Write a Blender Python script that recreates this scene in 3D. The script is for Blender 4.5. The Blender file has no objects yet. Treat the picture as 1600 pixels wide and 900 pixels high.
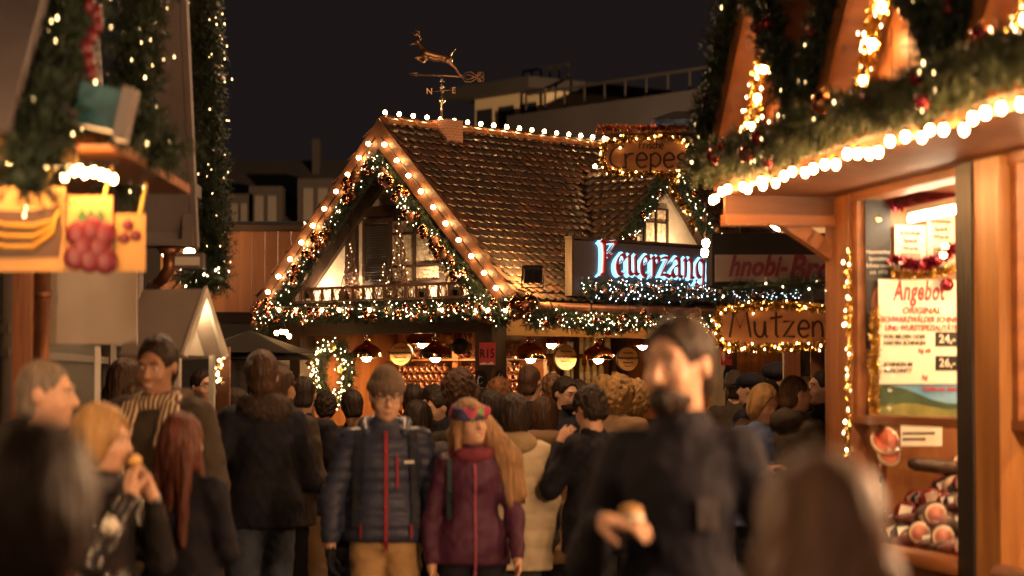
# Christmas market at night - everything is built in code
import bpy, math, random
import numpy as np
from mathutils import Vector, Matrix
R = math.radians
rng = random.Random(7)
nrg = np.random.default_rng(11)
scene = bpy.context.scene
COL = scene.collection

# ------------------------------------------------------------------ camera
F = 3778.0
PITCH = math.atan(155 / F)
EYE = 1.7
cam_d = bpy.data.cameras.new("camera")
cam_d.sensor_width = 36; cam_d.lens = 36 * F / 1600
cam_d.clip_start = 0.1; cam_d.clip_end = 2000
cam_d.dof.use_dof = True
cam_d.dof.focus_distance = 20.3
cam_d.dof.aperture_fstop = 1.8
cam_d.dof.aperture_ratio = 1.5
cam = bpy.data.objects.new("camera", cam_d)
cam.location = (0, 0, EYE); cam.rotation_euler = (R(90) + PITCH, 0, 0)
COL.objects.link(cam); scene.camera = cam

def P(px, py, Y):
    """world point at depth Y that the photograph shows at pixel px, py (1600 x 900)"""
    u = (px - 800) / F; v = (450 - py) / F
    d = Vector((u, math.cos(PITCH) - v * math.sin(PITCH), math.sin(PITCH) + v * math.cos(PITCH)))
    d *= Y / d.y
    return Vector((d.x, Y, EYE + d.z))

# ------------------------------------------------------------------ materials
MATS = {}
def mat(name, col, rough=.6, metal=0., var=.2, scale=6., bump=.15, stretch=(1, 1, 1), bscale=None, spec=.5, col2=None, emit=None, estr=0, sheen=0, trans=0, sss=0, detail=4, coat=0, ior=1.45):
    if name in MATS: return MATS[name]
    m = bpy.data.materials.new(name); m.use_nodes = True
    nt = m.node_tree; b = nt.nodes["Principled BSDF"]
    b.inputs["Roughness"].default_value = rough; b.inputs["Metallic"].default_value = metal
    b.inputs["Specular IOR Level"].default_value = spec; b.inputs["IOR"].default_value = ior
    if sheen: b.inputs["Sheen Weight"].default_value = sheen
    if trans: b.inputs["Transmission Weight"].default_value = trans
    if coat: b.inputs["Coat Weight"].default_value = coat
    if sss:
        b.inputs["Subsurface Weight"].default_value = sss; b.inputs["Subsurface Radius"].default_value = (.8, .3, .15); b.inputs["Subsurface Scale"].default_value = .012
    tc = nt.nodes.new("ShaderNodeTexCoord"); mp = nt.nodes.new("ShaderNodeMapping")
    mp.inputs["Scale"].default_value = stretch
    nt.links.new(tc.outputs["Object"], mp.inputs[0])
    c1 = Vector(col)
    c2 = Vector(col2) if col2 else c1 * (1 - var)
    if var or col2:
        n = nt.nodes.new("ShaderNodeTexNoise"); n.inputs["Scale"].default_value = scale; n.inputs["Detail"].default_value = detail
        nt.links.new(mp.outputs[0], n.inputs[0])
        r = nt.nodes.new("ShaderNodeValToRGB")
        r.color_ramp.elements[0].position = .32; r.color_ramp.elements[1].position = .68
        r.color_ramp.elements[0].color = (*c2, 1); r.color_ramp.elements[1].color = (*c1, 1)
        nt.links.new(n.outputs[0], r.inputs[0]); nt.links.new(r.outputs[0], b.inputs["Base Color"])
    else:
        b.inputs["Base Color"].default_value = (*col, 1)
    if bump:
        n2 = nt.nodes.new("ShaderNodeTexNoise"); n2.inputs["Scale"].default_value = bscale or scale * 4; n2.inputs["Detail"].default_value = 3
        nt.links.new(mp.outputs[0], n2.inputs[0])
        bp = nt.nodes.new("ShaderNodeBump"); bp.inputs["Strength"].default_value = bump; bp.inputs["Distance"].default_value = .02
        nt.links.new(n2.outputs[0], bp.inputs["Height"]); nt.links.new(bp.outputs[0], b.inputs["Normal"])
    if emit:
        b.inputs["Emission Color"].default_value = (*emit, 1); b.inputs["Emission Strength"].default_value = estr
    MATS[name] = m
    return m

def glow(name, col, strength, sample=True, vary=0.):
    if name in MATS: return MATS[name]
    m = bpy.data.materials.new(name); m.use_nodes = True
    nt = m.node_tree; nt.nodes.clear()
    e = nt.nodes.new("ShaderNodeEmission"); o = nt.nodes.new("ShaderNodeOutputMaterial")
    e.inputs[0].default_value = (*col, 1); e.inputs[1].default_value = strength
    nt.links.new(e.outputs[0], o.inputs[0])
    if vary:   # every bulb a little brighter or dimmer than the next
        oi = nt.nodes.new("ShaderNodeObjectInfo"); mr = nt.nodes.new("ShaderNodeMapRange"); mr.inputs[3].default_value = strength * (1 - vary); mr.inputs[4].default_value = strength * (1 + vary)
        nt.links.new(oi.outputs["Random"], mr.inputs[0]); nt.links.new(mr.outputs[0], e.inputs[1])
    m.cycles.emission_sampling = 'FRONT' if sample else 'NONE'
    MATS[name] = m
    return m

def glass(name, col=(1, 1, 1), rough=.02, refl=.12):
    """thin pane: mostly see-through with a reflection"""
    if name in MATS: return MATS[name]
    m = bpy.data.materials.new(name); m.use_nodes = True
    nt = m.node_tree; nt.nodes.clear()
    t = nt.nodes.new("ShaderNodeBsdfTransparent"); g = nt.nodes.new("ShaderNodeBsdfGlossy"); x = nt.nodes.new("ShaderNodeMixShader"); o = nt.nodes.new("ShaderNodeOutputMaterial")
    t.inputs[0].default_value = (*col, 1); g.inputs["Roughness"].default_value = rough; x.inputs[0].default_value = refl
    nt.links.new(t.outputs[0], x.inputs[1]); nt.links.new(g.outputs[0], x.inputs[2]); nt.links.new(x.outputs[0], o.inputs[0])
    MATS[name] = m
    return m

def wood(name, c1, c2, axis='z', rough=.55, bump=.25, scale=5, board=0.):
    """streaky grain along an axis"""
    s = {'x': (.12, 1, 1), 'y': (1, .12, 1), 'z': (1, 1, .12)}[axis]
    return mat(name, c1, rough, col2=c2, scale=scale * 2.2, stretch=s, bump=bump, bscale=scale * 7, detail=6)

# ------------------------------------------------------------------ objects
class Frame:
    def __init__(s, loc=(0, 0, 0), rz=0.): s.m = Matrix.Translation(loc) @ Matrix.Rotation(rz, 4, 'Z')
    def w(s, *p): return s.m @ Vector(p)
    def l(s, p): return s.m.inverted() @ Vector(p)
WORLD = Frame()
BASE = {}
def tag(o, label=None, cat=None, group=None, kind=None):
    if label: o["label"] = label
    if cat: o["category"] = cat
    if group: o["group"] = group
    if kind: o["kind"] = kind
    return o
def thing(name, label, cat, base=(0, 0, 0), fr=WORLD, group=None, rz=0.):
    """Empty at the thing's base; its parts are given in the coordinates of fr"""
    o = bpy.data.objects.new(name, None); COL.objects.link(o)
    o.empty_display_size = .1
    o.matrix_world = fr.m @ Matrix.Translation(base) @ Matrix.Rotation(rz, 4, 'Z')
    BASE[o] = Vector(base)
    return tag(o, label, cat, group)

def link(name, me, m=None, parent=None):
    o = bpy.data.objects.new(name, me); COL.objects.link(o)
    if m is not None:
        for k in (m if isinstance(m, (list, tuple)) else [m]): me.materials.append(k)
    if parent is not None: o.parent = parent
    return o

class MB:
    """collects faces of one mesh object"""
    def __init__(s): s.v = []; s.f = []; s.mi = []; s.sm = []; s.m = 0
    def add(s, vs, fs, smooth=False):
        n = len(s.v); s.v += [tuple(v) for v in vs]; s.f += [tuple(i + n for i in f) for f in fs]
        s.mi += [s.m] * len(fs); s.sm += [smooth] * len(fs); return s
    def box(s, x0, x1, y0, y1, z0, z1, T=None):
        vs = [Vector((x, y, z)) for x in (x0, x1) for y in (y0, y1) for z in (z0, z1)]
        if T is not None: vs = [T @ v for v in vs]
        return s.add(vs, [(0, 1, 3, 2), (4, 6, 7, 5), (0, 4, 5, 1), (2, 3, 7, 6), (0, 2, 6, 4), (1, 5, 7, 3)])
    def beam(s, a, b, w, h, up=(0, 0, 1)):
        """rectangular bar from a to b, w wide sideways and h high along up"""
        a = Vector(a); b = Vector(b); d = (b - a).normalized(); up = Vector(up)
        sd = d.cross(up).normalized(); u = sd.cross(d).normalized()
        vs = [p + sd * (i * w / 2) + u * (j * h / 2) for p in (a, b) for i, j in ((-1, -1), (1, -1), (1, 1), (-1, 1))]
        return s.add(vs, [(3, 2, 1, 0), (4, 5, 6, 7), (0, 1, 5, 4), (1, 2, 6, 5), (2, 3, 7, 6), (3, 0, 4, 7)])
    def tube(s, path, r, n=6, closed=False, smooth=True):
        path = [Vector(p) for p in path]; k = len(path); vs = []; fs = []
        rs = r if isinstance(r, (list, tuple)) else [r] * k
        prev = None
        for i, p in enumerate(path):
            a = path[(i - 1) % k] if (i or closed) else p; b = path[(i + 1) % k] if (i < k - 1 or closed) else p
            d = (b - a)
            d = d.normalized() if d.length > 1e-9 else Vector((0, 0, 1))
            if prev is None:
                t = d.cross(Vector((.31, .2, .93)));
                if t.length < .1: t = d.cross(Vector((1, 0, 0)))
            else: t = prev - d * prev.dot(d)
            t.normalize(); prev = t; q = d.cross(t)
            for j in range(n):
                an = 2 * math.pi * j / n
                vs.append(p + (t * math.cos(an) + q * math.sin(an)) * rs[i])
        m = k if closed else k - 1
        for i in range(m):
            for j in range(n):
                fs.append((i * n + j, i * n + (j + 1) % n, ((i + 1) % k) * n + (j + 1) % n, ((i + 1) % k) * n + j))
        if not closed: fs += [tuple(range(n))[::-1], tuple((k - 1) * n + j for j in range(n))]
        return s.add(vs, fs, smooth)
    def lathe(s, prof, n=16, T=None, smooth=True):
        """profile of (r, z) turned about z"""
        vs = []; fs = []
        for r_, z in prof:
            for j in range(n):
                a = 2 * math.pi * j / n; vs.append(Vector((r_ * math.cos(a), r_ * math.sin(a), z)))
        if T is not None: vs = [T @ v for v in vs]
        for i in range(len(prof) - 1):
            for j in range(n): fs.append((i * n + j, i * n + (j + 1) % n, (i + 1) * n + (j + 1) % n, (i + 1) * n + j))
        fs += [tuple(range(n))[::-1], tuple((len(prof) - 1) * n + j for j in range(n))]
        return s.add(vs, fs, smooth)
    def ball(s, c, r, n=8, k=6, T=None):
        rr = r if isinstance(r, (list, tuple)) else (r, r, r)
        pr = [(max(.02, math.sin(math.pi * i / k)), -math.cos(math.pi * i / k)) for i in range(k + 1)]
        M_ = Matrix.Translation(c) @ (T if T is not None else Matrix.Identity(4)) @ Matrix.Diagonal((*rr, 1))
        return s.lathe(pr, n, M_)
    def prism(s, poly, d, T=None):
        """polygon given as 3D points, extruded by vector d"""
        a = [Vector(p) for p in poly]; n = len(a); d = Vector(d)
        vs = a + [p + d for p in a]
        if T is not None: vs = [T @ v for v in vs]
        fs = [tuple(range(n))[::-1], tuple(range(n, 2 * n))] + [(i, (i + 1) % n, n + (i + 1) % n, n + i) for i in range(n)]
        return s.add(vs, fs)
    def mesh(s, name="mesh", off=(0, 0, 0)):
        me = bpy.data.meshes.new(name)
        o = Vector(off)
        me.from_pydata([(v[0] - o[0], v[1] - o[1], v[2] - o[2]) for v in s.v], [], s.f)
        me.polygons.foreach_set("material_index", s.mi); me.polygons.foreach_set("use_smooth", s.sm)
        me.update(); return me
    def build(s, name, m, parent=None, off=None):
        o = BASE.get(parent, Vector((0, 0, 0))) if off is None else off
        return link(name, s.mesh(name, o), m, parent)

def one(mb, name, m, label, cat, base, fr=WORLD, group=None, kind=None):
    """a thing that is a single mesh"""
    ob = link(name, mb.mesh(name, base), m)
    ob.matrix_world = fr.m @ Matrix.Translation(base)
    return tag(ob, label, cat, group, kind)
def struct(mb, name, m):
    ob = link(name, mb.mesh(name), m); ob["kind"] = "structure"; return ob

def put(me, name, parent, loc, rot=None, scale=None):
    """one more copy of a mesh as a part, loc in the thing's frame coordinates"""
    o = bpy.data.objects.new(name, me); COL.objects.link(o); o.parent = parent
    o.location = Vector(loc) - BASE.get(parent, Vector((0, 0, 0)))
    if rot is not None: o.rotation_euler = rot
    if scale is not None: o.scale = scale if isinstance(scale, (list, tuple)) else (scale,) * 3
    return o

def path_len(path):
    return sum((Vector(b) - Vector(a)).length for a, b in zip(path, path[1:]))
def sample(path, n, jitter=0.):
    """n points evenly along a polyline"""
    ps = [Vector(p) for p in path]; L = [0]
    for a, b in zip(ps, ps[1:]): L.append(L[-1] + (b - a).length)
    out = []
    for i in range(n):
        t = (i + .5 + rng.uniform(-jitter, jitter)) / n * L[-1]
        k = 0
        while k < len(L) - 2 and L[k + 1] < t: k += 1
        f = (t - L[k]) / max(1e-9, L[k + 1] - L[k]); out.append(ps[k].lerp(ps[k + 1], f))
    return out
def sag(a, b, d, n=12):
    a = Vector(a); b = Vector(b)
    return [a.lerp(b, i / n) - Vector((0, 0, d * 4 * (i / n) * (1 - i / n))) for i in range(n + 1)]

def needle_arrays(pts, rad, n, ln=(.05, .1), wd=.011):
    """fir twigs around a line of points: n / 3 twigs, each a fan of fine pointed needles"""
    pts = np.array([tuple(p) for p in pts]); n = max(8, n // 3); N = lambda *k: nrg.normal(size=k)
    unit = lambda a: a / np.maximum(np.linalg.norm(a, axis=-1, keepdims=True), 1e-9)
    i = nrg.integers(0, len(pts), n); ax = unit(pts[np.minimum(i + 1, len(pts) - 1)] - pts[np.maximum(i - 1, 0)])
    d = N(n, 3); d = unit(d - ax * (d * ax).sum(1, keepdims=True))
    c = pts[i] + d * rad * (nrg.random((n, 1)) ** .6) * .55
    t = unit(d * .75 + ax * nrg.choice([-1, 1, 1], (n, 1)) * .8 + N(n, 3) * .35 + [0, 0, -.22]); L = nrg.uniform(ln[0], ln[1], (n, 1)) * 1.15
    sd = unit(np.cross(t, N(n, 3))); K = 7; V = []
    for k in range(K):
        for s_ in (-1, 1):
            b = c + t * L * (k + .5) / K; nl = L * (.50 - .035 * k)
            e = b + unit(t * .75 + sd * s_ + N(n, 3) * .18) * nl; w = unit(np.cross(e - b, N(n, 3))) * wd * .30
            V.append(np.stack([b - w, b + w, e], 1))
    e = c + t * L * 1.05; w = sd * wd * .22; V.append(np.stack([c - w, c + w, e], 1))
    return np.concatenate(V).reshape(-1, 3)
def foliage(name, arr, core, m, parent):
    """needles plus the twisted stem they sit on, as one mesh part"""
    off = BASE.get(parent, Vector((0, 0, 0))); nv = len(arr); o = np.array(off)
    cv = np.array([tuple(v) for v in core.v]).reshape(-1, 3) if core else np.zeros((0, 3))
    me = bpy.data.meshes.new(name); me.vertices.add(nv + len(cv)); me.vertices.foreach_set("co", (np.concatenate([arr, cv]) - o).astype(np.float32).ravel())
    cf = core.f if core else []
    loops = np.concatenate([np.arange(nv), np.array([q + nv for f in cf for q in f], int)]).astype(np.int32)
    st = [np.arange(0, nv, 3)]; k = nv; ex = []
    for f in cf: ex.append(k); k += len(f)
    st = np.concatenate(st + [np.array(ex, int)]).astype(np.int32)
    me.loops.add(len(loops)); me.loops.foreach_set("vertex_index", loops); me.polygons.add(len(st)); me.polygons.foreach_set("loop_start", st)
    me.update(calc_edges=True); return link(name, me, m, parent)

# text strokes -----------------------------------------------------
def text_mesh(s, size, depth=.004, bold=0., shear=0., align='CENTER', spacing=1.):
    cu = bpy.data.curves.new("text", 'FONT'); cu.body = s; cu.size = size; cu.extrude = depth; cu.offset = bold; cu.shear = shear
    cu.align_x = align; cu.align_y = 'CENTER'; cu.resolution_u = 3; cu.space_character = spacing
    o = bpy.data.objects.new("text", cu); COL.objects.link(o)
    bpy.context.view_layer.update()
    me = bpy.data.meshes.new_from_object(o.evaluated_get(bpy.context.evaluated_depsgraph_get()))
    bpy.data.objects.remove(o); bpy.data.curves.remove(cu)
    return me
def text(s, size, m, parent, at, right, up=(0, 0, 1), narrow=1., **k):
    """lettering as a part: at in frame coordinates, right = reading direction in the frame"""
    me = text_mesh(s, size, **k); me.materials.append(m); me.transform(Matrix.Diagonal((narrow, 1, 1, 1)))
    o = bpy.data.objects.new("lettering", me); COL.objects.link(o); o.parent = parent
    x = Vector(right).normalized(); z0 = Vector(up); n = x.cross(z0).normalized(); y = n.cross(x)
    M_ = Matrix((x, y, n)).transposed().to_4x4(); M_.translation = Vector(at) - BASE.get(parent, Vector((0, 0, 0)))
    o.matrix_local = M_
    return o
# ------------------------------------------------------------------ smooth bodies: blended round cones and ellipsoids on a grid, meshed with surface nets
class SDF:
    def __init__(s, lo, hi, vx):
        s.vx = vx; s.lo = np.array(lo, float); s.n = np.ceil((np.array(hi) - s.lo) / vx).astype(int) + 1
        s.f = np.full(tuple(s.n), 1.0, np.float32); s.id = np.zeros(tuple(s.n), np.int8)
        s.ax = [s.lo[i] + vx * np.arange(s.n[i]) for i in range(3)]
        s.T = Matrix.Identity(4)
    def _win(s, c0, c1, pad):
        a = np.floor((np.minimum(c0, c1) - pad - s.lo) / s.vx).astype(int); b = np.ceil((np.maximum(c0, c1) + pad - s.lo) / s.vx).astype(int) + 1
        a = np.clip(a, 0, s.n); b = np.clip(b, 0, s.n)
        if np.any(b - a < 1): return None
        sl = tuple(slice(a[i], b[i]) for i in range(3))
        return sl, s.ax[0][sl[0]][:, None, None], s.ax[1][sl[1]][None, :, None], s.ax[2][sl[2]][None, None, :]
    def _put(s, sl, d, k, mid, sub=False):
        f = s.f[sl]
        if sub:
            d = -d; h = np.clip(.5 - .5 * (f - d) / max(k, 1e-6), 0, 1) if k > 0 else (d > f).astype(float)
            s.f[sl] = f * (1 - h) + d * h + k * h * (1 - h) if k > 0 else np.maximum(f, d)
            return
        closer = d < f
        s.id[sl][closer] = mid
        if k > 0:
            h = np.clip(.5 + .5 * (f - d) / k, 0, 1); s.f[sl] = f * (1 - h) + d * h - k * h * (1 - h)
        else: s.f[sl] = np.minimum(f, d)
    def cone(s, a, b, r1, r2=None, k=.02, mid=0, sub=False, flat=None):
        a = np.array(s.T @ Vector(a)); b = np.array(s.T @ Vector(b)); r2 = r1 if r2 is None else r2
        w = s._win(a, b, max(r1, r2) + k + 3 * s.vx)
        if w is None: return
        sl, X, Y, Z = w; d = b - a; L = max(1e-9, float(d @ d))
        t = np.clip(((X - a[0]) * d[0] + (Y - a[1]) * d[1] + (Z - a[2]) * d[2]) / L, 0, 1)
        q = np.sqrt((X - a[0] - t * d[0]) ** 2 + (Y - a[1] - t * d[1]) ** 2 + (Z - a[2] - t * d[2]) ** 2) - (r1 + (r2 - r1) * t)
        s._put(sl, q, k, mid, sub)
    def ell(s, c, r, k=.02, mid=0, sub=False, rot=None):
        c = np.array(s.T @ Vector(c)); r = np.array(r, float)
        Q = np.array((s.T.to_3x3() @ rot if rot is not None else s.T.to_3x3()))
        w = s._win(c, c, r.max() + k + 3 * s.vx)
        if w is None: return
        sl, X, Y, Z = w; X = X - c[0]; Y = Y - c[1]; Z = Z - c[2]
        q = [Q[0, i] * X + Q[1, i] * Y + Q[2, i] * Z for i in range(3)]
        k0 = np.sqrt(sum((q[i] / r[i]) ** 2 for i in range(3))); k1 = np.sqrt(sum((q[i] / r[i] ** 2) ** 2 for i in range(3)))
        s._put(sl, k0 * (k0 - 1) / np.maximum(k1, 1e-6), k, mid, sub)
    def cut(s, p, n):
        """keep only the side the normal points away from"""
        p = np.array(s.T @ Vector(p)); n = np.array((s.T.to_3x3() @ Vector(n)).normalized())
        d = (s.ax[0][:, None, None] - p[0]) * n[0] + (s.ax[1][None, :, None] - p[1]) * n[1] + (s.ax[2][None, None, :] - p[2]) * n[2]
        s.f = np.maximum(s.f, d.astype(np.float32))
    def mesh(s, name, disp=None):
        f = s.f; ins = f < 0
        f = np.pad(f, 1, constant_values=1.); ids = np.pad(s.id, 1); ins = f < 0
        n = np.array(f.shape)
        c = [ins[i:n[0] - 1 + i, j:n[1] - 1 + j, k:n[2] - 1 + k] for i in (0, 1) for j in (0, 1) for k in (0, 1)]
        cnt = sum(x.astype(np.int8) for x in c); act = (cnt > 0) & (cnt < 8)
        idx = np.argwhere(act)
        if len(idx) == 0: return bpy.data.meshes.new(name)
        num = np.full(act.shape, -1, np.int32); num[tuple(idx.T)] = np.arange(len(idx))
        acc = np.zeros((len(idx), 3)); wt = np.zeros(len(idx))
        offs = [(i, j, k) for i in (0, 1) for j in (0, 1) for k in (0, 1)]
        for o1 in offs:
            for ax in range(3):
                if o1[ax]: continue
                o2 = list(o1); o2[ax] = 1
                fa = f[tuple((idx + o1).T)]; fb = f[tuple((idx + o2).T)]
                m = (fa < 0) != (fb < 0); t = np.where(m, fa / np.where(m, fa - fb, 1), 0)
                p = np.array(o1, float) + np.zeros((len(idx), 3)); p[:, ax] = t
                acc += p * m[:, None]; wt += m
        V = (idx + acc / wt[:, None] - 1) * s.vx + s.lo
        quads = []; qm = []
        for ax in range(3):
            u, v = [(1, 2), (2, 0), (0, 1)][ax]
            sl0 = [slice(None)] * 3; sl1 = [slice(None)] * 3; sl0[ax] = slice(0, -1); sl1[ax] = slice(1, None)
            a = ins[tuple(sl0)]; b = ins[tuple(sl1)]; e = np.argwhere(a != b)
            e = e[(e[:, u] > 0) & (e[:, v] > 0) & (e[:, u] < n[u] - 1) & (e[:, v] < n[v] - 1)]
            if not len(e): continue
            flip = ~a[tuple(e.T)]
            def at(du, dv):
                q = e.copy(); q[:, u] += du; q[:, v] += dv; return num[tuple(q.T)]
            q = np.stack([at(-1, -1), at(0, -1), at(0, 0), at(-1, 0)], 1)
            q[flip] = q[flip][:, ::-1]
            quads.append(q)
            pass
            a_id = ids[tuple(e.T)]; e3 = e.copy(); e3[:, ax] += 1; b_id = ids[tuple(e3.T)]
            qm.append(np.where(flip, b_id, a_id))
        Q = np.concatenate(quads); qm = np.concatenate(qm)
        ok = (Q >= 0).all(1); Q = Q[ok]; qm = qm[ok]
        # light smoothing
        for it in range(2):
            e = np.concatenate([Q[:, [0, 1]], Q[:, [1, 2]], Q[:, [2, 3]], Q[:, [3, 0]]])
            sm = np.zeros_like(V); ct = np.zeros(len(V))
            for c_ in range(3): sm[:, c_] = np.bincount(e[:, 0], V[e[:, 1], c_], len(V)) + np.bincount(e[:, 1], V[e[:, 0], c_], len(V))
            ct = np.bincount(e.ravel(), minlength=len(V))
            V = V * .55 + .45 * sm / np.maximum(ct, 1)[:, None]
        if disp is not None:
            fn = np.cross(V[Q[:, 2]] - V[Q[:, 0]], V[Q[:, 3]] - V[Q[:, 1]]); N = np.zeros_like(V)
            for j in range(4):
                for c_ in range(3): N[:, c_] += np.bincount(Q[:, j], fn[:, c_], len(V))
            N /= np.maximum(np.linalg.norm(N, axis=1), 1e-9)[:, None]
            V = V + N * disp(V)[:, None]
        me = bpy.data.meshes.new(name)
        me.vertices.add(len(V)); me.vertices.foreach_set("co", V.astype(np.float32).ravel())
        me.loops.add(Q.size); me.loops.foreach_set("vertex_index", Q.astype(np.int32).ravel())
        me.polygons.add(len(Q)); me.polygons.foreach_set("loop_start", np.arange(0, Q.size, 4, dtype=np.int32))
        me.polygons.foreach_set("material_index", qm.astype(np.int32)); me.polygons.foreach_set("use_smooth", np.ones(len(Q), bool))
        me.update(); me.validate()
        return me

def vnoise(V, sc, seed=0):
    """smooth value noise, -1..1"""
    p = V * sc + seed * 17.3; i = np.floor(p).astype(np.int64); t = p - i; t = t * t * (3 - 2 * t)
    def h(a, b, c):
        x = (a * 374761393 + b * 668265263 + c * 2147483647 + seed * 144665) & 0x7fffffff
        x = ((x ^ (x >> 13)) * 1274126177) & 0x7fffffff
        return ((x ^ (x >> 16)) & 0xffff) / 32767.5 - 1
    r = 0
    for a in (0, 1):
        for b in (0, 1):
            for c in (0, 1):
                w = (t[:, 0] if a else 1 - t[:, 0]) * (t[:, 1] if b else 1 - t[:, 1]) * (t[:, 2] if c else 1 - t[:, 2])
                r = r + w * h(i[:, 0] + a, i[:, 1] + b, i[:, 2] + c)
    return r
# ------------------------------------------------------------------ shared materials
BULB = glow("warm_bulb", (1, .50, .17), 32, vary=.6)
BULB_FAR = glow("warm_bulb_ridge", (1, .54, .20), 24, vary=.6)
FAIRY = glow("fairy_light", (1, .66, .34), 11, False)
FAIRYD = glow("fairy_light_dim", (1, .60, .24), 4, False)
SIGNL = glow("sign_fairy_light", (1, .56, .22), 22)
FAIRYC = glow("fairy_light_cool", (.75, .88, 1), 8, False)
FIR = mat("fir_needles", (.030, .052, .026), rough=.6, col2=(.014, .028, .016), scale=9, bump=0)
FIR2 = mat("fir_needles_bright", (.06, .085, .035), rough=.6, col2=(.02, .035, .018), scale=9, bump=0)
CABLE = mat("black_cable", (.01, .01, .01), var=0, bump=0, rough=.5)
COPPER = mat("copper", (.80, .46, .30), rough=.14, metal=1, var=.25, scale=14, bump=.05)
COPPER_D = mat("copper_weathered", (.38, .17, .09), rough=.42, metal=.8, var=.4, scale=9, bump=.1)
BAUB_C = mat("bauble_copper", (.60, .25, .12), rough=.12, metal=1, var=0, bump=0)
BAUB_R = mat("bauble_red", (.22, .02, .03), rough=.15, metal=.7, var=0, bump=0)
BAUB_G = mat("bauble_gold", (.75, .48, .16), rough=.16, metal=1, var=0, bump=0)
TINSEL = mat("gold_tinsel", (.85, .60, .20), rough=.22, metal=1, var=.3, scale=30, bump=0)
TINSEL_R = mat("red_tinsel", (.40, .03, .06), rough=.25, metal=.8, var=.3, scale=30, bump=0)
DARKWOOD = wood("dark_timber", (.060, .034, .020), (.030, .016, .010), 'z')
DARKWOOD_X = wood("dark_timber_across", (.060, .034, .020), (.030, .016, .010), 'x')
PINE = wood("pine_boards", (.31, .115, .032), (.18, .062, .018), 'z', rough=.5)
PINE_X = wood("pine_boards_across", (.31, .115, .032), (.18, .062, .018), 'x', rough=.5)
PINE_Y = wood("pine_boards_along", (.31, .115, .032), (.18, .062, .018), 'y', rough=.5)
REDWOOD = wood("stained_boards", (.27, .105, .045), (.16, .06, .028), 'z')
VERGE = wood("verge_board", (.135, .062, .034), (.08, .036, .022), 'y', rough=.5)
PLASTER = mat("rough_plaster", (.62, .53, .40), rough=.9, var=.15, scale=12, bump=.5, bscale=60)
GREYPAINT = mat("grey_painted_wood", (.17, .145, .145), rough=.5, var=.12, scale=5, bump=.08)
GREYDARK = mat("dark_grey_paint", (.014, .013, .015), rough=.5, var=.3, scale=4, bump=.1)
BLACK = mat("black_metal", (.012, .011, .011), rough=.4, var=.2, bump=.05)
WHITE = mat("white_board", (.74, .70, .62), rough=.45, var=.06, scale=3, bump=.03)
INK = mat("black_ink", (.02, .016, .015), rough=.5, var=0, bump=0)
REDINK = mat("red_ink", (.45, .03, .03), rough=.5, var=0, bump=0)
SILVER = mat("silver_metal", (.7, .66, .6), rough=.15, metal=1, var=.1, bump=0)
PAPER = mat("poster_paper", (.72, .62, .48), rough=.6, var=.05, bump=0)
CREAM = mat("cream_paper", (.86, .80, .68), rough=.6, var=.04, bump=0)
# ------------------------------------------------------------------ garlands, light strings, tinsel
def ico(r, sub=1, squash=1.):
    import bmesh
    b = bmesh.new(); bmesh.ops.create_icosphere(b, subdivisions=sub, radius=r)
    for v in b.verts: v.co.z *= squash
    me = bpy.data.meshes.new("bulb"); b.to_mesh(me); b.free()
    me.polygons.foreach_set("use_smooth", [True] * len(me.polygons)); return me
def bulb_mesh(r, m, drop=True, sub=2):
    """glass globe with its black socket; the globe hangs below the socket unless drop is False"""
    mb = MB(); s = -1 if drop else 1
    mb.ball((0, 0, s * r * 1.5), (r, r, r * 1.15), 10, 8)
    mb.m = 1; mb.lathe([(r * .62, -s * r * .35), (r * .62, s * r * .62)] if s > 0 else [(r * .62, s * r * .62), (r * .62, -s * r * .35)], 8)
    me = mb.mesh("bulb"); me.materials.append(m); me.materials.append(CABLE); return me
def light_string(name, label, cat, path, pts, bm, fr=WORLD, group=None, rot=None, cable=.008, base=None, scale=1., every=None):
    base = Vector(base or path[0]); t = thing(name, label, cat, base, fr, group)
    if cable: MB().tube(path, cable, 5).build("cable", CABLE, t)
    for p in pts: put(bm, "bulb", t, p, rot, scale)
    return t
def fairy_mesh(pts, r, m=FAIRY):
    """tiny lights of one chain"""
    b = MB()
    for p in pts:
        p = Vector(p); a = r * rng.uniform(.7, 1.3)
        vs = [p + Vector(d) * a for d in ((1, 0, 0), (-1, 0, 0), (0, 1, 0), (0, -1, 0), (0, 0, 1.2), (0, 0, -1.2))]
        b.add(vs, [(0, 2, 4), (2, 1, 4), (1, 3, 4), (3, 0, 4), (2, 0, 5), (1, 2, 5), (3, 1, 5), (0, 3, 5)], True)
    return b
def bauble_mesh(r, m):
    mb = MB(); mb.ball((0, 0, 0), r, 12, 8); mb.m = 1; mb.lathe([(r * .22, r * .93), (r * .22, r * 1.2)], 6)
    me = mb.mesh("bauble"); me.materials.append(m); me.materials.append(BAUB_G); return me
BAUBLES = {}
def bauble(r, m):
    k = (round(r, 3), m.name)
    if k not in BAUBLES: BAUBLES[k] = bauble_mesh(r, m)
    return BAUBLES[k]
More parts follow.
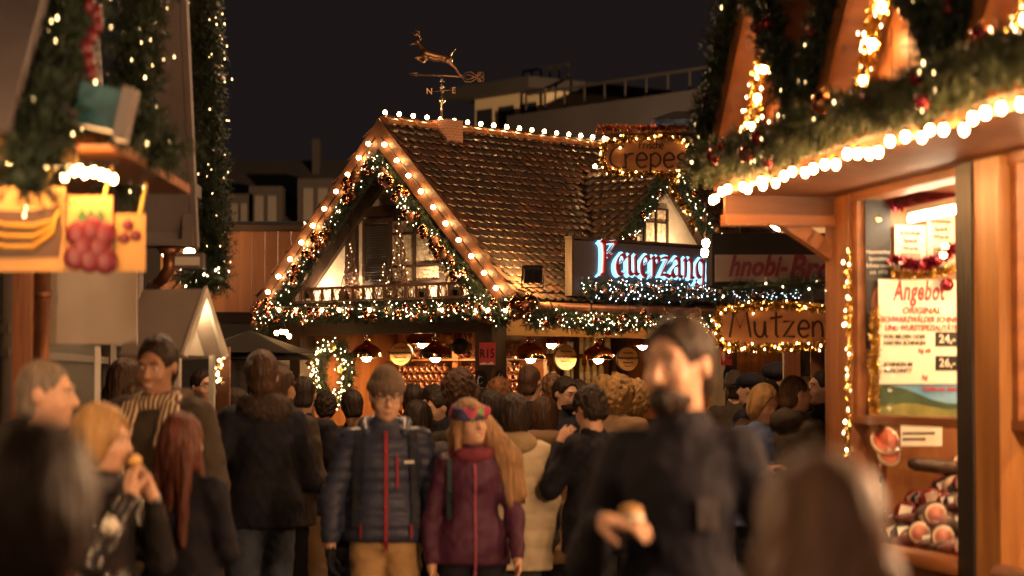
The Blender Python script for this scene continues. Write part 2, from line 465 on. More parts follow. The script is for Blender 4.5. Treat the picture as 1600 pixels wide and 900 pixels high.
def garland(name, label, path, rad, fr=WORLD, per_m=900, lights=60, baubles=0, bsizes=(.025, .04), bmats=None, fairy=None, fr_r=.006, group=None, m=None, cluster=0, front=None, ln=(.05, .1), wd=.011, cat="garland"):
    L = path_len(path)
    pts = sample(path, max(8, int(L * 40)))
    t = thing(name, label, cat, path[0], fr, group)
    core = MB().tube(path, rad * .3, 6); foliage("foliage", needle_arrays(pts, rad, int(L * per_m), ln, wd), core, m or FIR, t)
    def around(k):
        d = Vector((rng.gauss(0, 1), rng.gauss(0, 1), rng.gauss(0, 1)))
        if front is not None:
            fv = Vector(front)
            if d.dot(fv) < 0: d -= fv * 2 * d.dot(fv)
            d += fv * .6
        return d.normalized() * k
    if lights:
        q = [rng.choice(pts) + around(rad * rng.uniform(.75, 1.25)) for _ in range(int(L * lights))]
        o = fairy_mesh(q, fr_r).build("fairy_light_chain", fairy or FAIRY, t); o["kind"] = "stuff"
    for i in range(baubles):
        p = rng.choice(pts)
        for j in range(max(1, cluster)):
            r_ = rng.uniform(*bsizes)
            put(bauble(round(r_ / .005) * .005, rng.choice(bmats or [BAUB_C])), "bauble", t, p + around(rad * rng.uniform(.7, 1.0)) + Vector((rng.gauss(0, .02), rng.gauss(0, .02), rng.gauss(0, .02))) * (cluster > 1))
    return t
def tinsel_faces(mb, path, rad, per_m=900, wd=.004):
    pts = sample(path, max(8, int(path_len(path) * 60)))
    for i in range(int(path_len(path) * per_m)):
        p = rng.choice(pts); d = Vector((rng.gauss(0, 1), rng.gauss(0, 1), rng.gauss(0, 1))).normalized()
        t = d.cross(Vector((rng.gauss(0, 1), rng.gauss(0, 1), rng.gauss(0, 1)))).normalized() * wd
        e = p + d * rad * rng.uniform(.6, 1.1)
        mb.add([p - t, p + t, e + t * .7, e - t * .7], [(0, 1, 2, 3)])
def tinsel(name, label, path, rad, fr=WORLD, m=None, per_m=900, lights=0, fr_r=.006, group=None, wd=.004, fairy=None):
    t = thing(name, label, "tinsel", path[0], fr, group)
    mb = MB(); tinsel_faces(mb, path, rad, per_m, wd); mb.build("tinsel_strands", m or TINSEL, t)
    if lights:
        pts = sample(path, int(path_len(path) * lights), .4)
        q = [p + Vector((rng.gauss(0, 1), rng.gauss(0, 1), rng.gauss(0, 1))) * rad * .5 for p in pts]
        o = fairy_mesh(q, fr_r).build("fairy_light_chain", fairy or FAIRY, t); o["kind"] = "stuff"
    return t
# ------------------------------------------------------------------ the timbered punch hut in the middle
HUT = Frame((.085, 21.5, 0), R(-42))
def on_plane(fr, px, py, axis, val):
    """point of a frame's plane (axis = val) seen at a pixel of the photograph"""
    a = fr.l((0, 0, EYE)); b = fr.l(P(px, py, 20)); d = b - a
    return a + d * ((val - a[axis]) / d[axis])
def gx(px, py, y=0.): p = on_plane(HUT, px, py, 1, y); return p
def gy(px, py, x=0.): p = on_plane(HUT, px, py, 0, x); return p
HW = 1.78; EZ = 2.47; AZ = 4.21; HL = 5.2
SL = math.atan2(AZ - EZ, HW); SLEN = math.hypot(HW, AZ - EZ)
hut = thing("market_hut", "timber framed punch hut with steep tiled roof, plaster gable and balcony", "market hut", (-HW, 2.4, 0), HUT)

TILE = mat("glazed_clay_tile", (.105, .052, .032), rough=.36, col2=(.034, .019, .014), scale=11, bump=.12, coat=.12)
TILES = [TILE, mat("dull_clay_tile", (.075, .042, .030), rough=.55, col2=(.030, .020, .016), scale=14, bump=.2), mat("reddish_clay_tile", (.14, .058, .034), rough=.42, col2=(.05, .024, .016), scale=9, bump=.12)]
RIDGE = mat("clay_ridge_tile", (.42, .17, .07), rough=.4, var=.4, scale=9)
def tiles(mb, o, along, down, nrm, L, D, keep=None, w=.112, row=.104):
    """rows of round-ended tiles, each lifted at its lower edge"""
    o = Vector(o); along = Vector(along); down = Vector(down); nrm = Vector(nrm)
    for r in range(int(D / row) + 1):
        for c in range(-1, int(L / w) + 2):
            x0 = (c + (.5 if r % 2 else 0)) * w; y0 = r * row
            if x0 + w / 2 < 0 or x0 + w / 2 > L or y0 + row > D + .05: continue
            if keep and not keep(o + along * (x0 + w / 2) + down * (y0 + row)): continue
            j = rng.uniform(-.003, .003); tl = rng.uniform(-.006, .006)
            mb.m = rng.choice((0, 0, 0, 1, 1, 2))
            vs = []; fs = []
            ys = [-.045, .03, .085, .107, .118]
            for k, yy in enumerate(ys):
                for q in range(5):
                    xx = q / 4
                    rd = [0, 0, 0, -.012, -.042][k] * (abs(xx - .5) * 2) ** 2.2
                    lift = .004 + .034 * max(0, (yy + .045) / .163) + .010 * (1 - (2 * xx - 1) ** 2) + tl * (xx - .5) + j
                    xi = .5 + (xx - .5) * .96
                    vs.append(o + along * (x0 + xi * w) + down * (y0 + yy + rd) + nrm * lift)
            for k in range(4):
                for q in range(4): fs.append((k * 5 + q, k * 5 + q + 1, (k + 1) * 5 + q + 1, (k + 1) * 5 + q))
            vs += [vs[20 + q] - nrm * .014 for q in range(5)]
            fs += [(20 + q, 20 + q + 1, 25 + q + 1, 25 + q) for q in range(4)]
            mb.add(vs, fs, True)
cs, sn = math.cos(SL), math.sin(SL)
DR = dict(y=2.47, z=3.84, hw=.92, x=-.42)          # roof dormer: ridge position, half width, front plane
def outside_dormer(p):
    h = DR['z'] - abs(p.y - DR['y']) * 1.02
    return not (p.z < h and p.x > -1.5)
mb = MB(); tiles(mb, (-HW, .03, AZ), (0, 1, 0), (cs, 0, -sn), (sn, 0, cs), HL - .06, SLEN, outside_dormer)
mb.build("tiled_roof", TILES, hut)
mb = MB()
for s in (-1, 1):    # roof boards under the tiles
    a = Vector((-HW, 0, AZ - .01)); d = Vector((s * cs, 0, -sn)); n = Vector((s * sn, 0, cs))
    vs = [a + n * 0, a + d * SLEN, a + d * SLEN - n * .05, a - n * .05]
    mb.prism([Vector((v.x, .05, v.z)) for v in vs], (0, HL - .1, 0))
mb.build("roof_deck", DARKWOOD, hut)
mb = MB(); tiles(mb, (-HW, .03, AZ), (0, 1, 0), (-cs, 0, -sn), (-sn, 0, cs), HL - .06, SLEN, w=.16, row=.15)
mb.build("tiled_roof", TILES, hut)
mb = MB()
for i in range(int(HL / .2)):   # half-round ridge tiles, each overlapping the next
    y = .02 + i * .2
    vs = []; n = 8
    for k, (yy, rr) in enumerate(((0, .085), (.215, .07))):
        for j in range(n + 1):
            a = math.pi * (j / n * 1.1 - .05); vs.append((-HW + rr * math.cos(a), y + yy, AZ - .03 + rr * math.sin(a) * .9))
    mb.add(vs, [(j, j + 1, n + 2 + j, n + 1 + j) for j in range(n)], True)
    mb.add([vs[j] for j in range(n + 1)], [tuple(range(n + 1))])
mb.build("ridge_tiles", RIDGE, hut)
# bargeboards on the front edge of both slopes
for s in (-1, 1):
    mb = MB(); d = Vector((s * cs, 0, -sn)); n = Vector((s * sn, 0, cs)); a = Vector((-HW, -.03, AZ + .015))
    vs = [a, a + d * (SLEN + .03), a + d * (SLEN + .03) - n * .2, a - n * .2 + d * (-.2 * math.tan(math.pi / 2 - SL) * 0)]
    vs[3] = Vector((-HW, -.03, AZ + .015 - .2 / cs))
    mb.prism(vs, (0, .06, 0)); mb.build("bargeboard", VERGE, hut)
    mb = MB(); mb.prism([v + Vector((0, .07, 0)) - n * .16 for v in (a + d * .1, a + d * SLEN, a + d * SLEN - n * .09, a + d * .1 - n * .09)], (0, .08, 0)); mb.build("rafter", DARKWOOD, hut)
# plaster gable with timber frame
GY = .34
mb = MB(); mb.prism([(-HW - HW + .14, GY, EZ + .02), (-.14, GY, EZ + .02), (-HW, GY, AZ - .15)], (0, .06, 0)); mb.build("gable_wall", PLASTER, hut)
fx = lambda px, py=400, y=GY: gx(px, py, y).x
fz = lambda py, px=600, y=GY: gx(px, py, y).z
mb = MB()
x0, x1 = fx(548), fx(712)
mb.box(fx(510), fx(695), GY - .05, GY - .002, fz(338), fz(322)); mb.build("tie_beam", DARKWOOD_X, hut)
for px in (553, 703):
    mb = MB(); mb.box(fx(px - 8), fx(px + 8), GY - .052, GY - .004, EZ + .03, fz(339)); mb.build("timber_post", DARKWOOD, hut)
for s, (pa, pb) in ((0, ((600, 272), (478, 452))), (1, ((608, 272), (742, 452)))):
    mb = MB(); a, b = gx(*pa, GY - .04), gx(*pb, GY - .04); mb.beam(a, b, .05, .15, (1 if s else -1, 0, 1)); mb.build("brace", DARKWOOD, hut)
# gable window with leaded panes and one louvred shutter
w = MB()
wx0, wx1, wz0, wz1 = fx(572), fx(696), fz(447), fz(341)
for a_, b_ in ((wx0, wx0 + .04), (wx1 - .04, wx1)): w.box(a_, b_, GY - .05, GY - .003, wz0, wz1)
for a_, b_ in ((wz0, wz0 + .04), (wz1 - .04, wz1)): w.box(wx0 + .04, wx1 - .04, GY - .048, GY - .004, a_, b_)
xm = fx(651)
w.box(xm - .014, xm + .014, GY - .044, GY - .005, wz0 + .04, wz1 - .04)
for py in (367, 418): w.box(wx0 + .04, wx1 - .04, GY - .042, GY - .006, fz(py) - .012, fz(py) + .012)
win = w.build("window", DARKWOOD, hut)
PANE = mat("hammered_pane", (.80, .66, .46), rough=.25, col2=(.40, .30, .20), scale=30, bump=1.0, bscale=55, detail=2)
mb = MB(); mb.box(wx0 + .035, wx1 - .035, GY - .018, GY - .008, wz0 + .035, wz1 - .035); mb.build("pane", PANE, win, off=BASE[hut])
mb = MB()
sx0, sx1, sz0, sz1 = fx(567, 400, GY - .08), fx(611, 400, GY - .08), fz(447), fz(343)
yb = GY - .09
for a_, b_ in ((sx0, sx0 + .035), (sx1 - .035, sx1)): mb.box(a_, b_, yb, yb + .03, sz0, sz1)
for a_, b_ in ((sz0, sz0 + .05), (sz1 - .04, sz1)): mb.box(sx0 + .035, sx1 - .035, yb + .002, yb + .028, a_, b_)
nsl = 22
for i in range(nsl):
    z = sz0 + .06 + (sz1 - sz0 - .11) * i / nsl
    mb.add([(sx0 + .03, yb + .024, z + .026), (sx1 - .03, yb + .024, z + .026), (sx1 - .03, yb + .002, z), (sx0 + .03, yb + .002, z), (sx0 + .03, yb + .004, z - .004), (sx1 - .03, yb + .004, z - .004)], [(0, 1, 2, 3), (3, 2, 5, 4)])
mb.build("shutter", DARKWOOD, hut)
# balcony in front of the gable
bl, br = gx(438, 470, .02).x, gx(757, 465, .02).x
bz0 = gx(600, 467, .02).z; bz1 = gx(600, 447, .02).z
mb = MB(); mb.box(bl - .02, br + .02, .0, GY - .06, bz0 - .05, bz0 - .015); bal = mb.build("balcony", DARKWOOD_X, hut)
mb = MB()
mb.box(bl, br, .005, .05, bz1 - .012, bz1 + .014); mb.box(bl, br, .01, .045, bz0 - .012, bz0 + .006)
nb = 19
for i in range(nb + 1):
    x = bl + .02 + (br - bl - .04) * i / nb
    mb.box(x - .011, x + .011, .016, .04, bz0 + .006, bz1 - .012)
    if i < nb:
        xm_ = x + (br - bl - .04) / nb / 2
        mb.tube([(xm_ - .03, .026, bz0 + .008), (xm_ - .042, .026, (bz0 + bz1) / 2), (xm_ - .02, .026, bz1 - .02), (xm_ + .02, .026, bz1 - .02), (xm_ + .042, .026, (bz0 + bz1) / 2), (xm_ + .03, .026, bz0 + .008)], .006, 4)
mb.build("railing", wood("balcony_rail", (.22, .11, .06), (.12, .06, .035), 'x'), bal, off=BASE[hut])
# eave beam, posts, lower walls and counter
mb = MB(); mb.box(-HW * 2 + .1, -.16, .04, .16, EZ - .16, EZ + .01); mb.build("eave_beam", DARKWOOD_X, hut)
px0, px1 = -3.0, -.48
for x, y in ((px0, .12), (px1, .12), (px1, 3.6), (px1, 4.9), (px0, 4.9)):
    mb = MB(); mb.box(x - .1, x + .1, y - .1, y + .1, 0, EZ - .1); mb.build("post", DARKWOOD, hut)
zb0, zb1 = gy(900, 526, px1 + .06).z, gy(900, 500, px1 + .06).z
YEL = wood("honey_beam", (.66, .40, .12), (.46, .25, .07), 'y', rough=.45)
mb = MB(); mb.box(px1 - .03, px1 + .06, .225, 3.48, zb0, zb1 + .06); mb.build("side_beam", YEL, hut)
zf = gx(600, 522, .12).z
mb = MB(); mb.box(px0 + .1, px1 - .1, .06, .18, zf, zf + .15); mb.build("front_beam", DARKWOOD_X, hut)
mb = MB(); mb.box(px0 + .12, px1 - .12, .02, .22, .98, 1.06); mb.box(px1 - .2, px1 + .14, .26, 3.46, .98, 1.06); mb.build("counter", PINE_X, hut)
mb = MB(); mb.box(px0 + .1, px1 - .1, .08, .14, 0, .978); mb.build("counter_front", REDWOOD, hut)
mb = MB(); mb.box(px1 - .04, px1 + .04, .225, 4.8, 0, .976); mb.build("counter_front", REDWOOD, hut)
mb = MB(); mb.box(px0 - .02, px0 + .04, .225, 4.8, 0, EZ - .05); mb.box(px0 + .1, px1 - .1, 4.86, 4.92, 0, EZ - .05); mb.box(px1 - .03, px1 + .03, 3.7, 4.8, .98, EZ - .05)
mb.build("wall", PINE, hut)
mb = MB(); mb.box(px0, px1, .2, 4.85, EZ - .06, EZ - .03); mb.build("ceiling_boards", PINE_Y, hut)
mb = MB()   # partition with shelves behind the front window
mb.box(px0 + .05, px1 - .62, 1.55, 1.6, 0, EZ - .07); mb.build("partition", PINE, hut)
for px, wd in ((630, 10), (715, 12)):
    q = on_plane(HUT, px, 570, 1, 1.3); mb = MB(); mb.box(q.x - wd / 2 / 160, q.x + wd / 2 / 160, 1.26, 1.31, 0, EZ - .07); mb.build("shelf_upright", PINE, hut)
# dormer
dy, dz, dh, dx = DR['y'], DR['z'], DR['hw'], DR['x']
mb = MB()
for s in (-1, 1):
    dn = Vector((0, s * .70, -.714)); nn = Vector((0, s * .714, .70))
    def kp(p): return p.z > AZ - (p.x + HW) * (AZ - EZ) / HW + .0
    tiles(mb, (-1.5, dy, dz), (1, 0, 0), dn, nn, 1.5 - .30, dh / .70 + .02, kp)
mb.build("dormer_roof", TILES, hut)
mb = MB()
for s in (-1, 1):
    a = Vector((dx + .12, dy, dz - .005)); d = Vector((0, s * .70, -.714)); n = Vector((0, s * .714, .70)); e = a + d * (dh / .70 + .02)
    mb.prism([a, e, e - n * .05, a - Vector((0, 0, .07))], (-1.0, 0, 0))
mb.build("dormer_deck", DARKWOOD, hut)
for s in (-1, 1):
    a = Vector((dx + .125, dy, dz + .01)); d = Vector((0, s * .70, -.714)); n = Vector((0, s * .714, .70)); e = a + d * (dh / .70 + .03)
    mb = MB(); mb.prism([a, e, e - n * .11, a - Vector((0, 0, .157))], (.035, 0, 0)); mb.build("dormer_bargeboard", DARKWOOD, hut)
mb = MB(); mb.prism([(dx, dy - dh + .06, dz - .93), (dx, dy + dh - .06, dz - .93), (dx, dy, dz - .09)], (-.05, 0, 0)); mb.build("dormer_wall", PLASTER, hut)
a, b = gy(1005, 383, dx), gy(1040, 328, dx)
w = MB()
for y0, y1 in ((a.y - .012, a.y + .012), (b.y - .012, b.y + .012), ((a.y + b.y) / 2 - .01, (a.y + b.y) / 2 + .01)): w.box(dx + .002, dx + .03, y0, y1, a.z, b.z)
for z in (a.z, b.z, b.z - .13): w.box(dx + .003, dx + .026, a.y - .012, b.y + .012, z - .01, z + .01)
w.box(dx + .002, dx + .02, (a.y + b.y) / 2 - .03, (a.y + b.y) / 2 + .03, b.z + .012, b.z + .14)
win = w.build("window", DARKWOOD, hut)
mb = MB(); mb.box(dx + .004, dx + .01, a.y, b.y, a.z, b.z); mb.build("pane", PANE, win, off=BASE[hut])
# copper gutter with joints
mb = MB(); mb.tube([(.03, .12, EZ - .05), (.03, HL - .1, EZ - .05)], .045, 12)
for i in range(9): mb.tube([(.03, .3 + i * .55, EZ - .05), (.03, .33 + i * .55, EZ - .05)], .052, 12)
mb.build("gutter", COPPER_D, hut)
# chimney of red brick
BRICK = bpy.data.materials.new("chimney_brick"); BRICK.use_nodes = True
nt = BRICK.node_tree; bt = nt.nodes.new("ShaderNodeTexBrick"); tc = nt.nodes.new("ShaderNodeTexCoord"); mp = nt.nodes.new("ShaderNodeMapping")
mp.inputs["Rotation"].default_value = (R(90), 0, 0); bt.inputs["Scale"].default_value = 9; bt.inputs["Mortar Size"].default_value = .03
bt.inputs["Color1"].default_value = (.30, .10, .05, 1); bt.inputs["Color2"].default_value = (.22, .075, .04, 1); bt.inputs["Mortar"].default_value = (.30, .22, .16, 1)
sx = nt.nodes.new("ShaderNodeSeparateXYZ"); cx = nt.nodes.new("ShaderNodeCombineXYZ"); ad = nt.nodes.new("ShaderNodeMath")
nt.links.new(tc.outputs["Object"], sx.inputs[0]); nt.links.new(sx.outputs[0], ad.inputs[0]); nt.links.new(sx.outputs[1], ad.inputs[1])
nt.links.new(ad.outputs[0], cx.inputs[0]); nt.links.new(sx.outputs[2], cx.inputs[1]); nt.links.new(cx.outputs[0], bt.inputs[0])
nt.links.new(bt.outputs[0], nt.nodes["Principled BSDF"].inputs["Base Color"]); nt.nodes["Principled BSDF"].inputs["Roughness"].default_value = .8
c = gy(690, 200, -HW + .02)
mb = MB(); mb.box(-HW - .03, -HW + .20, c.y - .11, c.y + .11, AZ - .4, AZ + .06); chim = mb.build("chimney", BRICK, hut)

# ------------------------------------------------------------------ lights on the hut
bmF = bulb_mesh(.021, BULB); bmR = bulb_mesh(.020, BULB_FAR, drop=False)
for s, pts in ((1, [(630, 135), (680, 198), (728, 258), (778, 320), (827, 385), (880, 447), (932, 513), (983, 578), (1035, 645), (1083, 705), (1125, 755)]),
               (-1, [(575, 162), (531, 210), (485, 277), (437, 343), (388, 410), (340, 475), (292, 540), (245, 605), (192, 665), (150, 728)])):
    d = Vector((s * cs, 0, -sn)); n = Vector((s * sn, 0, cs)); a = Vector((-HW, -.035, AZ + .015)) - n * .1
    ps = [gx(360 + u * 500 / 1286, 170 + v * 350 / 900, -.05) for u, v in pts]
    ps = [a + d * ((p - a).dot(d)) for p in ps]
    light_string("bulb_string", f"row of warm bulbs on the {'right' if s > 0 else 'left'} bargeboard of the gable", "string lights", [a + d * .15, a + d * (SLEN - .03)], ps, bmF, HUT, "bulb rows on the hut", rot=(R(-90), 0, 0), cable=.006)
ps = [(-HW, .06 + i * .19, AZ + .05) for i in range(27)]
light_string("bulb_string", "row of round bulbs standing along the roof ridge", "string lights", [ps[0], ps[-1]], ps, bmR, HUT, "bulb rows on the hut", cable=.006)
ps = [(-1.22 + i * .17, dy, dz + .04) for i in range(6)]
light_string("bulb_string", "short row of bulbs on the ridge of the roof dormer", "string lights", [ps[0], ps[-1]], ps, bmR, HUT, "bulb rows on the hut", cable=.006)
ps = [gx(px, 480, -.16) for px in (436, 461, 503, 530, 577, 604, 637, 663, 690, 712, 745, 762, 790)]
light_string("bulb_string", "row of warm bulbs hanging in the garland under the balcony", "string lights", [ps[0], ps[-1]], ps, bmF, HUT, "bulb rows on the hut", cable=.005, scale=.85)
ps = [(-.07, .45 + i * .42, EZ - .12) for i in range(10)]  # unseen bulbs added to brighten the side beam under the eave
light_string("bulb_string", "added row of bulbs hidden behind the garland below the copper gutter", "string lights", [ps[0], ps[-1]], ps, bmF, HUT, "bulb rows on the hut", cable=.005, scale=.9)

# garlands
def slope(s, a0, a1, inset):
    d = Vector((s * cs, 0, -sn)); n = Vector((s * sn, 0, cs)); a = Vector((-HW, -.07, AZ)) - n * inset
    return [a + d * a0, a + d * ((a0 + a1) / 2) - n * .02, a + d * a1]
HB = [BAUB_C, BAUB_C, BAUB_C, COPPER_D]
gk = dict(fr=HUT, per_m=1700, lights=50, fr_r=.0040, bmats=HB, group="fir garlands on the hut", ln=(.04, .09), wd=.010, front=(0, -1, 0))
garland("garland", "fir garland with copper baubles along the left slope of the gable", slope(-1, .22, SLEN - .02, .27), .085, baubles=14, cluster=3, bsizes=(.03, .05), **gk)
garland("garland", "fir garland with copper baubles along the right slope of the gable", slope(1, .22, SLEN + .02, .27), .085, baubles=14, cluster=3, bsizes=(.03, .05), **gk)
pa, pb = gx(405, 488, -.1), gx(838, 482, -.1)
garland("garland", "long bauble garland hanging under the balcony of the gable", [pa, pa.lerp(pb, .25) - Vector((0, 0, .02)), pa.lerp(pb, .5), pa.lerp(pb, .75) - Vector((0, 0, .02)), pb], .1, baubles=95, bsizes=(.018, .034), **gk)
gk['front'] = (1, 0, 0)
q = [(.08, y, EZ - .17 + .025 * math.sin(y * 5)) for y in np.arange(.0, 4.8, .4)]
garland("garland", "bauble garland hanging below the copper gutter of the long side", q, .1, baubles=45, bsizes=(.025, .045), **gk)
gk['lights'] = 60; gk['fairy'] = FAIRYC
q0, q1 = gy(903, 452, .02), gy(1135, 455, .02)
garland("garland", "dark fir garland with cool lights below the glowing sign", [q0, q0.lerp(q1, .5), q1, q1 + Vector((0, 1.1, 0))], .11, baubles=70, bsizes=(.018, .03), **gk)
gk['fairy'] = None; gk['lights'] = 25; gk['m'] = FIR
for s in (-1, 1):
    a = Vector((dx + .19, dy, dz + .0)); d = Vector((0, s * .70, -.714))
    garland("garland", "fir garland on the near slope of the roof dormer" if s < 0 else "fir garland on the far slope of the roof dormer", [a, a + d * .6, a + d * 1.2], .085, baubles=10, bsizes=(.025, .04), **gk)
o = garland("garland_cluster", "cluster of large copper baubles at the eave corner of the hut", [(-.1, -.16, EZ - .02), (.12, -.1, EZ - .06)], .09, baubles=9, bsizes=(.05, .075), **{**gk, 'group': None, 'lights': 40})

# balcony decorations
TWIG = mat("brown_twigs", (.16, .075, .045), rough=.7, var=.3, bump=0)
def light_cone(label, x, y, z0, h, r, n, lights=26):
    t = thing("light_cone", label, "decoration", (x, y, z0), HUT, "wire trees on the balcony")
    mb = MB()
    for i in range(n):
        a = rng.uniform(0, 6.28); u = rng.random() ** 1.2
        p = Vector((x + r * (1 - u) * math.cos(a), y + r * (1 - u) * math.sin(a), z0 + u * h)); a2 = a + rng.uniform(.3, 1.4); u2 = min(1, max(0, u + rng.uniform(-.15, .2)))
        q = Vector((x + r * (1 - u2) * math.cos(a2), y + r * (1 - u2) * math.sin(a2), z0 + u2 * h)); mb.tube([p, q], .0035, 3)
    for k in range(3): mb.tube([(x + r * math.cos(k * 2.1), y + r * math.sin(k * 2.1), z0), (x, y, z0 + h)], .005, 4)
    mb.build("wire_cone", TWIG, t)
    q = []
    for i in range(lights):
        u = i / lights; a = i * 2.4; q.append((x + r * (1 - u) * math.cos(a), y + r * (1 - u) * math.sin(a) - .005, z0 + u * h))
    fairy_mesh(q, .0055).build("fairy_light_chain", FAIRYD, t)
YB = .17
g = lambda px, py: gx(px, py, YB)
light_cone("tall wire cone tree with fairy lights before the balcony window", g(624, 400).x, YB, bz0, .78, .13, 130, 34)
light_cone("low wire cone tree between the shutter and the tall one", g(604, 440).x, YB - .03, bz0, .36, .08, 60, 14)
light_cone("slim twig cone tree at the left end of the balcony", g(548, 430).x, YB, bz0, .58, .12, 170, 16)
# twig deer
t = thing("twig_deer", "deer figure of pale bent twigs at the right end of the balcony", "decoration", (g(712, 450).x, YB, bz0), HUT)
def twig_deer():
    mb = MB(); X = g(712, 450).x; S = .40
    def seg(a, b, r, n):
        a = Vector(a); b = Vector(b)
        for i in range(n):
            o = Vector([rng.gauss(0, r) for _ in range(3)]); o2 = Vector([rng.gauss(0, r) for _ in range(3)])
            m_ = (a + b) / 2 + Vector([rng.gauss(0, r) for _ in range(3)])
            mb.tube([Vector((X, YB, bz0)) + p * S for p in (a + o, m_, b + o2)], .004, 3)
    for a, b, r, n in (((-.35, 0, .62), (.35, 0, .6), .07, 40), ((-.3, 0, .6), (-.36, .05, 0), .03, 9), ((-.24, 0, .6), (-.2, -.05, 0), .03, 9), ((.3, 0, .6), (.34, .05, 0), .03, 9), ((.24, 0, .6), (.2, -.05, 0), .03, 9), ((-.32, 0, .66), (-.5, 0, 1.02), .04, 16), ((-.48, 0, 1.02), (-.68, 0, .96), .03, 14), ((-.47, 0, 1.05), (-.38, .1, 1.4), .03, 5), ((-.47, 0, 1.05), (-.52, -.1, 1.42), .03, 5), ((.35, 0, .65), (.46, 0, .74), .02, 5)):
        seg(a, b, r, n)
    return mb
twig_deer().build("twigs", mat("pale_twigs", (.55, .36, .18), rough=.6, var=.3, bump=0), t)
# small floodlight behind the railing, lit
def floodlight(label, at, fr, rz, m, s=1., group=None):
    t = thing("floodlight", label, "floodlight", at, fr, group)
    T = Matrix.Translation(at) @ Matrix.Rotation(rz, 4, 'Z') @ Matrix.Rotation(R(22), 4, 'X') @ Matrix.Scale(s, 4)
    MB().box(-.07, .07, -.03, .04, 0, .11, T).box(-.08, .08, .04, .05, -.008, .118, T).box(-.012, .012, -.04, -.03, .0, .1, T).box(-.045, -.035, -.045, -.03, 0, .1, T).box(.035, .045, -.045, -.03, 0, .1, T).build("housing", BLACK, t)
    MB().box(-.062, .062, .048, .054, .01, .1, T).build("lamp_glass", m, t)
    MB().tube([T @ Vector((-.085, .0, .05)), T @ Vector((-.085, .0, -.05)), T @ Vector((.085, .0, -.05)), T @ Vector((.085, .0, .05))], .007, 5).build("bracket", BLACK, t)
    return t
LED = glow("floodlight_glass", (1, .66, .36), 125)
p = g(487, 459); floodlight("lit floodlight at the left end of the balcony shining on the plaster", (p.x, .12, bz0 + .04), HUT, R(-12), LED, .62)
for q_, lab in ((546, "small lit floodlight under the slim twig tree on the balcony"), (668, "small lit floodlight below the balcony window"), (722, "small lit floodlight behind the twig deer")):
    p = g(q_, 459); floodlight(lab, (p.x, .10, bz0 + .01), HUT, R(0), LED, .62)
p = gy(832, 440, .10)
floodlight("black floodlight on the foot of the tiled roof beside the gable", (.10, p.y, p.z), HUT, R(48), glow("roof_flood", (1, .62, .22), 270), 1.15)
p = gy(1010, 392, .0); floodlight("small floodlight hidden behind the sign board shining up at the roof dormer", (-.12, 2.5, 2.86), HUT, R(90), LED, .8)

# neon sign ---------------------------------------------------------
SX = .06
a, b = gy(897, 373, SX), gy(900, 462, SX)
SY0, SZ1, SZ0, SY1 = a.y, a.z, b.z, 4.7
sign = thing("neon_sign", "dark sign board with back-lit blue-white Gothic letters over the eave", "sign", (SX, SY0, SZ0), HUT)
mb = MB(); mb.box(SX - .08, SX - .02, SY0, SY1, SZ0, SZ1); mb.build("board", mat("sign_board_grey", (.075, .062, .064), rough=.55, var=.1, bump=.03), sign)
mb = MB(); mb.box(SX - .082, SX + .0, SY0 - .03, SY0 - .002, SZ0, SZ1 + .01); mb.box(SX - .09, SX - .0, SY0 - .03, SY1, SZ1 + .002, SZ1 + .025); mb.build("edge_trim", DARKWOOD, sign)
def nib(strokes, w, ang=R(40)):
    """broad-nib lettering: each stroke is swept by a slanted edge; returns quads in the plane of the letters"""
    n = Vector((math.cos(ang), math.sin(ang))) * w / 2; out = []
    for st in strokes:
        st = [Vector(p) for p in st]
        for p, q in zip(st, st[1:]): out.append([p - n, q - n, q + n, p + n])
    return out
def curve(*pts, n=6):
    """smooth polyline through points"""
    P_ = [Vector(p) for p in pts]; P_ = [P_[0] * 2 - P_[1]] + P_ + [P_[-1] * 2 - P_[-2]]; o = []
    for i in range(1, len(P_) - 2):
        for k in range(n):
            t = k / n; a_, b_, c_, d_ = P_[i - 1:i + 3]
            o.append(.5 * ((2 * b_) + (c_ - a_) * t + (2 * a_ - 5 * b_ + 4 * c_ - d_) * t * t + (3 * b_ - a_ - 3 * c_ + d_) * t ** 3))
    o.append(P_[-2]); return o
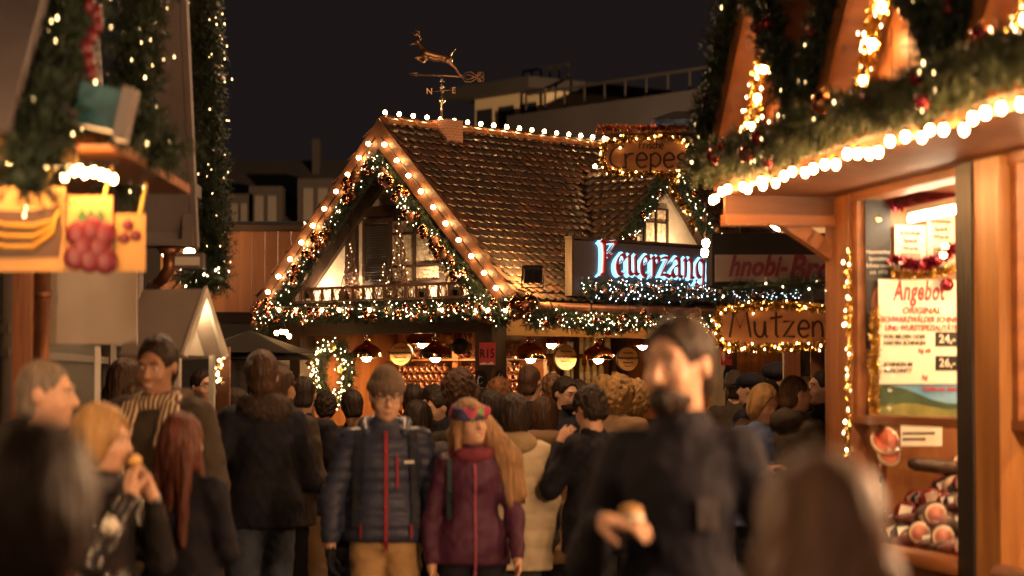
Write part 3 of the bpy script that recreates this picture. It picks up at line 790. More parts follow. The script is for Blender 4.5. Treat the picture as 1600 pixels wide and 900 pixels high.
GL = {   # letter: (advance, strokes) with x-height 1
    'F': (.95, [curve((.1, 1.62), (.25, 1.5), (.3, 1.1), (.28, .5), (.22, .0), (.05, -.05)), curve((.1, 1.62), (.5, 1.55), (.95, 1.6), (.8, 1.3), (.55, 1.05), (.45, .95)), curve((.45, .95), (.6, .85), (.75, .95))]),
    'e': (.72, [curve((.62, .12), (.4, -.03), (.18, .15), (.12, .55), (.28, .92), (.5, .98), (.58, .78), (.4, .55), (.2, .45))]),
    'u': (.78, [curve((.02, .9), (.14, .95), (.16, .5), (.18, .12), (.36, .0), (.52, .2)), curve((.52, .98), (.54, .5), (.56, .1), (.72, .02))]),
    'r': (.6, [curve((.02, .88), (.16, .95), (.18, .5), (.16, .02), (.06, -.05)), curve((.18, .72), (.34, .95), (.5, .9), (.5, .72))]),
    'z': (.68, [curve((.06, .9), (.3, .98), (.58, .95)), curve((.58, .95), (.3, .5), (.06, .06)), curve((.06, .06), (.35, .1), (.62, -.02), (.66, .1))]),
    'a': (.8, [curve((.1, .75), (.3, .97), (.52, .9), (.55, .5), (.56, .1), (.74, .02)), curve((.52, .62), (.26, .52), (.1, .25), (.26, .0), (.5, .15))]),
    'n': (.8, [curve((.02, .9), (.14, .95), (.17, .5), (.14, .0)), curve((.17, .72), (.38, .97), (.54, .85), (.56, .4), (.55, .05), (.72, .0))]),
    'g': (.76, [curve((.55, .85), (.32, .98), (.12, .7), (.14, .25), (.32, .03), (.52, .2)), curve((.58, .98), (.57, .4), (.5, -.3), (.2, -.42), (.05, -.25))]),
    'b': (.74, [curve((.2, 1.55), (.16, .9), (.17, .25), (.34, .0), (.54, .25), (.56, .7), (.36, .95), (.18, .75))]),
    'o': (.74, [curve((.36, .98), (.12, .7), (.14, .2), (.36, .0), (.58, .25), (.56, .75), (.36, .98))]),
    'w': (1.05, [curve((.02, .9), (.14, .95), (.16, .4), (.3, .0), (.44, .25), (.46, .95)), curve((.46, .3), (.62, .0), (.82, .25), (.8, .75), (.6, .98))]),
    'l': (.4, [curve((.2, 1.55), (.16, .8), (.17, .15), (.32, .0))]),
}
NEON = glow("sign_letter_glow", (.16, .62, 1.0), 1.3)
NEONW = glow("sign_tube_white", (.95, .90, 1.0), .32)
LETTER = mat("sign_letter_front", (.40, .045, .05), rough=.4, var=.1, bump=0)
lh = .185; y = gy(938, 420, SX + .04).y; zb = gy(945, 426, SX + .04).z - .005
word = "Feuerzangenbowle"; scx = .236
for ch in word:
    adv, st = GL[ch]; s = lh; mbh = MB(); mbf = MB(); mbt = MB()
    for i, (w_, mb_, x_, dz_) in enumerate(((.46, mbh, SX - .012, 0), (.285, mbt, SX + .018, 0), (.225, mbf, SX + .03, 0))):
        for qd in nib([[(p.x * scx / lh, p.y) for p in k] for k in st], w_):
            vs = [(x_, y + q.x * s, zb + q.y * s + (w_ - .19) * .0) for q in qd]
            k_ = (Vector(vs[1]) - Vector(vs[0])).cross(Vector(vs[3]) - Vector(vs[0]))
            mb_.prism(vs, (.014 if mb_ is mbf else .004, 0, 0))
    y += adv * scx
    lt = mbf.build("letter", LETTER, sign); mbh.build("letter_backlight", NEON, lt, BASE[sign]); mbt.build("letter_outline", NEONW, lt, BASE[sign])

# hanging under the eaves: lamps, signs, wreath ------------------------
LAMPG = glow("pendant_bulb", (1, .56, .22), 130)
def pendant(label, at, top):
    t = thing("pendant_lamp", label, "pendant lamp", at, HUT, "copper pendant lamps in the hut"); x, y, z = at
    T = Matrix.Translation(at)
    pr = [(.155, 0), (.153, .035), (.138, .075), (.10, .112), (.05, .135), (.035, .15), (.035, .19), (.045, .2), (.02, .21)]
    MB().lathe(pr[::1], 20, T).build("lamp_shade", COPPER, t) if False else None
    mb = MB(); n = 20; vs = []
    for rr, zz in pr + [(.012, .205), (.03, .16), (.045, .130), (.095, .107), (.132, .071), (.147, .034), (.150, 0)]:
        for j in range(n): vs.append(Vector(at) + Vector((rr * math.cos(j * 2 * math.pi / n), rr * math.sin(j * 2 * math.pi / n), zz)))
    k = len(pr) + 7
    mb.add(vs, [(i * n + j, i * n + (j + 1) % n, (i + 1) * n + (j + 1) % n, (i + 1) * n + j) for i in range(k - 1) for j in range(n)], True); mb.build("lamp_shade", COPPER, t)
    mb = MB(); mb.ball((x, y, z + .012), (.05, .05, .05), 10, 8); mb.build("bulb", LAMPG, t)
    mb = MB(); mb.tube([(x, y, z + .2), (x, y, top)], .007, 5); mb.build("cord", CABLE, t)
ct = EZ - .07
for lab, px, py, ax, v in (("copper pendant lamp beside the lit wreath", 573, 559, 1, .42), ("copper pendant lamp at the mug shelves near the iron kettle", 680, 560, 1, .42),
                           ("copper pendant lamp right of the corner post", 829, 561, 0, px1 - .3), ("copper pendant lamp between the two oval signs", 935, 562, 0, px1 - .3)):
    p = on_plane(HUT, px, py, ax, v); pendant(lab, (p.x, p.y, p.z), ct)
for x, y in ((-1.2, 3.2), (-2.1, .9), (-1.3, 1.9)): pendant("copper pendant lamp deep inside the hut under its ceiling", (x, y, 2.12), ct)

OVAL = mat("oval_sign_face", (.80, .50, .22), rough=.5, var=.2, scale=6)
def oval(label, px, py, ax, v, rx=.17, rz=.125, words="Feuerzangenbowle"):
    c = on_plane(HUT, px, py, ax, v); t = thing("oval_sign", label, "sign", c, HUT, "oval signs under the eaves")
    right = Vector((1, 0, 0)) if ax == 1 else Vector((0, 1, 0)); n = Vector((0, -1, 0)) if ax == 1 else Vector((1, 0, 0))
    def ring(k, off): return [c + right * (rx * k * math.cos(a)) + Vector((0, 0, rz * k * math.sin(a))) + n * off for a in np.linspace(0, 2 * math.pi, 36, endpoint=False)]
    MB().prism(ring(1, -.01), n * .018).build("board", DARKWOOD, t)
    MB().prism(ring(.94, .009), n * .003).build("face", OVAL, t)
    text(words, .045, INK, t, c + n * .0135 + Vector((0, 0, .012)), right, bold=.0008, depth=.001)
    text("Feine & beliebte", .026, INK, t, c + n * .0135 + Vector((0, 0, .062)), right, depth=.001)
    text("heiss vom Feuer", .024, INK, t, c + n * .0135 - Vector((0, 0, .035)), right, depth=.001)
    mb = MB(); mb.tube([c + n * .014 + right * u + Vector((0, 0, -.075 + 3 * u * u)) for u in (-.05, -.03, 0, .03, .05)], .003, 4); mb.build("painted_curl", INK, t)
    for s in (-1, 1): MB().tube([c + right * s * rx * .5 + Vector((0, 0, rz * .85)), c + right * s * rx * .4 + Vector((0, 0, rz + .15))], .004, 4).build("chain", CABLE, t)
oval("oval wooden sign in front of the mug shelves", 627, 553, 1, .80, rx=.155, rz=.115)
oval("clear oval sign between the two right pendant lamps", 883, 559, 0, px1 - .62)
oval("pale oval sign next to the last pendant lamp", 980, 561, 0, px1 - .62)

def wreath():
    c = gx(521, 583, -.12); t = thing("wreath", "round fir wreath full of lights and gold flowers hanging at the hut", "wreath", c, HUT)
    ring = [c + Vector((.20 * math.cos(a), 0, .27 * math.sin(a))) for a in np.linspace(0, 2 * math.pi, 41)]
    foliage("foliage", needle_arrays(sample(ring, 80), .085, 2600, (.04, .09), .009), MB().tube(ring[:-1], .04, 8, closed=True), FIR2, t)
    q = [rng.choice(ring) + Vector((rng.gauss(0, .035), -abs(rng.gauss(.06, .03)), rng.gauss(0, .035))) for _ in range(150)]
    fairy_mesh(q, .0055).build("fairy_light_chain", SIGNL, t)
    mb = MB()
    for ax_, az_ in ((.2, .02), (-.05, -.3), (-.22, .1), (-.17, -.17), (.1, .25), (.12, -.24)):
        o = c + Vector((ax_, -.1, az_))
        for k in range(6):
            a_ = k * math.pi / 3 + .2; d = Vector((math.cos(a_), -.25, math.sin(a_))); s_ = Vector((-d.z, 0, d.x)) * .016
            mb.add([o, o + d * .028 + s_, o + d * .062, o + d * .028 - s_], [(0, 1, 2, 3)])
    mb.build("gold_flowers", mat("gold_leaf", (.85, .55, .16), rough=.3, metal=.9, var=.1, bump=0), t)
wreath()
# iron kettle near the corner post
c = gx(719, 541, .3); t = thing("kettle", "black iron kettle hanging beside the corner post", "kettle", c, HUT)
MB().lathe([(.02, -.075), (.06, -.07), (.08, -.03), (.083, .0), (.07, .045), (.055, .05), (.05, .07), (.0, .075)], 16, Matrix.Translation(c)).build("pot", BLACK, t)
MB().tube([c + Vector((.075 * math.cos(a), 0, .04 + .11 * math.sin(a))) for a in np.linspace(0, math.pi, 10)], .005, 5).build("bail_handle", BLACK, t)
# price placards and chalk plaques on the posts
PLAC = mat("red_placard", (.55, .07, .07), rough=.45, var=.12, bump=0)
def placard(label, px, py, ax, v, words, extra=False):
    c = on_plane(HUT, px, py, ax, v); right = Vector((1, 0, 0)) if ax == 1 else Vector((0, 1, 0)); n = Vector((0, -1, 0)) if ax == 1 else Vector((1, 0, 0))
    t = thing("number_placard", label, "sign", c, HUT, "red number placards on the hut posts"); w = .098; h = .102
    MB().prism([c - right * w - Vector((0, 0, h)), c + right * w - Vector((0, 0, h)), c + right * w + Vector((0, 0, h)), c - right * w + Vector((0, 0, h))], n * .006).build("board", PLAC, t)
    text(words, .115, INK, t, c + n * .0075 + right * (.035 if extra else 0), right, depth=.001, bold=.001)
    mb = MB()
    pts = [(-.08, .02), (-.05, .05), (-.03, .02), (-.02, -.04), (-.05, -.07), (-.07, -.03)] if extra else [(-.09, -.085), (-.03, -.075), (.0, -.09), (.06, -.07), (.085, -.09), (.085, -.095), (-.09, -.095)]
    mb.prism([c + right * u + Vector((0, 0, v_)) + n * .006 for u, v_ in pts], n * .002); mb.build("white_print", WHITE, t)
# the faces of the posts that look along the gable and along the side
placard("red placard reading R15 on the corner post", 762, 553, 1, .018, "R15")
placard("red placard with a white figure and 15 on the far side post", 1134, 555, 0, px1 + .102, "15", True)
CHALK = mat("chalk_line", (.55, .52, .48), rough=.9, var=0, bump=0)
def plaque(label, px, py, ax, v, w=.07, h=.11):
    c = on_plane(HUT, px, py, ax, v); right = Vector((1, 0, 0)) if ax == 1 else Vector((0, 1, 0)); n = Vector((0, -1, 0)) if ax == 1 else Vector((1, 0, 0))
    t = thing("chalk_plaque", label, "chalkboard", c, HUT, "arched chalk plaques on the posts")
    pr = [(-w, -h), (w, -h)] + [(w * math.cos(a), h * .4 + w * math.sin(a)) for a in np.linspace(0, math.pi, 10)]
    MB().prism([c + right * u + Vector((0, 0, z)) for u, z in pr], n * .008).build("slate", BLACK, t)
    mb = MB()
    for k in range(7):
        a0 = rng.uniform(0, 6); mb.tube([c + n * .0095 + right * (w * .6 * math.cos(a0 + i * .5) * (1 - k * .08)) + Vector((0, 0, h * .1 + h * .6 * math.sin(a0 + i * .5) * (1 - k * .1))) for i in range(5)], .0022, 3)
    for k in range(3): mb.tube([c + n * .0095 + right * u + Vector((0, 0, -h * .5 - k * .022 + .004 * math.sin(u * 300))) for u in np.linspace(-w * .7, w * .7, 9)], .002, 3)
    mb.build("chalk_drawing", CHALK, t)
plaque("arched chalk plaque under the R15 placard on the post's front face", 752, 597, 1, .018)
plaque("arched chalk plaque on the side face of the corner post", 781, 597, 0, px1 + .102)
plaque("arched chalk plaque under the far placard reading 15", 1136, 592, 0, px1 + .102)
# shelves with mugs
mug = MB(); n = 12
mug.lathe([(.026, 0), (.034, .008), (.036, .05), (.03, .075), (.027, .075), (.031, .05), (.03, .01), (.0, .008)], n)
mug.tube([(.034, 0, .06), (.058, 0, .058), (.06, 0, .03), (.035, 0, .018)], .005, 5)
mug_me = mug.mesh("mug"); mug_me.materials.append(mat("mug_copper", (.36, .16, .095), rough=.28, metal=.7, var=0, bump=0))
shelf = thing("shelf_unit", "wooden shelves full of copper mugs behind the front window", "shelf", (-1.8, 1.4, .9), HUT)
mb = MB()
for z in (2.28, 1.98, 1.60, 1.25): mb.box(px0 + .1, px1 - .64, 1.22, 1.549, z - .02, z)
mb.build("shelf_board", PINE_X, shelf)
for z0, rows in ((1.98, 2), (1.60, 4), (1.25, 3)):
    for r in range(rows):
        for i in range(22):
            x = px0 + .32 + i * .079 + (r % 2) * .02
            if any(abs(x - on_plane(HUT, q, 570, 1, 1.3).x) < .07 for q in (630, 715)): continue
            if z0 == 1.98 and i % 4 == 0: continue
            o = bpy.data.objects.new("mug", mug_me); COL.objects.link(o)
            o.matrix_world = HUT.m @ Matrix.Translation((x, 1.26 + rng.uniform(-.01, .01), z0 + .04 + r * .077)) @ Matrix.Rotation(R(90), 4, 'X') @ Matrix.Rotation(rng.uniform(0, 6), 4, 'Z')
            tag(o, "copper coloured mug stacked on its side on the shelves inside the hut", "mug", "copper mugs on the shelves")
# bottle shelf at the back of the long side
bsh = thing("shelf_unit", "back shelves with rows of bottles behind the long bar", "shelf", (-2.5, 3, .9), HUT)
mb = MB()
for z in (1.10, 1.42, 1.74, 2.06): mb.box(px0 + .05, px0 + .32, 1.7, 4.8, z - .02, z)
for y in (1.7, 2.45, 3.2, 3.95, 4.78): mb.box(px0 + .05, px0 + .30, y - .015, y + .015, .9, 2.35)
mb.build("shelf_board", DARKWOOD, bsh)
btl = MB(); btl.lathe([(.034, 0), (.036, .01), (.036, .16), (.03, .185), (.013, .21), (.012, .26), (.014, .262), (.014, .275), (0, .276)], 10)
btl.m = 1; btl.lathe([(.0365, .05), (.0365, .13)], 10)
bme = btl.mesh("bottle"); bme.materials.append(mat("bottle_glass", (.13, .06, .02), rough=.08, var=.2, bump=0)); bme.materials.append(mat("bottle_label", (.8, .68, .42), rough=.6, var=.1, bump=0))
bme2 = bme.copy(); bme2.materials[0] = mat("pale_bottle", (.7, .5, .22), rough=.1, var=.1, bump=0)
for z in (1.10, 1.42, 1.74, 2.06):
    for i in range(26):
        y = 1.78 + i * .115
        if rng.random() < .12: continue
        o = bpy.data.objects.new("bottle", rng.choice([bme, bme2, bme2])); COL.objects.link(o)
        o.matrix_world = HUT.m @ Matrix.Translation((px0 + .22, y, z)) @ Matrix.Rotation(rng.uniform(0, 6), 4, 'Z')
        tag(o, "bottle with a cream label in the rows behind the long bar", "bottle", "bottles behind the bar")

# weather vane on the chimney ------------------------------------------
VANE = mat("vane_copper", (.30, .17, .10), rough=.35, metal=.9, var=.3, scale=20, bump=.05)
VF = Frame(HUT.w(-HW + .02, c.y * 0 + gy(690, 200, -HW + .02).y, 0), R(-6))
vane = thing("weather_vane", "copper weather vane with a leaping stag on the chimney", "weather vane", (0, 0, AZ + .07), VF)
yv = VF.w(0, 0, 0).y; vs_ = yv / F
vx = lambda px, py: Vector(((px - 690) * vs_, 0, P(690, py, yv).z))
MB().tube([(0, 0, AZ + .06), vx(690, 120)], .011, 8).ball(vx(690, 135), .026, 12, 8).ball(vx(690, 156), .038, 12, 8).lathe([(.03, 0), (.012, .02), (.03, .04)], 8, Matrix.Translation(vx(690, 128))).build("pole", SILVER, vane)
mb = MB(); mb.tube([vx(640, 115.5), vx(690, 118), vx(724, 120.5)], .008, 6)
mb.prism([vx(638, 114.5), vx(652, 113), vx(649, 116), vx(652, 119)], (0, .01, 0))
for k in range(2):    # scroll tail
    s = 1 if k else -1
    mb.tube([vx(722 + u, 121 + s * v) for u, v in ((0, 0), (5, 7), (14, 8), (22, 3), (28, -4), (33, -8), (35, -4), (30, 1), (34, 3), (34, 0))], .0045, 4)
    mb.tube([vx(722 + u, 121 + s * v) for u, v in ((2, 0), (9, 4), (16, 2), (24, -2), (26, -7), (29, -8), (28, -2))], .004, 4)
mb.build("arrow", VANE, vane)
mb = MB(); mb.tube([vx(674, 143), vx(706, 141)], .005, 5); mb.tube([vx(690, 142) + Vector((0, -.12, 0)), vx(690, 142) + Vector((0, .12, 0))], .005, 5); mb.build("compass_arms", VANE, vane)
o = text("N", .085, VANE, vane, vx(674, 143) + Vector((-.02, -.01, 0)), (1, .5, 0), depth=.004); o.name = "compass_letter"
o = text("E", .085, VANE, vane, vx(706, 142) + Vector((.02, -.01, 0)), (1, .2, 0), depth=.004); o.name = "compass_letter"
def stag():
    K = lambda u, v, y=0: tuple(vx(620 + u * 160 / 847, 30 + v * 170 / 900) + Vector((0, y, 0)))
    a = Vector(K(60, 60)); b = Vector(K(560, 500))
    S_ = SDF((a.x - .03, -.09, b.z - .03), (b.x + .03, .09, a.z + .03), .0055)
    px_ = vs_ * 160 / 847
    def c(p, q, r1, r2, k=.012, y=0, y2=None): S_.cone(K(*p, y), K(*q, y if y2 is None else y2), r1 * px_, r2 * px_, k)
    c((240, 285), (390, 320), 42, 33); c((240, 285), (330, 315), 45, 36); c((390, 325), (440, 335), 34, 26)
    c((225, 262), (170, 190), 34, 20); c((165, 182), (105, 203), 22, 9); c((180, 170), (200, 158), 8, 4)
    for y in (-.018, .018):
        c((250, 305), (150, 315), 15, 9, y=y); c((150, 318), (215, 355), 9, 7, y=y); c((215, 355), (240, 335), 7, 6, y=y)
        c((420, 345), (480, 400), 22, 10, y=y); c((480, 400), (525, 468), 10, 7, y=y); c((525, 468), (545, 470), 6, 5, y=y)
    c((440, 320), (448, 285), 8, 9); c((446, 290), (488, 250), 9, 4)
    me = S_.mesh("stag"); return me
link("stag", stag(), VANE, vane).location = -Vector(BASE[vane])
K = lambda u, v, y=0: vx(620 + u * 160 / 847, 30 + v * 170 / 900) + Vector((0, y, 0))
mb = MB()
for y in (-.03, .03):
    mb.tube([K(175, 160), K(190, 130, y), K(182, 80, y * 1.5)], .005, 4)
    for u, v in ((120, 105), (130, 128), (150, 90)): mb.tube([K(186, 128, y), K((u + 186) / 2, v + 10, y), K(u, v, y * 1.4)], .004, 4)
mb.build("antlers", VANE, vane)
# ------------------------------------------------------------------ sausage stall on the right, its front running towards the camera
RA = math.atan2(-.983, .182)
RST = Frame((1.52, 14.0, 0), RA)
rp = lambda px, py, y=0.: on_plane(RST, px, py, 1, y)
bmS = bulb_mesh(.018, glow("warm_bulb_stall", (1, .48, .16), 75, vary=.65))
stall = thing("sausage_stall", "pine sausage stall with gabled boards, lit window and wide garlanded eave", "market stall", (3.4, .5, 0), RST)
NEAR = 9.6                                             # the stall runs on past the right edge of the picture
X0 = rp(1307, 500).x; X1 = rp(1343, 500).x
EV = -.66; EVZ = 2.70
LEND = on_plane(RST, 1124, 330, 1, EV).x
mb = MB(); mb.box(X0, X1, -.06, .10, 0, 2.70); mb.build("post", PINE, stall)
xa, xb, xc = rp(1527, 500).x, rp(1552, 500).x, rp(1592, 500).x
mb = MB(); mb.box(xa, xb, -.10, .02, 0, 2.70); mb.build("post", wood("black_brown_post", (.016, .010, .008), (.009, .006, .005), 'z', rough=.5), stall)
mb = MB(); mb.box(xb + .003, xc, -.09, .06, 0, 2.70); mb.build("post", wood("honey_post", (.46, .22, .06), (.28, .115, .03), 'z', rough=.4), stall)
for x in (xc + 2.0, xc + 3.2):
    mb = MB(); mb.box(x, x + .2, -.06, .10, 0, 2.70); mb.build("post", PINE, stall)
zr0, zr1 = rp(1440, 666).z, rp(1440, 651).z
zt = rp(1440, 292).z
zl = rp(1450, 862).z
for a_, b_ in ((X1 + .003, xa - .003), (xc + .003, xc + 1.997)):
    mb = MB(); mb.box(a_, b_, -.04, .07, zr0, zr1); mb.box(a_, b_, -.05, .08, zt, zt + .16); mb.box(a_, a_ + .07, -.035, .065, zr1, zt); mb.build("window_frame", PINE_X, stall)
    mb = MB(); mb.box(a_ + .07, b_, .012, .018, zr1, zt); mb.box(a_, b_, .012, .018, zl + .03, zr0); mb.build("window_glass", glass("clear_glass", refl=.05), stall)
mb = MB()
for a_, b_ in ((X1 + .003, xa - .003), (xc + .003, xc + 1.997)):
    mb.tube([(a_, -.10, zl - .02), (b_, -.10, zl - .02)], .045, 10); mb.box(a_, b_, -.10, .5, zl - .06, zl - .004)
mb.build("ledge", PINE_X, stall)
mb = MB()
for a_, b_ in ((X1 + .003, xa - .003), (xc + .003, xc + 1.997)): mb.box(a_, b_, -.02, .03, .0, zl - .065)
mb.build("counter_front", PINE, stall)
mb = MB(); mb.box(X0, NEAR, 1.9, 1.96, 0, 2.7); mb.box(X1 + .02, X1 + .09, .11, 1.89, 0, 2.7); mb.build("wall", PINE, stall)
mb = MB(); mb.box(LEND, NEAR, EV, 1.97, EVZ + .005, EVZ + .06); mb.build("soffit_boards", REDWOOD, stall)
mb = MB(); mb.box(LEND, NEAR, EV - .03, EV - .003, EVZ, EVZ + .2); mb.build("eave_fascia", PINE_X, stall)
# far bracket: arm and curved brace between the eave and the first post
mb = MB(); z = EVZ - .155; mb.box(LEND + .02, LEND + .12, EV, -.062, z, z + .055); mb.build("bracket_arm", PINE_Y, stall)
mb = MB(); mb.box(LEND + .05, LEND + .08, EV + .01, -.062, z + .056, EVZ + .004); mb.build("end_board", wood("dark_red_board", (.13, .050, .022), (.08, .03, .014), "y"), stall)  # darker red-brown than the pine parts
mb = MB()
for i in range(8):
    f_ = lambda t: Vector((X0 + .08, -.56 + .5 * t, EVZ - .04 - .25 * t ** 1.5))
    mb.beam(f_(i / 8), f_((i + 1) / 8 + .02), .1, .08, (0, 1, .7))
mb.build("brace", PINE_Y, stall)
# three little gables above the eave
GB = EVZ + .19
gables = [(on_plane(RST, 1118, 240, 1, EV).x, on_plane(RST, 1268, 190, 1, EV).x), (on_plane(RST, 1278, 190, 1, EV).x, on_plane(RST, 1500, 110, 1, EV).x), (on_plane(RST, 1510, 110, 1, EV).x, on_plane(RST, 1510, 110, 1, EV).x + 1.75), (on_plane(RST, 1510, 110, 1, EV).x + 1.8, on_plane(RST, 1510, 110, 1, EV).x + 3.6)]
where = ["farthest gable of the sausage stall", "middle gable of the sausage stall", "near gable of the sausage stall", "last gable past the picture edge"]
mbs = bulb_mesh(.019, glow("warm_bulb_gable", (1, .48, .16), 80, vary=.5))
for (a_, b_), wl in zip(gables, where):
    m_ = (a_ + b_) / 2; h = (b_ - a_) / 2 * 1.12
    mb = MB(); mb.prism([(a_ + .05, EV + .20, GB), (b_ - .05, EV + .20, GB), (m_, EV + .20, GB + h - .06)], (0, .04, 0)); mb.build("gable_boards", PINE, stall)
    mb = MB(); k_ = 4
    for i in range(1, 8):
        x = a_ + (b_ - a_) * i / 8; hh = h * (1 - abs(x - m_) / (m_ - a_)); mb.box(x - .006, x + .006, EV + .196, EV + .199, GB + .02, GB + hh - .1)
    mb.build("board_joints", DARKWOOD, stall)
    for s, e in ((-1, a_), (1, b_)):
        n = Vector((s * h, 0, abs(m_ - e))).normalized(); p, q = Vector((m_, EV - .02, GB + h)), Vector((e, EV - .02, GB))
        mb = MB(); mb.prism([p, q, q + n * .04, p + n * .04], (0, 1.9, 0)); mb.build("gable_roof", PINE_Y, stall)
        off = n * (.05 if s < 0 else .05) + Vector((0, -.06, 0))
        mb = MB(); mb.prism([v + Vector((0, -.036, 0)) for v in (p - n * .002, q - n * .002, q - n * .13, p - Vector((0, 0, .18)))], (0, .03, 0)); mb.build("bargeboard", PINE_Y, stall)
        garland("garland", f"fir garland on the {'far' if s < 0 else 'near'} slope of the {wl}", [q + off, p + off], .05 if s < 0 else .07, RST, per_m=1500, lights=6, fr_r=.006, group="garlands on the sausage stall", ln=(.05, .10), wd=.013, front=(0, -1, 0), baubles=2, fairy=FAIRYD, bmats=[BAUB_R])
    n = Vector((-h, 0, abs(m_ - a_))).normalized()
    p, q = Vector((m_ - .03, EV + .10, GB + h - .1)), Vector((a_ + .1, EV + .10, GB + .03)); L = (p - q).length
    ps = [q.lerp(p, (i + .5) / 6) - n * .07 for i in range(6)]
    light_string("bulb_string", f"warm bulbs twisted with tinsel inside the {wl}", "string lights", [q - n * .05, p - n * .05], ps, mbs, RST, "bulb strings in the stall gables", cable=.006)
    tinsel("tinsel_garland", f"gold tinsel climbing inside the {wl}", [q - n * .06, p - n * .06], .055, RST, per_m=1300, lights=45, fr_r=.007, group="tinsel in the stall gables")
# eave garland and its bulbs
gp = [(LEND + i * .5, EV - .10, EVZ + .16 + .02 * math.sin(i * 1.7)) for i in range(int((NEAR - LEND) / .5) + 1)]
garland("garland", "thick fir garland with red bows along the eave of the sausage stall", gp, .115, RST, per_m=1900, lights=4, fairy=FAIRYD, fr_r=.006, baubles=22, bsizes=(.03, .05), bmats=[BAUB_R, BAUB_R, BAUB_C], group="garlands on the sausage stall", ln=(.05, .10), wd=.012, front=(0, -1, 0), m=FIR2)
n = int((NEAR - LEND) / .15)
ps = [(LEND + .06 + i * .15 + rng.uniform(-.02, .02), EV - .07 + rng.uniform(-.02, .02), EVZ + .015 + rng.uniform(-.02, .02)) for i in range(n)]
light_string("bulb_string", "long row of bright warm bulbs under the eave garland of the sausage stall", "string lights", [(LEND, EV - .06, EVZ + .05), (NEAR, EV - .06, EVZ + .05)], ps, bmS, RST, cable=.006)
ps = [(X1 + i * .1, -.10, zt + .2) for i in range(40)]
tinsel("tinsel_garland", "gold tinsel with lights under the soffit of the sausage stall", [ps[0], ps[-1]], .03, RST, per_m=700, lights=20)
# hanging pair of bulbs and tinsel at the far end
a = on_plane(RST, 1102, 345, 1, EV); ps = [on_plane(RST, 1103, 372, 1, EV), on_plane(RST, 1101, 387, 1, EV)]
light_string("bulb_string", "two bulbs dangling from the far end of the sausage stall eave", "string lights", [a + Vector((0, 0, .1)), ps[1] + Vector((0, 0, .03))], ps, bmS, RST, cable=.005)
q = [rp(1326, y, -.10) for y in (395, 470, 560, 650, 720)]
tinsel("tinsel_garland", "string of gold tinsel and lights down the far post of the sausage stall", q, .03, RST, per_m=500, lights=16, fr_r=.007)
for k in range(3):  # out-of-view globes added to light the walkers from the front
    p = (7.5 + k * .8, EV + .1, 2.32); t = thing("pendant_lamp", "added fill globe hung under the sausage stall eave beyond the picture edge", "pendant lamp", p, RST, "added lamps under the near eave")
    MB().ball(p, .08, 12, 8).build("globe", glow("added_globe", (1, .56, .28), 300), t); MB().tube([(p[0], p[1], p[2] + .08), (p[0], p[1], EVZ)], .006, 5).build("cord", CABLE, t)
# fluorescent tubes inside
TUBE = glow("light_tube", (1, .76, .48), 26)
for a_, b_, lab in ((X1 + .16, xa + .1, "bright light tube behind the tinsel of the sausage stall window"), (xc + .05, xc + 1.9, "bright light tube in the nearest window of the sausage stall")):
    t = thing("light_tube", lab, "lamp", (a_, .22, zt - .1), RST)
    MB().tube([(a_, .22, zt - .10), (b_, .22, zt - .10)], .016, 8).build("tube", TUBE, t); MB().box(a_, b_, .20, .26, zt - .075, zt - .04).build("housing", WHITE, t)
for lab, x in (("lamp bulb hanging over the meat in the sausage stall window", (X1 + xa) / 2), ("lamp bulb hanging in the nearest stall window", xc + .9)):
    t = thing("pendant_lamp", lab, "pendant lamp", (x, .75, 2.3), RST)
    MB().ball((x, .75, 2.3), .06, 10, 8).build("bulb", LAMPG, t); MB().tube([(x, .75, 2.36), (x, .75, EVZ)], .006, 5).build("cord", CABLE, t)

# what the window shows is the far end wall of the stall: its notices face the camera
EX = X1 + .12
wp_ = lambda px, py, x=EX: on_plane(RST, px, py, 0, x)
YR = (0, 1, 0); X = (1, 0, 0)
def board(label, name, cat, pxs, pys, m, x=EX, th=.006):
    """flat panel on the end wall with known picture edges; returns thing, y0, y1, z0, z1"""
    zc = (pxs[0] + pxs[1]) / 2; y0 = wp_(pxs[0], sum(pys) / 2, x).y; y1 = wp_(pxs[1], sum(pys) / 2, x).y; z1 = wp_(zc, pys[0], x).z; z0 = wp_(zc, pys[1], x).z
    t = thing(name, label, cat, (x, y0, z0), RST); MB().box(x - th, x, y0, y1, z0, z1).build("panel", m, t)
    return t, y0, y1, z0, z1
t, a_, b_, z0, z1 = board("black poster with small white lines hanging at the far edge of the window", "poster", "poster", (1353, 1392), (312, 545), BLACK, EX - .02)
for i, s_ in enumerate(("Hausmacher", "Spezialität", "Schwarzwald", "seit 1978")): text(s_, .026, WHITE, t, (EX - .018, (a_ + b_) / 2, z1 - .27 - i * .035), YR, depth=.001)
mb = MB(); mb.ball((EX - .019, (a_ + b_) / 2, z0 + .22), (.003, .04, .10), 12, 8); mb.build("picture", mat("ham_print", (.40, .12, .07), rough=.5, var=.4, scale=12, bump=0), t)
mb = MB(); mb.ball((EX - .019, (a_ + b_) / 2, z1 - .10), (.003, .02, .02), 10, 6); mb.build("emblem", TINSEL, t)
for pxs, pys, lab in (((1398, 1447), (352, 425), "beige notice beside the black poster behind the window"), ((1449, 1492), (334, 417), "beige notice under the bright end of the light tube")):
    t, a_, b_, z0, z1 = board(lab, "notice", "poster", pxs, pys, PAPER)
    for i, s_ in enumerate(("Schinken", "Speck", "Wurst")): text(s_, .032, REDINK, t, (EX + .002, (a_ + b_) / 2, z1 - .04 - i * .04), YR, depth=.001, bold=.001)
    mb = MB(); mb.box(EX + .001, EX + .003, a_ + .03, b_ - .03, z0 + .03, z0 + .10); mb.build("picture", mat("grey_print", (.35, .25, .18), rough=.6, var=.4, scale=10, bump=0), t)
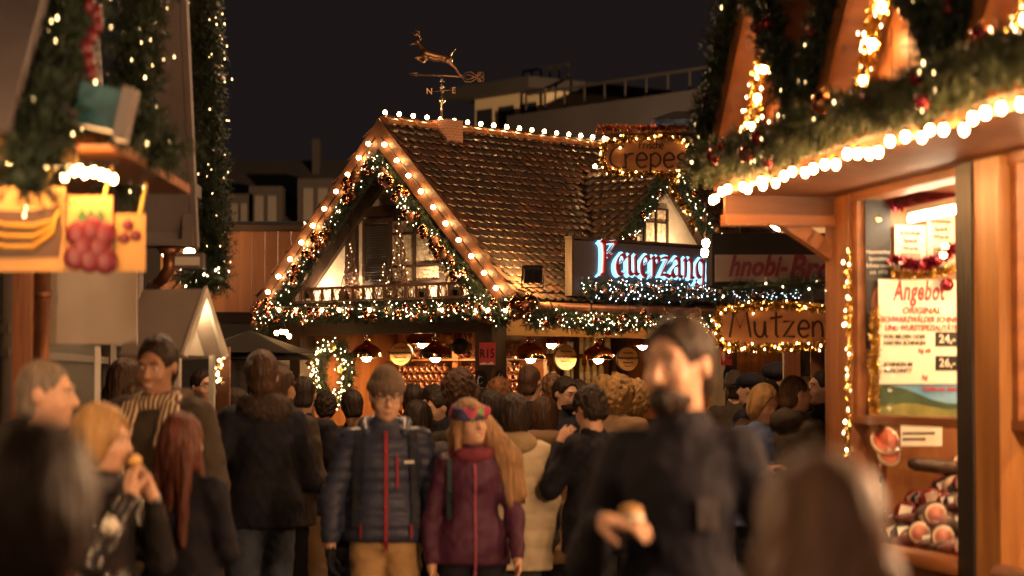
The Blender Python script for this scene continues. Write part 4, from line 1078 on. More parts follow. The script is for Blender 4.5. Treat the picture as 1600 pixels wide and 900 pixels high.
# the offer sign
t, a_, b_, z0, z1 = board("large white offer sign with red and black lettering and two black price fields", "price_sign", "sign", (1373, 1506), (437, 600), CREAM, EX + .03)
wd_, ht = b_ - a_, z1 - z0; u = lambda k: a_ + wd_ * k; v = lambda k: z0 + ht * k
def sg(s_, k, z, sz, m, al='CENTER', **q): text(s_, sz * ht, m, t, (EX + .032, u(k), v(z)), YR, align=al, depth=.001, **q)
sg("Angebot", .47, .885, .26, REDINK, shear=.25, bold=.004, narrow=.52, spacing=1.1)
sg("ORIGINAL", .5, .70, .085, REDINK, shear=.2, bold=.0015); sg("SCHWARZWÄLDER SCHINKEN", .52, .615, .075, REDINK, shear=.2, bold=.0015, narrow=.8); sg("UND WURSTSPEZIALITÄTEN", .52, .535, .075, REDINK, shear=.2, bold=.0015, narrow=.8)
for s_, z in (("VON MILDEN ODER", .45), ("HARTEN SCHINKEN", .39), ("SCHINKEN IM", .185), ("AUFSCHNITT", .125)): sg(s_, .05, z, .055, INK, 'LEFT', shear=.2, bold=.001, narrow=.85)
for s_, z in (("kg ab", .32), ("kg", .065)): sg(s_, .53, z, .06, REDINK, shear=.2, bold=.001)
mb = MB()
for z in (.36, .13): mb.box(EX + .031, EX + .034, u(.66), u(.94), v(z), v(z + .14))
mb.build("price_field", BLACK, t)
for s_, z in (("24,-", .43), ("26,-", .20)): text(s_, .11 * ht, WHITE, t, (EX + .0355, u(.80), v(z)), YR, depth=.001, bold=.001)
t, a_, b_, z0, z1 = board("banner strip with green hills and blue sky under the offer sign", "landscape_banner", "banner", (1364, 1526), (601, 651), mat("sky_print", (.10, .30, .55), rough=.5, col2=(.3, .5, .7), scale=3, bump=0), EX + .02)
for m_, hs, x in ((mat("far_hill_print", (.05, .10, .05), rough=.6, var=.4, scale=8, bump=0), (.95, .98, .9, .72, .52, .42, .40, .42), EX + .021), (mat("meadow_print", (.30, .27, .07), rough=.6, col2=(.10, .13, .04), scale=5, bump=0), (.3, .34, .42, .40, .30, .22, .26, .34), EX + .024)):
    ys = np.linspace(a_, b_, len(hs)); mb = MB(); mb.prism([(x, a_, z0), (x, b_, z0)] + [(x, y, z0 + (z1 - z0) * h) for y, h in list(zip(ys, hs))[::-1]], (.002, 0, 0)); mb.build("printed_hill", m_, t)
text("Grüße aus dem Wald", .03, REDINK, t, (EX + .028, a_ + (b_ - a_) * .70, z1 - .022), YR, bold=.001, depth=.001)
tinsel("tinsel_garland", "red tinsel along the top of the sausage stall window", [wp_(1393, 318), wp_(1450, 305), wp_(1526, 292)], .055, RST, m=TINSEL_R, per_m=3600, wd=.005)
tinsel("tinsel_garland", "red tinsel swag with baubles under the two beige notices", sag(wp_(1396, 405, EX + .05), wp_(1492, 385, EX + .05), .06), .04, RST, m=TINSEL_R, per_m=3600, wd=.005)
tinsel("tinsel_garland", "gold tinsel swag above the offer sign", sag(wp_(1396, 425, EX + .06), wp_(1526, 405, EX + .06), .04), .028, RST, per_m=1800)
tinsel("tinsel_garland", "gold tinsel down the side of the offer sign", [wp_(1367, y, EX + .05) for y in (485, 540, 600, 645)], .04, RST, per_m=1800)
for px, py in ((1480, 445), (1410, 408), (1440, 415), (1466, 408)):
    p = wp_(px, py, EX + .08); one(MB().ball(p, .036 if py > 430 else .024, 14, 10), "bauble", BAUB_R, "large dark red bauble over the corner of the offer sign" if py > 430 else "red bauble in the tinsel swag under the beige notices", "bauble", p, RST, None if py > 430 else "red baubles in the tinsel swag")
# meat display
dst = thing("display_shelf", "stepped white display shelf behind the lower glass of the sausage stall", "shelf", (X1 + .1, .3, zl), RST)
mb = MB(); [mb.box(X1 - .12, xa + .02, .115 + .1 * i, .205 + .1 * i, zl + .075 * i, zl + .075 * i + .012) for i in range(1, 5)]; mb.build("shelf_board", WHITE, dst)
mb = MB(); mb.box(X1 - .12, xa + .02, .62, .63, zl, zl + .52); mb.build("riser", PINE, dst)
HAM = mat("ham_meat", (.42, .10, .06), rough=.35, col2=(.62, .26, .18), scale=14, bump=.1); FAT = mat("ham_fat", (.78, .60, .42), rough=.4, var=.1, bump=.05); SMOKE = mat("smoked_rind", (.09, .045, .028), rough=.45, var=.5, scale=12, bump=.3); PACK = mat("clear_wrap_label", (.62, .50, .36), rough=.15, col2=(.28, .12, .08), scale=9, bump=.05); PLUM = mat("salami_skin", (.18, .05, .045), rough=.35, var=.4, scale=20, bump=.2)
C_RED_WRAP = mat('red_wrap', (.20, .02, .02), rough=.2, var=.3, bump=.05)
def meat(kind, x, y, z, rz):
    T = Matrix.Translation((x, y, z)) @ Matrix.Rotation(rz + R(60), 4, 'Z') @ Matrix.Scale(.72 if kind == 1 else .9, 4)
    if kind == 0:
        t = thing("sausage", "dark smoked sausage lying among the meat behind the glass", "sausage", (x, y, z), RST, "sausages in the display")
        MB().tube([T @ Vector((-.11 + i * .037, .012 * math.sin(i), .03)) for i in range(7)], [.008, .024, .03, .031, .03, .024, .008], 10).build("casing", PLUM if rng.random() < .6 else SMOKE, t)
        MB().tube([T @ Vector((.11, .012 * math.sin(6), .03)), T @ Vector((.15, .02, .04))], .004, 4).build("string_tie", WHITE, t)
    elif kind == 1:
        t = thing("ham", "cut smoked ham with a pale fat rim in the display", "ham", (x, y, z), RST, "hams in the display")
        M2 = T @ Matrix.Rotation(R(70), 4, 'X')
        MB().lathe([(.0, -.05), (.06, -.05), (.085, -.02), (.085, .04), (.075, .05)], 16, T @ Matrix.Translation((0, 0, .09)) @ Matrix.Rotation(R(75), 4, 'X')).build("rind", SMOKE, t)
        MB().lathe([(.074, .050), (.074, .053), (.058, .055)], 16, T @ Matrix.Translation((0, 0, .09)) @ Matrix.Rotation(R(75), 4, 'X')).build("fat_rim", FAT, t)
        MB().lathe([(.057, .054), (.055, .058), (0, .059)], 16, T @ Matrix.Translation((0, 0, .09)) @ Matrix.Rotation(R(75), 4, 'X')).build("cut_face", HAM, t)
    else:
        t = thing("meat_pack", "vacuum pack of sliced meat standing in the display rows", "meat pack", (x, y, z), RST, "meat packs in the display")
        M2 = T @ Matrix.Rotation(R(rng.uniform(-50, -10)), 4, 'X') @ Matrix.Rotation(R(rng.uniform(-35, 35)), 4, 'Y') @ Matrix.Scale(rng.uniform(.75, 1.2), 4)
        S_ = MB(); S_.ball((0, 0, .06), (.065, .022, .06), 12, 8, None); S_.v = [tuple(M2 @ Vector(v)) for v in S_.v]; S_.build("wrap", rng.choice([PACK, PLUM, PLUM, SMOKE, SMOKE, C_RED_WRAP, mat('dark_wrap', (.03, .035, .04), rough=.12, var=.3, bump=0)]), t)
        S_ = MB(); S_.box(-.03, .03, -.026, -.022, .035, .085, M2); S_.build("pack_label", CREAM if rng.random() < .4 else PACK, t)
for row, (y, z) in enumerate(((.07, zl + .0), (.16, zl + .09), (.26, zl + .165), (.36, zl + .24), (.46, zl + .315))):
    x = rp(1378, 800, y).x; xe = rp(1535, 800, y).x
    while x < xe:
        k = rng.choice([0, 0, 2, 2, 2, 2, 2, 2, 1]); meat(k, x, y + rng.uniform(-.02, .02), z, rng.uniform(-.4, .4)); x += rng.uniform(.055, .085)
for y, z in ((.09, zl), (.19, zl + .03)):
    x = xc + .15
    while x < xc + 1.9: meat(rng.choice([0, 1, 2, 2, 2]), x, y + rng.uniform(-.02, .02), z, rng.uniform(-.4, .4)); x += rng.uniform(.08, .13)
for px, py, s in ((1382, 690, 1.), (1388, 712, .8)):
    p = wp_(px, py, EX + .12); t = thing("ham_slice", "large red ham slices fanned out on the upper left of the display" if s == 1 else "smaller red ham slice under the large fanned ones", "ham", p, RST)
    MB().lathe([(.0, 0), (.075 * s, .0), (.078 * s, .01), (.075 * s, .02)], 18, Matrix.Translation(p) @ Matrix.Rotation(R(65), 4, 'Y')).build("fat_rim", FAT, t)
    MB().lathe([(.064 * s, .021), (.06 * s, .025), (0, .026)], 18, Matrix.Translation(p) @ Matrix.Rotation(R(65), 4, 'Y')).build("slice", mat("red_ham", (.55, .09, .05), rough=.35, col2=(.7, .25, .16), scale=9, bump=.05), t)
p0, p1 = wp_(1420, 724, EX + .16), wp_(1545, 736, EX + .16)
one(MB().tube([p0, p0.lerp(p1, .08), p0.lerp(p1, .5), p1], [.02, .036, .038, .036], 14), "salami", SMOKE, "very long grey salami lying across the upper display shelf", "sausage", p0, RST)
for px, py, lab in ((1440, 697, "white price card on top of the long salami"), (1510, 772, "small white price card among the sausages")):
    p = wp_(px, py, EX + .2); t = thing("price_card", lab, "card", p, RST); T = Matrix.Translation(p) @ Matrix.Rotation(R(90), 4, 'Z'); s = 1 if py < 700 else .5
    MB().box(-.11 * s, .11 * s, 0, .004, 0, .12 * s, T).build("card", CREAM, t); MB().box(-.1 * s, .02 * s, -.003, -.001, .03 * s, .04 * s, T).box(-.1 * s, .07 * s, -.003, -.001, .06 * s, .07 * s, T).build("written_line", INK, t)

# ------------------------------------------------------------------ snack stall behind it: signs facing the lane
SY = 15.6
pw = lambda px, py, Y=SY: P(px, py, Y)
snack = thing("snack_stall", "small snack stall with dark flat roof and red-brown post behind the sausage stall", "market stall", (pw(1305, 600).x, SY, 0))
a, b = pw(1291, 600), pw(1318, 600)
mb = MB(); mb.box(a.x, b.x, SY - .05, SY + .07, 0, pw(1300, 445).z); mb.build("post", REDWOOD, snack)
for x_, y_ in ((b.x + 2.2, SY - .05), (b.x + 2.2, SY + 2.4), (a.x, SY + 2.4)): mb = MB(); mb.box(x_, x_ + .12, y_, y_ + .12, 0, 2.36); mb.build("post", REDWOOD, snack)
ra, rb = pw(1113, 400), pw(1113, 364)
mb = MB(); mb.box(ra.x, b.x + 2.4, SY + .01, SY + .5, pw(1200, 445).z, rb.z); mb.build("flat_roof", mat("tar_roof", (.012, .011, .012), rough=.8, var=.2, bump=.1), snack)
mb = MB(); mb.box(ra.x + .35, b.x + 2.4, SY + .51, SY + 2.6, rb.z - .1, rb.z - .02); mb.build("rear_roof", GREYDARK, snack)
mb = MB(); mb.box(a.x + .15, b.x + 2.19, SY + .0, SY + .05, .0, 1.0); mb.build("counter_front", REDWOOD, snack)
mb = MB(); mb.box(a.x + .2, b.x + 2.2, SY + 2.42, SY + 2.46, 0, 2.35); mb.build("counter_front", REDWOOD, snack)
t = thing("bread_sign", "white sign board with slanted purple-red hnobi-Brot lettering under the dark roof", "sign", (ra.x, SY - .04, pw(1200, 440).z))
A_, B_ = pw(1118, 440, SY - .04), pw(1322, 398, SY - .04)
MB().box(A_.x, B_.x, SY - .04, SY + .006, A_.z, B_.z).build("panel", mat("sign_cream", (.30, .245, .23), rough=.5, var=.06, bump=0), t)
PURP = mat("purple_red_ink", (.16, .02, .055), rough=.5, var=0, bump=0)
for s, px, py, sz in (("hnobi-", 1183, 417, .185), ("Brot", 1272, 421, .24)): text(s, sz, PURP, t, pw(px, py, SY - .043), X, shear=.3, bold=.006, depth=.002, narrow=.78)
garland("garland", "thin fir garland under the bread sign", [pw(1130, 452, SY - .08), pw(1220, 447, SY - .08), pw(1318, 440, SY - .08)], .05, per_m=900, lights=10, fr_r=.006, ln=(.03, .07), wd=.008)
# stroke lettering for the burnt wood signs
HL_ = {'M': ([[(0, 0), (.18, 1), (.42, .35), (.7, 1), (.86, 0)]], 1.0), 'u': ([[(.02, .62), (.05, .2), (.2, .02), (.38, .1), (.45, .62)], [(.45, .62), (.47, .1), (.56, 0)]], .66), 't': ([[(.25, .98), (.24, .1), (.34, 0)], [(0, .72), (.5, .8)]], .52),
       'z': ([[(.02, .6), (.45, .62), (.02, .02), (.5, .02)]], .6), 'e': ([[(.06, .32), (.46, .36), (.40, .58), (.22, .64), (.06, .46), (.06, .18), (.22, 0), (.46, .08)]], .58), 'n': ([[(.04, .62), (.06, 0)], [(.05, .4), (.2, .6), (.38, .56), (.44, .3), (.45, 0)]], .6),
       'C': ([[(.62, .92), (.3, .9), (.05, .55), (.1, .15), (.4, 0), (.75, .02)]], .62), 'r': ([[(.06, .62), (.08, 0)], [(.07, .4), (.2, .6), (.42, .62)]], .5), 'p': ([[(.06, .62), (.07, -.3)], [(.06, .5), (.26, .64), (.46, .48), (.44, .2), (.26, .04), (.08, .14)]], .58), 's': ([[(.44, .56), (.24, .64), (.06, .5), (.14, .36), (.38, .28), (.44, .12), (.24, 0), (.03, .06)]], .55),
       'F': ([[(.1, 1), (.08, 0)], [(.05, .98), (.5, 1)], [(.08, .55), (.4, .56)]], .6), 'i': ([[(.1, .6), (.1, 0)], [(.1, .82), (.11, .86)]], .28), 'c': ([[(.42, .55), (.22, .62), (.06, .4), (.1, .1), (.3, 0), (.46, .08)]], .52), 'h': ([[(.06, 1), (.06, 0)], [(.06, .4), (.22, .6), (.4, .5), (.42, 0)]], .55)}
def burnt(words, at, size, m, parent, r=.008, fn='lettering', wide=1.):
    x = 0; mb = MB()
    for ch in words:
        st, adv = HL_[ch]
        for s_ in st:
            pts = curve(*s_, n=4) if len(s_) > 3 and ch not in 'Mz' else [Vector(p) for p in s_]
            mb.tube([Vector(at) + Vector(((x + p.x) * size * wide, 0, p.y * size)) for p in pts], r, 5)
        x += adv
    return mb.build(fn, m, parent)
BURN = mat("burnt_line", (.05, .022, .012), rough=.8, var=0, bump=0)
SIGNWOOD = wood("sign_plank", (.62, .28, .10), (.42, .17, .06), 'x', rough=.5)
Y2 = SY - .25
A_, B_ = P(1122, 536, Y2), P(1292, 482, Y2)
t = thing("plank_sign", "wooden plank sign with burnt Mutzen lettering framed in gold tinsel", "sign", (A_.x, Y2, A_.z))
MB().box(A_.x, B_.x, Y2, Y2 + .03, A_.z, B_.z).build("plank", SIGNWOOD, t)
burnt("Mutzen", P(1140, 527, Y2 - .004), .165, BURN, t, .0085, wide=.94)
mb = MB()
for px in (1150, 1270): mb.tube([P(px, 482, Y2), P(px, 440, Y2 + .24)], .006, 5)
mb.build("hanging_wire", CABLE, t)
fr_ = [P(*q, Y2 - .03) for q in ((1296, 482), (1240, 477), (1180, 478), (1125, 484), (1119, 510), (1124, 538), (1180, 545), (1240, 543), (1295, 537))]
tinsel("tinsel_garland", "gold tinsel with lights around the Mutzen sign", fr_, .04, per_m=1700, lights=26, fr_r=.005, fairy=SIGNL)
q = [P(1112, y, SY - .1) for y in (372, 430, 450)]
# crepes sign on a bracket above
Y3 = 16.2
A_, B_ = P(948, 266, Y3), P(1072, 222, Y3)
t = thing("plank_sign", "orange-lit plank sign reading Frische Crepes under its own little roof", "sign", (A_.x, Y3, A_.z))
mb = MB(); xs = np.linspace(A_.x, B_.x, 9)
mb.prism([(A_.x, Y3, A_.z), (B_.x, Y3, A_.z)] + [(x, Y3, B_.z + .035 * math.sin(i / 8 * math.pi)) for i, x in list(enumerate(xs))[::-1]], (0, .03, 0)); mb.build("plank", SIGNWOOD, t)
burnt("Crepes", P(952, 262, Y3 - .004), .155, BURN, t, .0075, wide=1.02)
burnt("Frische", P(998, 232, Y3 - .004), .05, BURN, t, .004, wide=.95)
a, b = P(932, 207, Y3), P(1090, 192, Y3)
MB().box(a.x, b.x, Y3 - .18, Y3 + .22, a.z, a.z + .025).build("roof_board", REDWOOD, t)
c_ = P(1015, 190, Y3); MB().prism([(c_.x, Y3 - .25, b.z), (b.x + .4, Y3 - .25, b.z), (b.x + .4, Y3 - .25, b.z + .06), (c_.x + .15, Y3 - .25, b.z + .05)], (0, .5, 0)).build("roof_sheet", BLACK, t)
mb = MB(); mb.beam((A_.x, Y3 + .1, B_.z + .06), (P(1170, 225, Y3).x, Y3 + .1, B_.z + .06), .05, .05); mb.beam((P(1165, 225, Y3).x, Y3 + .1, rb.z - .05), (P(1165, 225, Y3).x, Y3 + .1, b.z + .04), .06, .06, (0, 1, 0)); mb.build("bracket", DARKWOOD, t)
tinsel("tinsel_garland", "reddish tinsel fringe along the little roof over the Crepes sign", [P(934, 201, Y3 - .2), P(1088, 200, Y3 - .2)], .035, m=mat("copper_tinsel", (.55, .20, .09), rough=.3, metal=.8, var=.3, bump=0), per_m=1500)
fr_ = [P(*q, Y3 - .03) for q in ((1074, 218), (1040, 214), (990, 216), (945, 224), (941, 245), (947, 268), (1000, 272), (1050, 273), (1073, 266), (1078, 240), (1074, 218))]
tinsel("tinsel_garland", "gold tinsel with lights around the Crepes sign", fr_, .033, per_m=1700, lights=26, fr_r=.005, fairy=SIGNL)
q = [P(1060, 275, Y3), P(1050, 300, Y3), P(1075, 330, Y3), P(1084, 360, Y3)]
tinsel("tinsel_garland", "loose gold tinsel end dangling under the Crepes sign", q, .04, per_m=1200, lights=22, fr_r=.005, fairy=FAIRYD)
# far stalls seen under the Mutzen sign
fw = thing("far_stall", "far red-brown stall with a bright yellow open side under the Mutzen sign", "market stall", P(1200, 700, 29))
a, b = P(1150, 540, 29), P(1256, 700, 29); c_ = P(1300, 545, 29)
MB().box(a.x - .5, b.x, 29, 29.1, 0, 2.3).build("wall", REDWOOD, fw)
MB().box(P(1240, 545, 29).x + .2, c_.x + 2, 29.6, 29.7, 0, 2.6).build("back_wall", YEL, fw)
MB().box(a.x - .6, c_.x + 2, 28.9, 30.2, 2.32, 2.45).build("roof", REDWOOD, fw)
for px in (1258, 1284): MB().box(P(px, 545, 29).x, P(px, 545, 29).x + .07, 29, 29.08, 0, 2.32).build("post", PINE, fw)
for px in (1262, 1276): MB().ball(P(px, 553, 29.3), .075, 10, 8).build("lamp_globe", LAMPG, fw)
# ------------------------------------------------------------------ left side of the lane
LA = math.atan2(-1, .026)
LST = Frame((-1.48 - .026 * 15, 15.0, 0), math.atan2(-1, .026))     # x runs towards the camera along the front, y points to the lane
lp = lambda px, py, y=0.: on_plane(LST, px, py, 1, y)
grey = thing("grey_hut", "grey painted wooden hut with steep overhanging gable and dark windows", "market hut", (3, -1, 0), LST)
zf0 = lp(300, 385).z
# far verge of the steep gable: boxed soffit rising towards the camera
foot, top = lp(298, 385, -.02), lp(278, -40, -.02)
d = (top - foot)
mb = MB()
q0, q1 = foot, foot + d * 1.25
mb.prism([q0 + Vector((.0, 0, 0)), q1, q1 + Vector((-.14, 0, .05)), q0 + Vector((-.14, 0, 0))], (0, -.34, 0)); mb.build("soffit", GREYPAINT, grey)
mb = MB(); mb.prism([q0 + Vector((.0, .003, 0)), q1 + Vector((0, .003, 0)), q1 + Vector((-.14, .003, .05)), q0 + Vector((-.14, .003, 0))], (0, .035, 0)); mb.build("verge_board", GREYPAINT, grey)
# boxed eave return with a sunk panel
e0, e1 = foot + Vector((.09, -.40, -.0)), foot + Vector((.0, -.0, .36))
mb = MB(); mb.box(e0.x - .3, e0.x, e0.y, .0, e0.z, e0.z + .035); mb.box(e0.x - .3, e0.x + .03, e0.y - .02, .02, e1.z - .07, e1.z)
mb.box(e0.x - .3, e0.x, e0.y, e0.y + .06, e0.z + .036, e1.z - .071); mb.box(e0.x - .3, e0.x, -.06, 0, e0.z + .036, e1.z - .071); mb.box(e0.x - .28, e0.x - .05, e0.y + .06, -.061, e0.z + .036, e1.z - .071)
mb.build("eave_return", GREYPAINT, grey)
# front wall with dark windows and grey frames
WY = -.62
mb = MB(); mb.box(-.3, 6.6, WY - .06, WY, 0, 2.9); mb.build("wall", GREYDARK, grey)
for px0_, px1_ in ((3, 20), (28, 38), (205, 212), (160, 168)):
    a, b = lp(px0_, 520, WY), lp(px1_, 520, WY); mb = MB(); mb.box(min(a.x, b.x), max(a.x, b.x), WY + .002, WY + .05, .0, 2.6); mb.build("window_frame", GREYPAINT, grey)
mb = MB()
for py in (528, 560): a, b = lp(0, py, WY), lp(200, py, WY); mb.box(b.x, a.x, WY + .001, WY + .04, a.z * .5 + b.z * .5 - .02, a.z * .5 + b.z * .5 + .02)
mb.build("window_bar", GREYPAINT, grey)
mb = MB(); mb.prism([(-.2, WY - .08, 2.9), (6.4, WY - .08, 2.9), (3.1, WY - .08, 9.0)], (0, .05, 0)); mb.build("gable_wall", GREYPAINT, grey)
# near verge and its garland further up the front
nf, nt_ = lp(20, 210, -.02), lp(150, -260, -.02)
mb = MB(); dd = nt_ - nf
mb.prism([nf, nf + dd, nf + dd + Vector((.14, 0, .05)), nf + Vector((.14, 0, 0))], (0, -.36, 0)); mb.build("soffit", GREYPAINT, grey)
# copper hopper and downpipes
t = thing("downpipe", "copper hopper and bent downpipe under the eave of the grey hut", "downpipe", lp(262, 395, -.2), LST)
MB().tube([lp(264, 387, -.15), lp(264, 398, -.15)], [.075, .05], 10).tube([lp(264, 396, -.15), lp(264, 420, -.15), lp(252, 438, -.2), lp(238, 446, -.35), lp(232, 470, -.45), lp(232, 640, -.45)], .035, 10).build("pipe", COPPER_D, t)
t = thing("downpipe", "straight copper downpipe in front of the grey hut's dark windows", "downpipe", (lp(65, 430, -.45).x, -.45, 0), LST)
x = lp(65, 480, -.45).x; MB().tube([(x, -.45, 0), (x, -.45, 2.75)], .04, 10).tube([(x, -.45, 2.12), (x, -.45, 2.16)], .047, 10).build("pipe", COPPER_D, t)
t = thing("wall_lamp", "small unlit grey box lamp beside the downpipe under the garland", "lamp", lp(294, 407, -.1), LST)
c_ = lp(294, 408, -.1); MB().box(c_.x - .1, c_.x + .1, -.2, -.0, c_.z - .045, c_.z + .045).build("housing", GREYPAINT, t); MB().box(c_.x + .101, c_.x + .106, -.18, -.02, c_.z - .03, c_.z + .02).build("lamp_glass", WHITE, t)
# white flap board
t = thing("shutter_flap", "plain white flap board hanging in front of the grey hut", "board", P(150, 540, 11.6))
a, b = P(78, 538, 11.6), P(214, 428, 11.6); MB().box(a.x, b.x, 11.6, 11.63, a.z, b.z + .1).build("panel", mat("flap_white", (.42, .35, .28), rough=.35, var=.08, scale=3, bump=.02), t)
a_ = P(152, 540, 11.6); MB().box(a_.x - .012, a_.x + .012, 11.605, 11.625, 0, a_.z - .003).build("prop_pole", WHITE, t)
mb = MB(); mb.box(a.x, b.x, 11.64, 11.7, b.z + .1, b.z + .5); mb.build("bracket", GREYDARK, t)
# garlands on the grey hut
q = [lp(*c) for c in ((334, 437, .03), (329, 330, .03), (322, 200, .03), (316, 60, .03), (308, -90, .03))]
garland("garland", "long hanging fir garland with fairy lights on the far verge of the grey hut", [p + Vector((-.02, .0, 0)) for p in q], .15, LST, per_m=2600, lights=38, fairy=FAIRYD, fr_r=.0042, group="garlands on the grey hut", ln=(.05, .1), wd=.011)
a, b = lp(345, 440, .1), lp(285, 432, -.2); garland("garland", "short fir garland end turning under the eave of the grey hut", [a, b], .09, LST, per_m=1400, lights=40, fr_r=.0055, group="garlands on the grey hut", ln=(.04, .09), wd=.01)
q = [lp(*c) for c in ((190, 285, .03), (205, 190, .03), (215, 90, .03), (222, 0, .03), (225, -90, .03))]
garland("garland", "fir garland with blurred lights left of the grey soffit", q, .15, LST, per_m=2200, lights=26, fairy=FAIRYD, fr_r=.0055, group="garlands on the grey hut", ln=(.05, .11), wd=.012)
q = [lp(*c) for c in ((40, 285, .03), (60, 190, .03), (90, 90, .03), (115, 0, .03), (135, -90, .03))]
garland("garland", "fir garland climbing at the far left beside the red ribbon", q, .17, LST, per_m=2200, lights=22, fairy=FAIRYD, fr_r=.0055, group="garlands on the grey hut", ln=(.05, .11), wd=.012)
c_ = P(346, 112, 14.4); t = thing("hook_lamp", "tiny unlit lamp on a wire hook at the right edge of the long left garland", "lamp", c_)
MB().tube([c_ + Vector((.05 * math.cos(a), 0, .04 + .05 * math.sin(a))) for a in np.linspace(-.6, 3.4, 9)], .004, 5).build("hook", CABLE, t); MB().tube([c_ + Vector((-.045, 0, -.005)), c_ + Vector((.02, 0, -.05))], .012, 8).build("tube", WHITE, t)
# ribbon and teal ornament
RIB = mat("red_ribbon", (.11, .008, .014), rough=.35, var=.1, bump=0)
c_ = lp(140, 60, .2); t = thing("ribbon_bow", "red ribbon bow hanging between the left garlands", "ribbon", c_, LST)
mb = MB()
for k, (u, v) in enumerate(((0, .12), (.025, .09), (.03, .05), (.01, .01), (-.01, -.03), (.0, -.08), (.012, -.12))): mb.ball(c_ + Vector((0, u, v)), (.022, .02, .035), 8, 6)
mb.build("ribbon_loops", RIB, t)
c_ = lp(150, 165, .22); t = thing("ornament_box", "teal box ornament with two white slats hanging in the left garland", "ornament", c_, LST)
T = Matrix.Translation(P(153, 167, 8.6)); Tl = LST.m.inverted() @ T @ Matrix.Rotation(R(12), 4, 'Y')
MB().box(-.075, .075, -.02, .1, -.075, .075, Tl).build("box", mat("teal_paint", (.02, .12, .15), rough=.4, var=.15, bump=0), t)
MB().box(.078, .12, -.04, .1, -.10, .09, Tl).build("slat", GREYPAINT, t); MB().box(-.15, -.03, -.05, -.022, -.10, -.055, Tl @ Matrix.Rotation(R(25), 4, 'Y')).build("slat", GREYPAINT, t)
# ------------------------------------------------------------------ fruit stall at the left edge
FY = 9.3
fs = thing("fruit_stall", "fruit stall canopy with pine slats and bulbs at the left edge", "market stall", P(60, 850, FY))
a = P(-230, 250, FY); b = P(195, 250, FY); zc = P(60, 262, FY).z
mb = MB(); mb.box(a.x, b.x, FY - .38, FY + 1.9, zc + .05, zc + .09); mb.build("canopy_boards", PINE, fs)
mb = MB(); mb.beam(P(-60, 225, FY - .5), P(42, 240, FY - .5), .06, .07); mb.beam(P(48, 248, FY - .45), P(120, 244, FY - .45), .05, .06); mb.build("canopy_slat", YEL, fs)
for x, y in ((a.x, FY + .1), (a.x, FY + 1.8), (b.x - .8, FY + 1.8)):
    mb = MB(); mb.box(x, x + .08, y, y + .08, 0, zc + .05); mb.build("post", PINE, fs)
ps = [P(px, py, FY - .30) for px, py in ((-90, 268), (-55, 262), (-20, 270), (8, 252), (28, 268), (38, 264), (72, 262), (82, 258), (100, 258), (104, 280), (112, 268), (124, 268), (133, 274), (143, 270), (152, 272), (163, 276), (172, 280))]
light_string("bulb_string", "cluster of bright bulbs above the fruit picture boards", "string lights", [P(-100, 250, FY - .3), P(185, 255, FY - .3)], [p + Vector((0, rng.uniform(-.05, .08), .03)) for p in ps], bulb_mesh(.019, glow('warm_bulb_fruit', (1, .50, .17), 38)), cable=.006, scale=.8)
q = [P(px, py, FY + .02) for px, py in ((-60, 225), (30, 228), (120, 222), (200, 235), (248, 262))]
t = thing("pendant_lamp", "added fill globe hung under the fruit stall eave beyond the picture edge", "pendant lamp", (-2.35, 6.9, 2.3)); MB().ball((-2.35, 6.9, 2.3), .08, 12, 8).build("globe", glow("added_globe_dim", (1, .56, .28), 130), t); MB().tube([(-2.35, 6.9, 2.38), (-2.35, 6.9, 2.62)], .006, 5).build("cord", CABLE, t)  # out-of-view globe added to light the faces on the left
ps = [(-2.05 - .03 * i + rng.uniform(-.03, .03), FY - .9 - i * .17, 2.56 + rng.uniform(-.02, .02)) for i in range(42)]  # out-of-view bulbs added to light walkers and foreground from the left
light_string("bulb_string", "added row of fill bulbs along the fruit stall eave beyond the picture edge", "string lights", [(-2.0, FY - .8, 2.62), (-2.85, FY - 8.0, 2.62)], ps, bulb_mesh(.019, glow('warm_bulb_fruit', (1, .50, .17), 38)), cable=.006, scale=1.0)
garland("garland", "fir garland with dim lights over the fruit stall bulbs", [p + Vector((0, -.42, .10)) for p in q], .075, per_m=2600, lights=10, fairy=FAIRYD, fr_r=.006, ln=(.05, .1), wd=.012)
garland("garland", "second fir garland behind the fruit stall canopy", [p + Vector((.0, .55, .1)) for p in q], .10, per_m=2200, lights=8, fairy=FAIRYD, fr_r=.006, ln=(.05, .1), wd=.012)
BORD = mat("fruit_board_yellow", (.55, .30, .09), rough=.5, var=.15, scale=4, bump=0)
FDARK = mat("fruit_board_brown", (.10, .045, .02), rough=.5, var=.4, scale=5, bump=0)
BAN = mat("banana_yellow", (.50, .27, .03), rough=.4, var=.15, scale=8, bump=0); LEAF = mat("leaf_print", (.05, .14, .04), rough=.5, var=.2, bump=0); BERRY = mat("berry_red", (.15, .012, .028), rough=.4, var=.3, scale=14, bump=0)
def fboard(label, px0, px1, py0, py1, Y=FY - .12):
    a, b = P(px0, py1, Y), P(px1, py0, Y); t = thing("fruit_board", label, "sign", (a.x, Y, a.z)); MB().box(a.x, b.x, Y, Y + .02, a.z, b.z).build("panel", BORD, t)
    MB().tube([((a.x * .2 + b.x * .8), Y + .01, b.z), ((a.x * .1 + b.x * .9), Y + .09, b.z + .12)], .008, 5).build("hanger", mat("yellow_tie", (.7, .5, .1), var=0, bump=0), t)
    return t, a, b, Y
t, a, b, Y = fboard("yellow picture board with a bunch of bananas", -70, 102, 292, 424)
k = P(16, 360, Y); mb = MB(); mb.prism([P(*c, Y - .004) for c in ((-68, 326), (40, 330), (92, 322), (98, 360), (92, 402), (-68, 404))], (0, .003, 0)); mb.build("dark_ground", FDARK, t)
mb = MB()
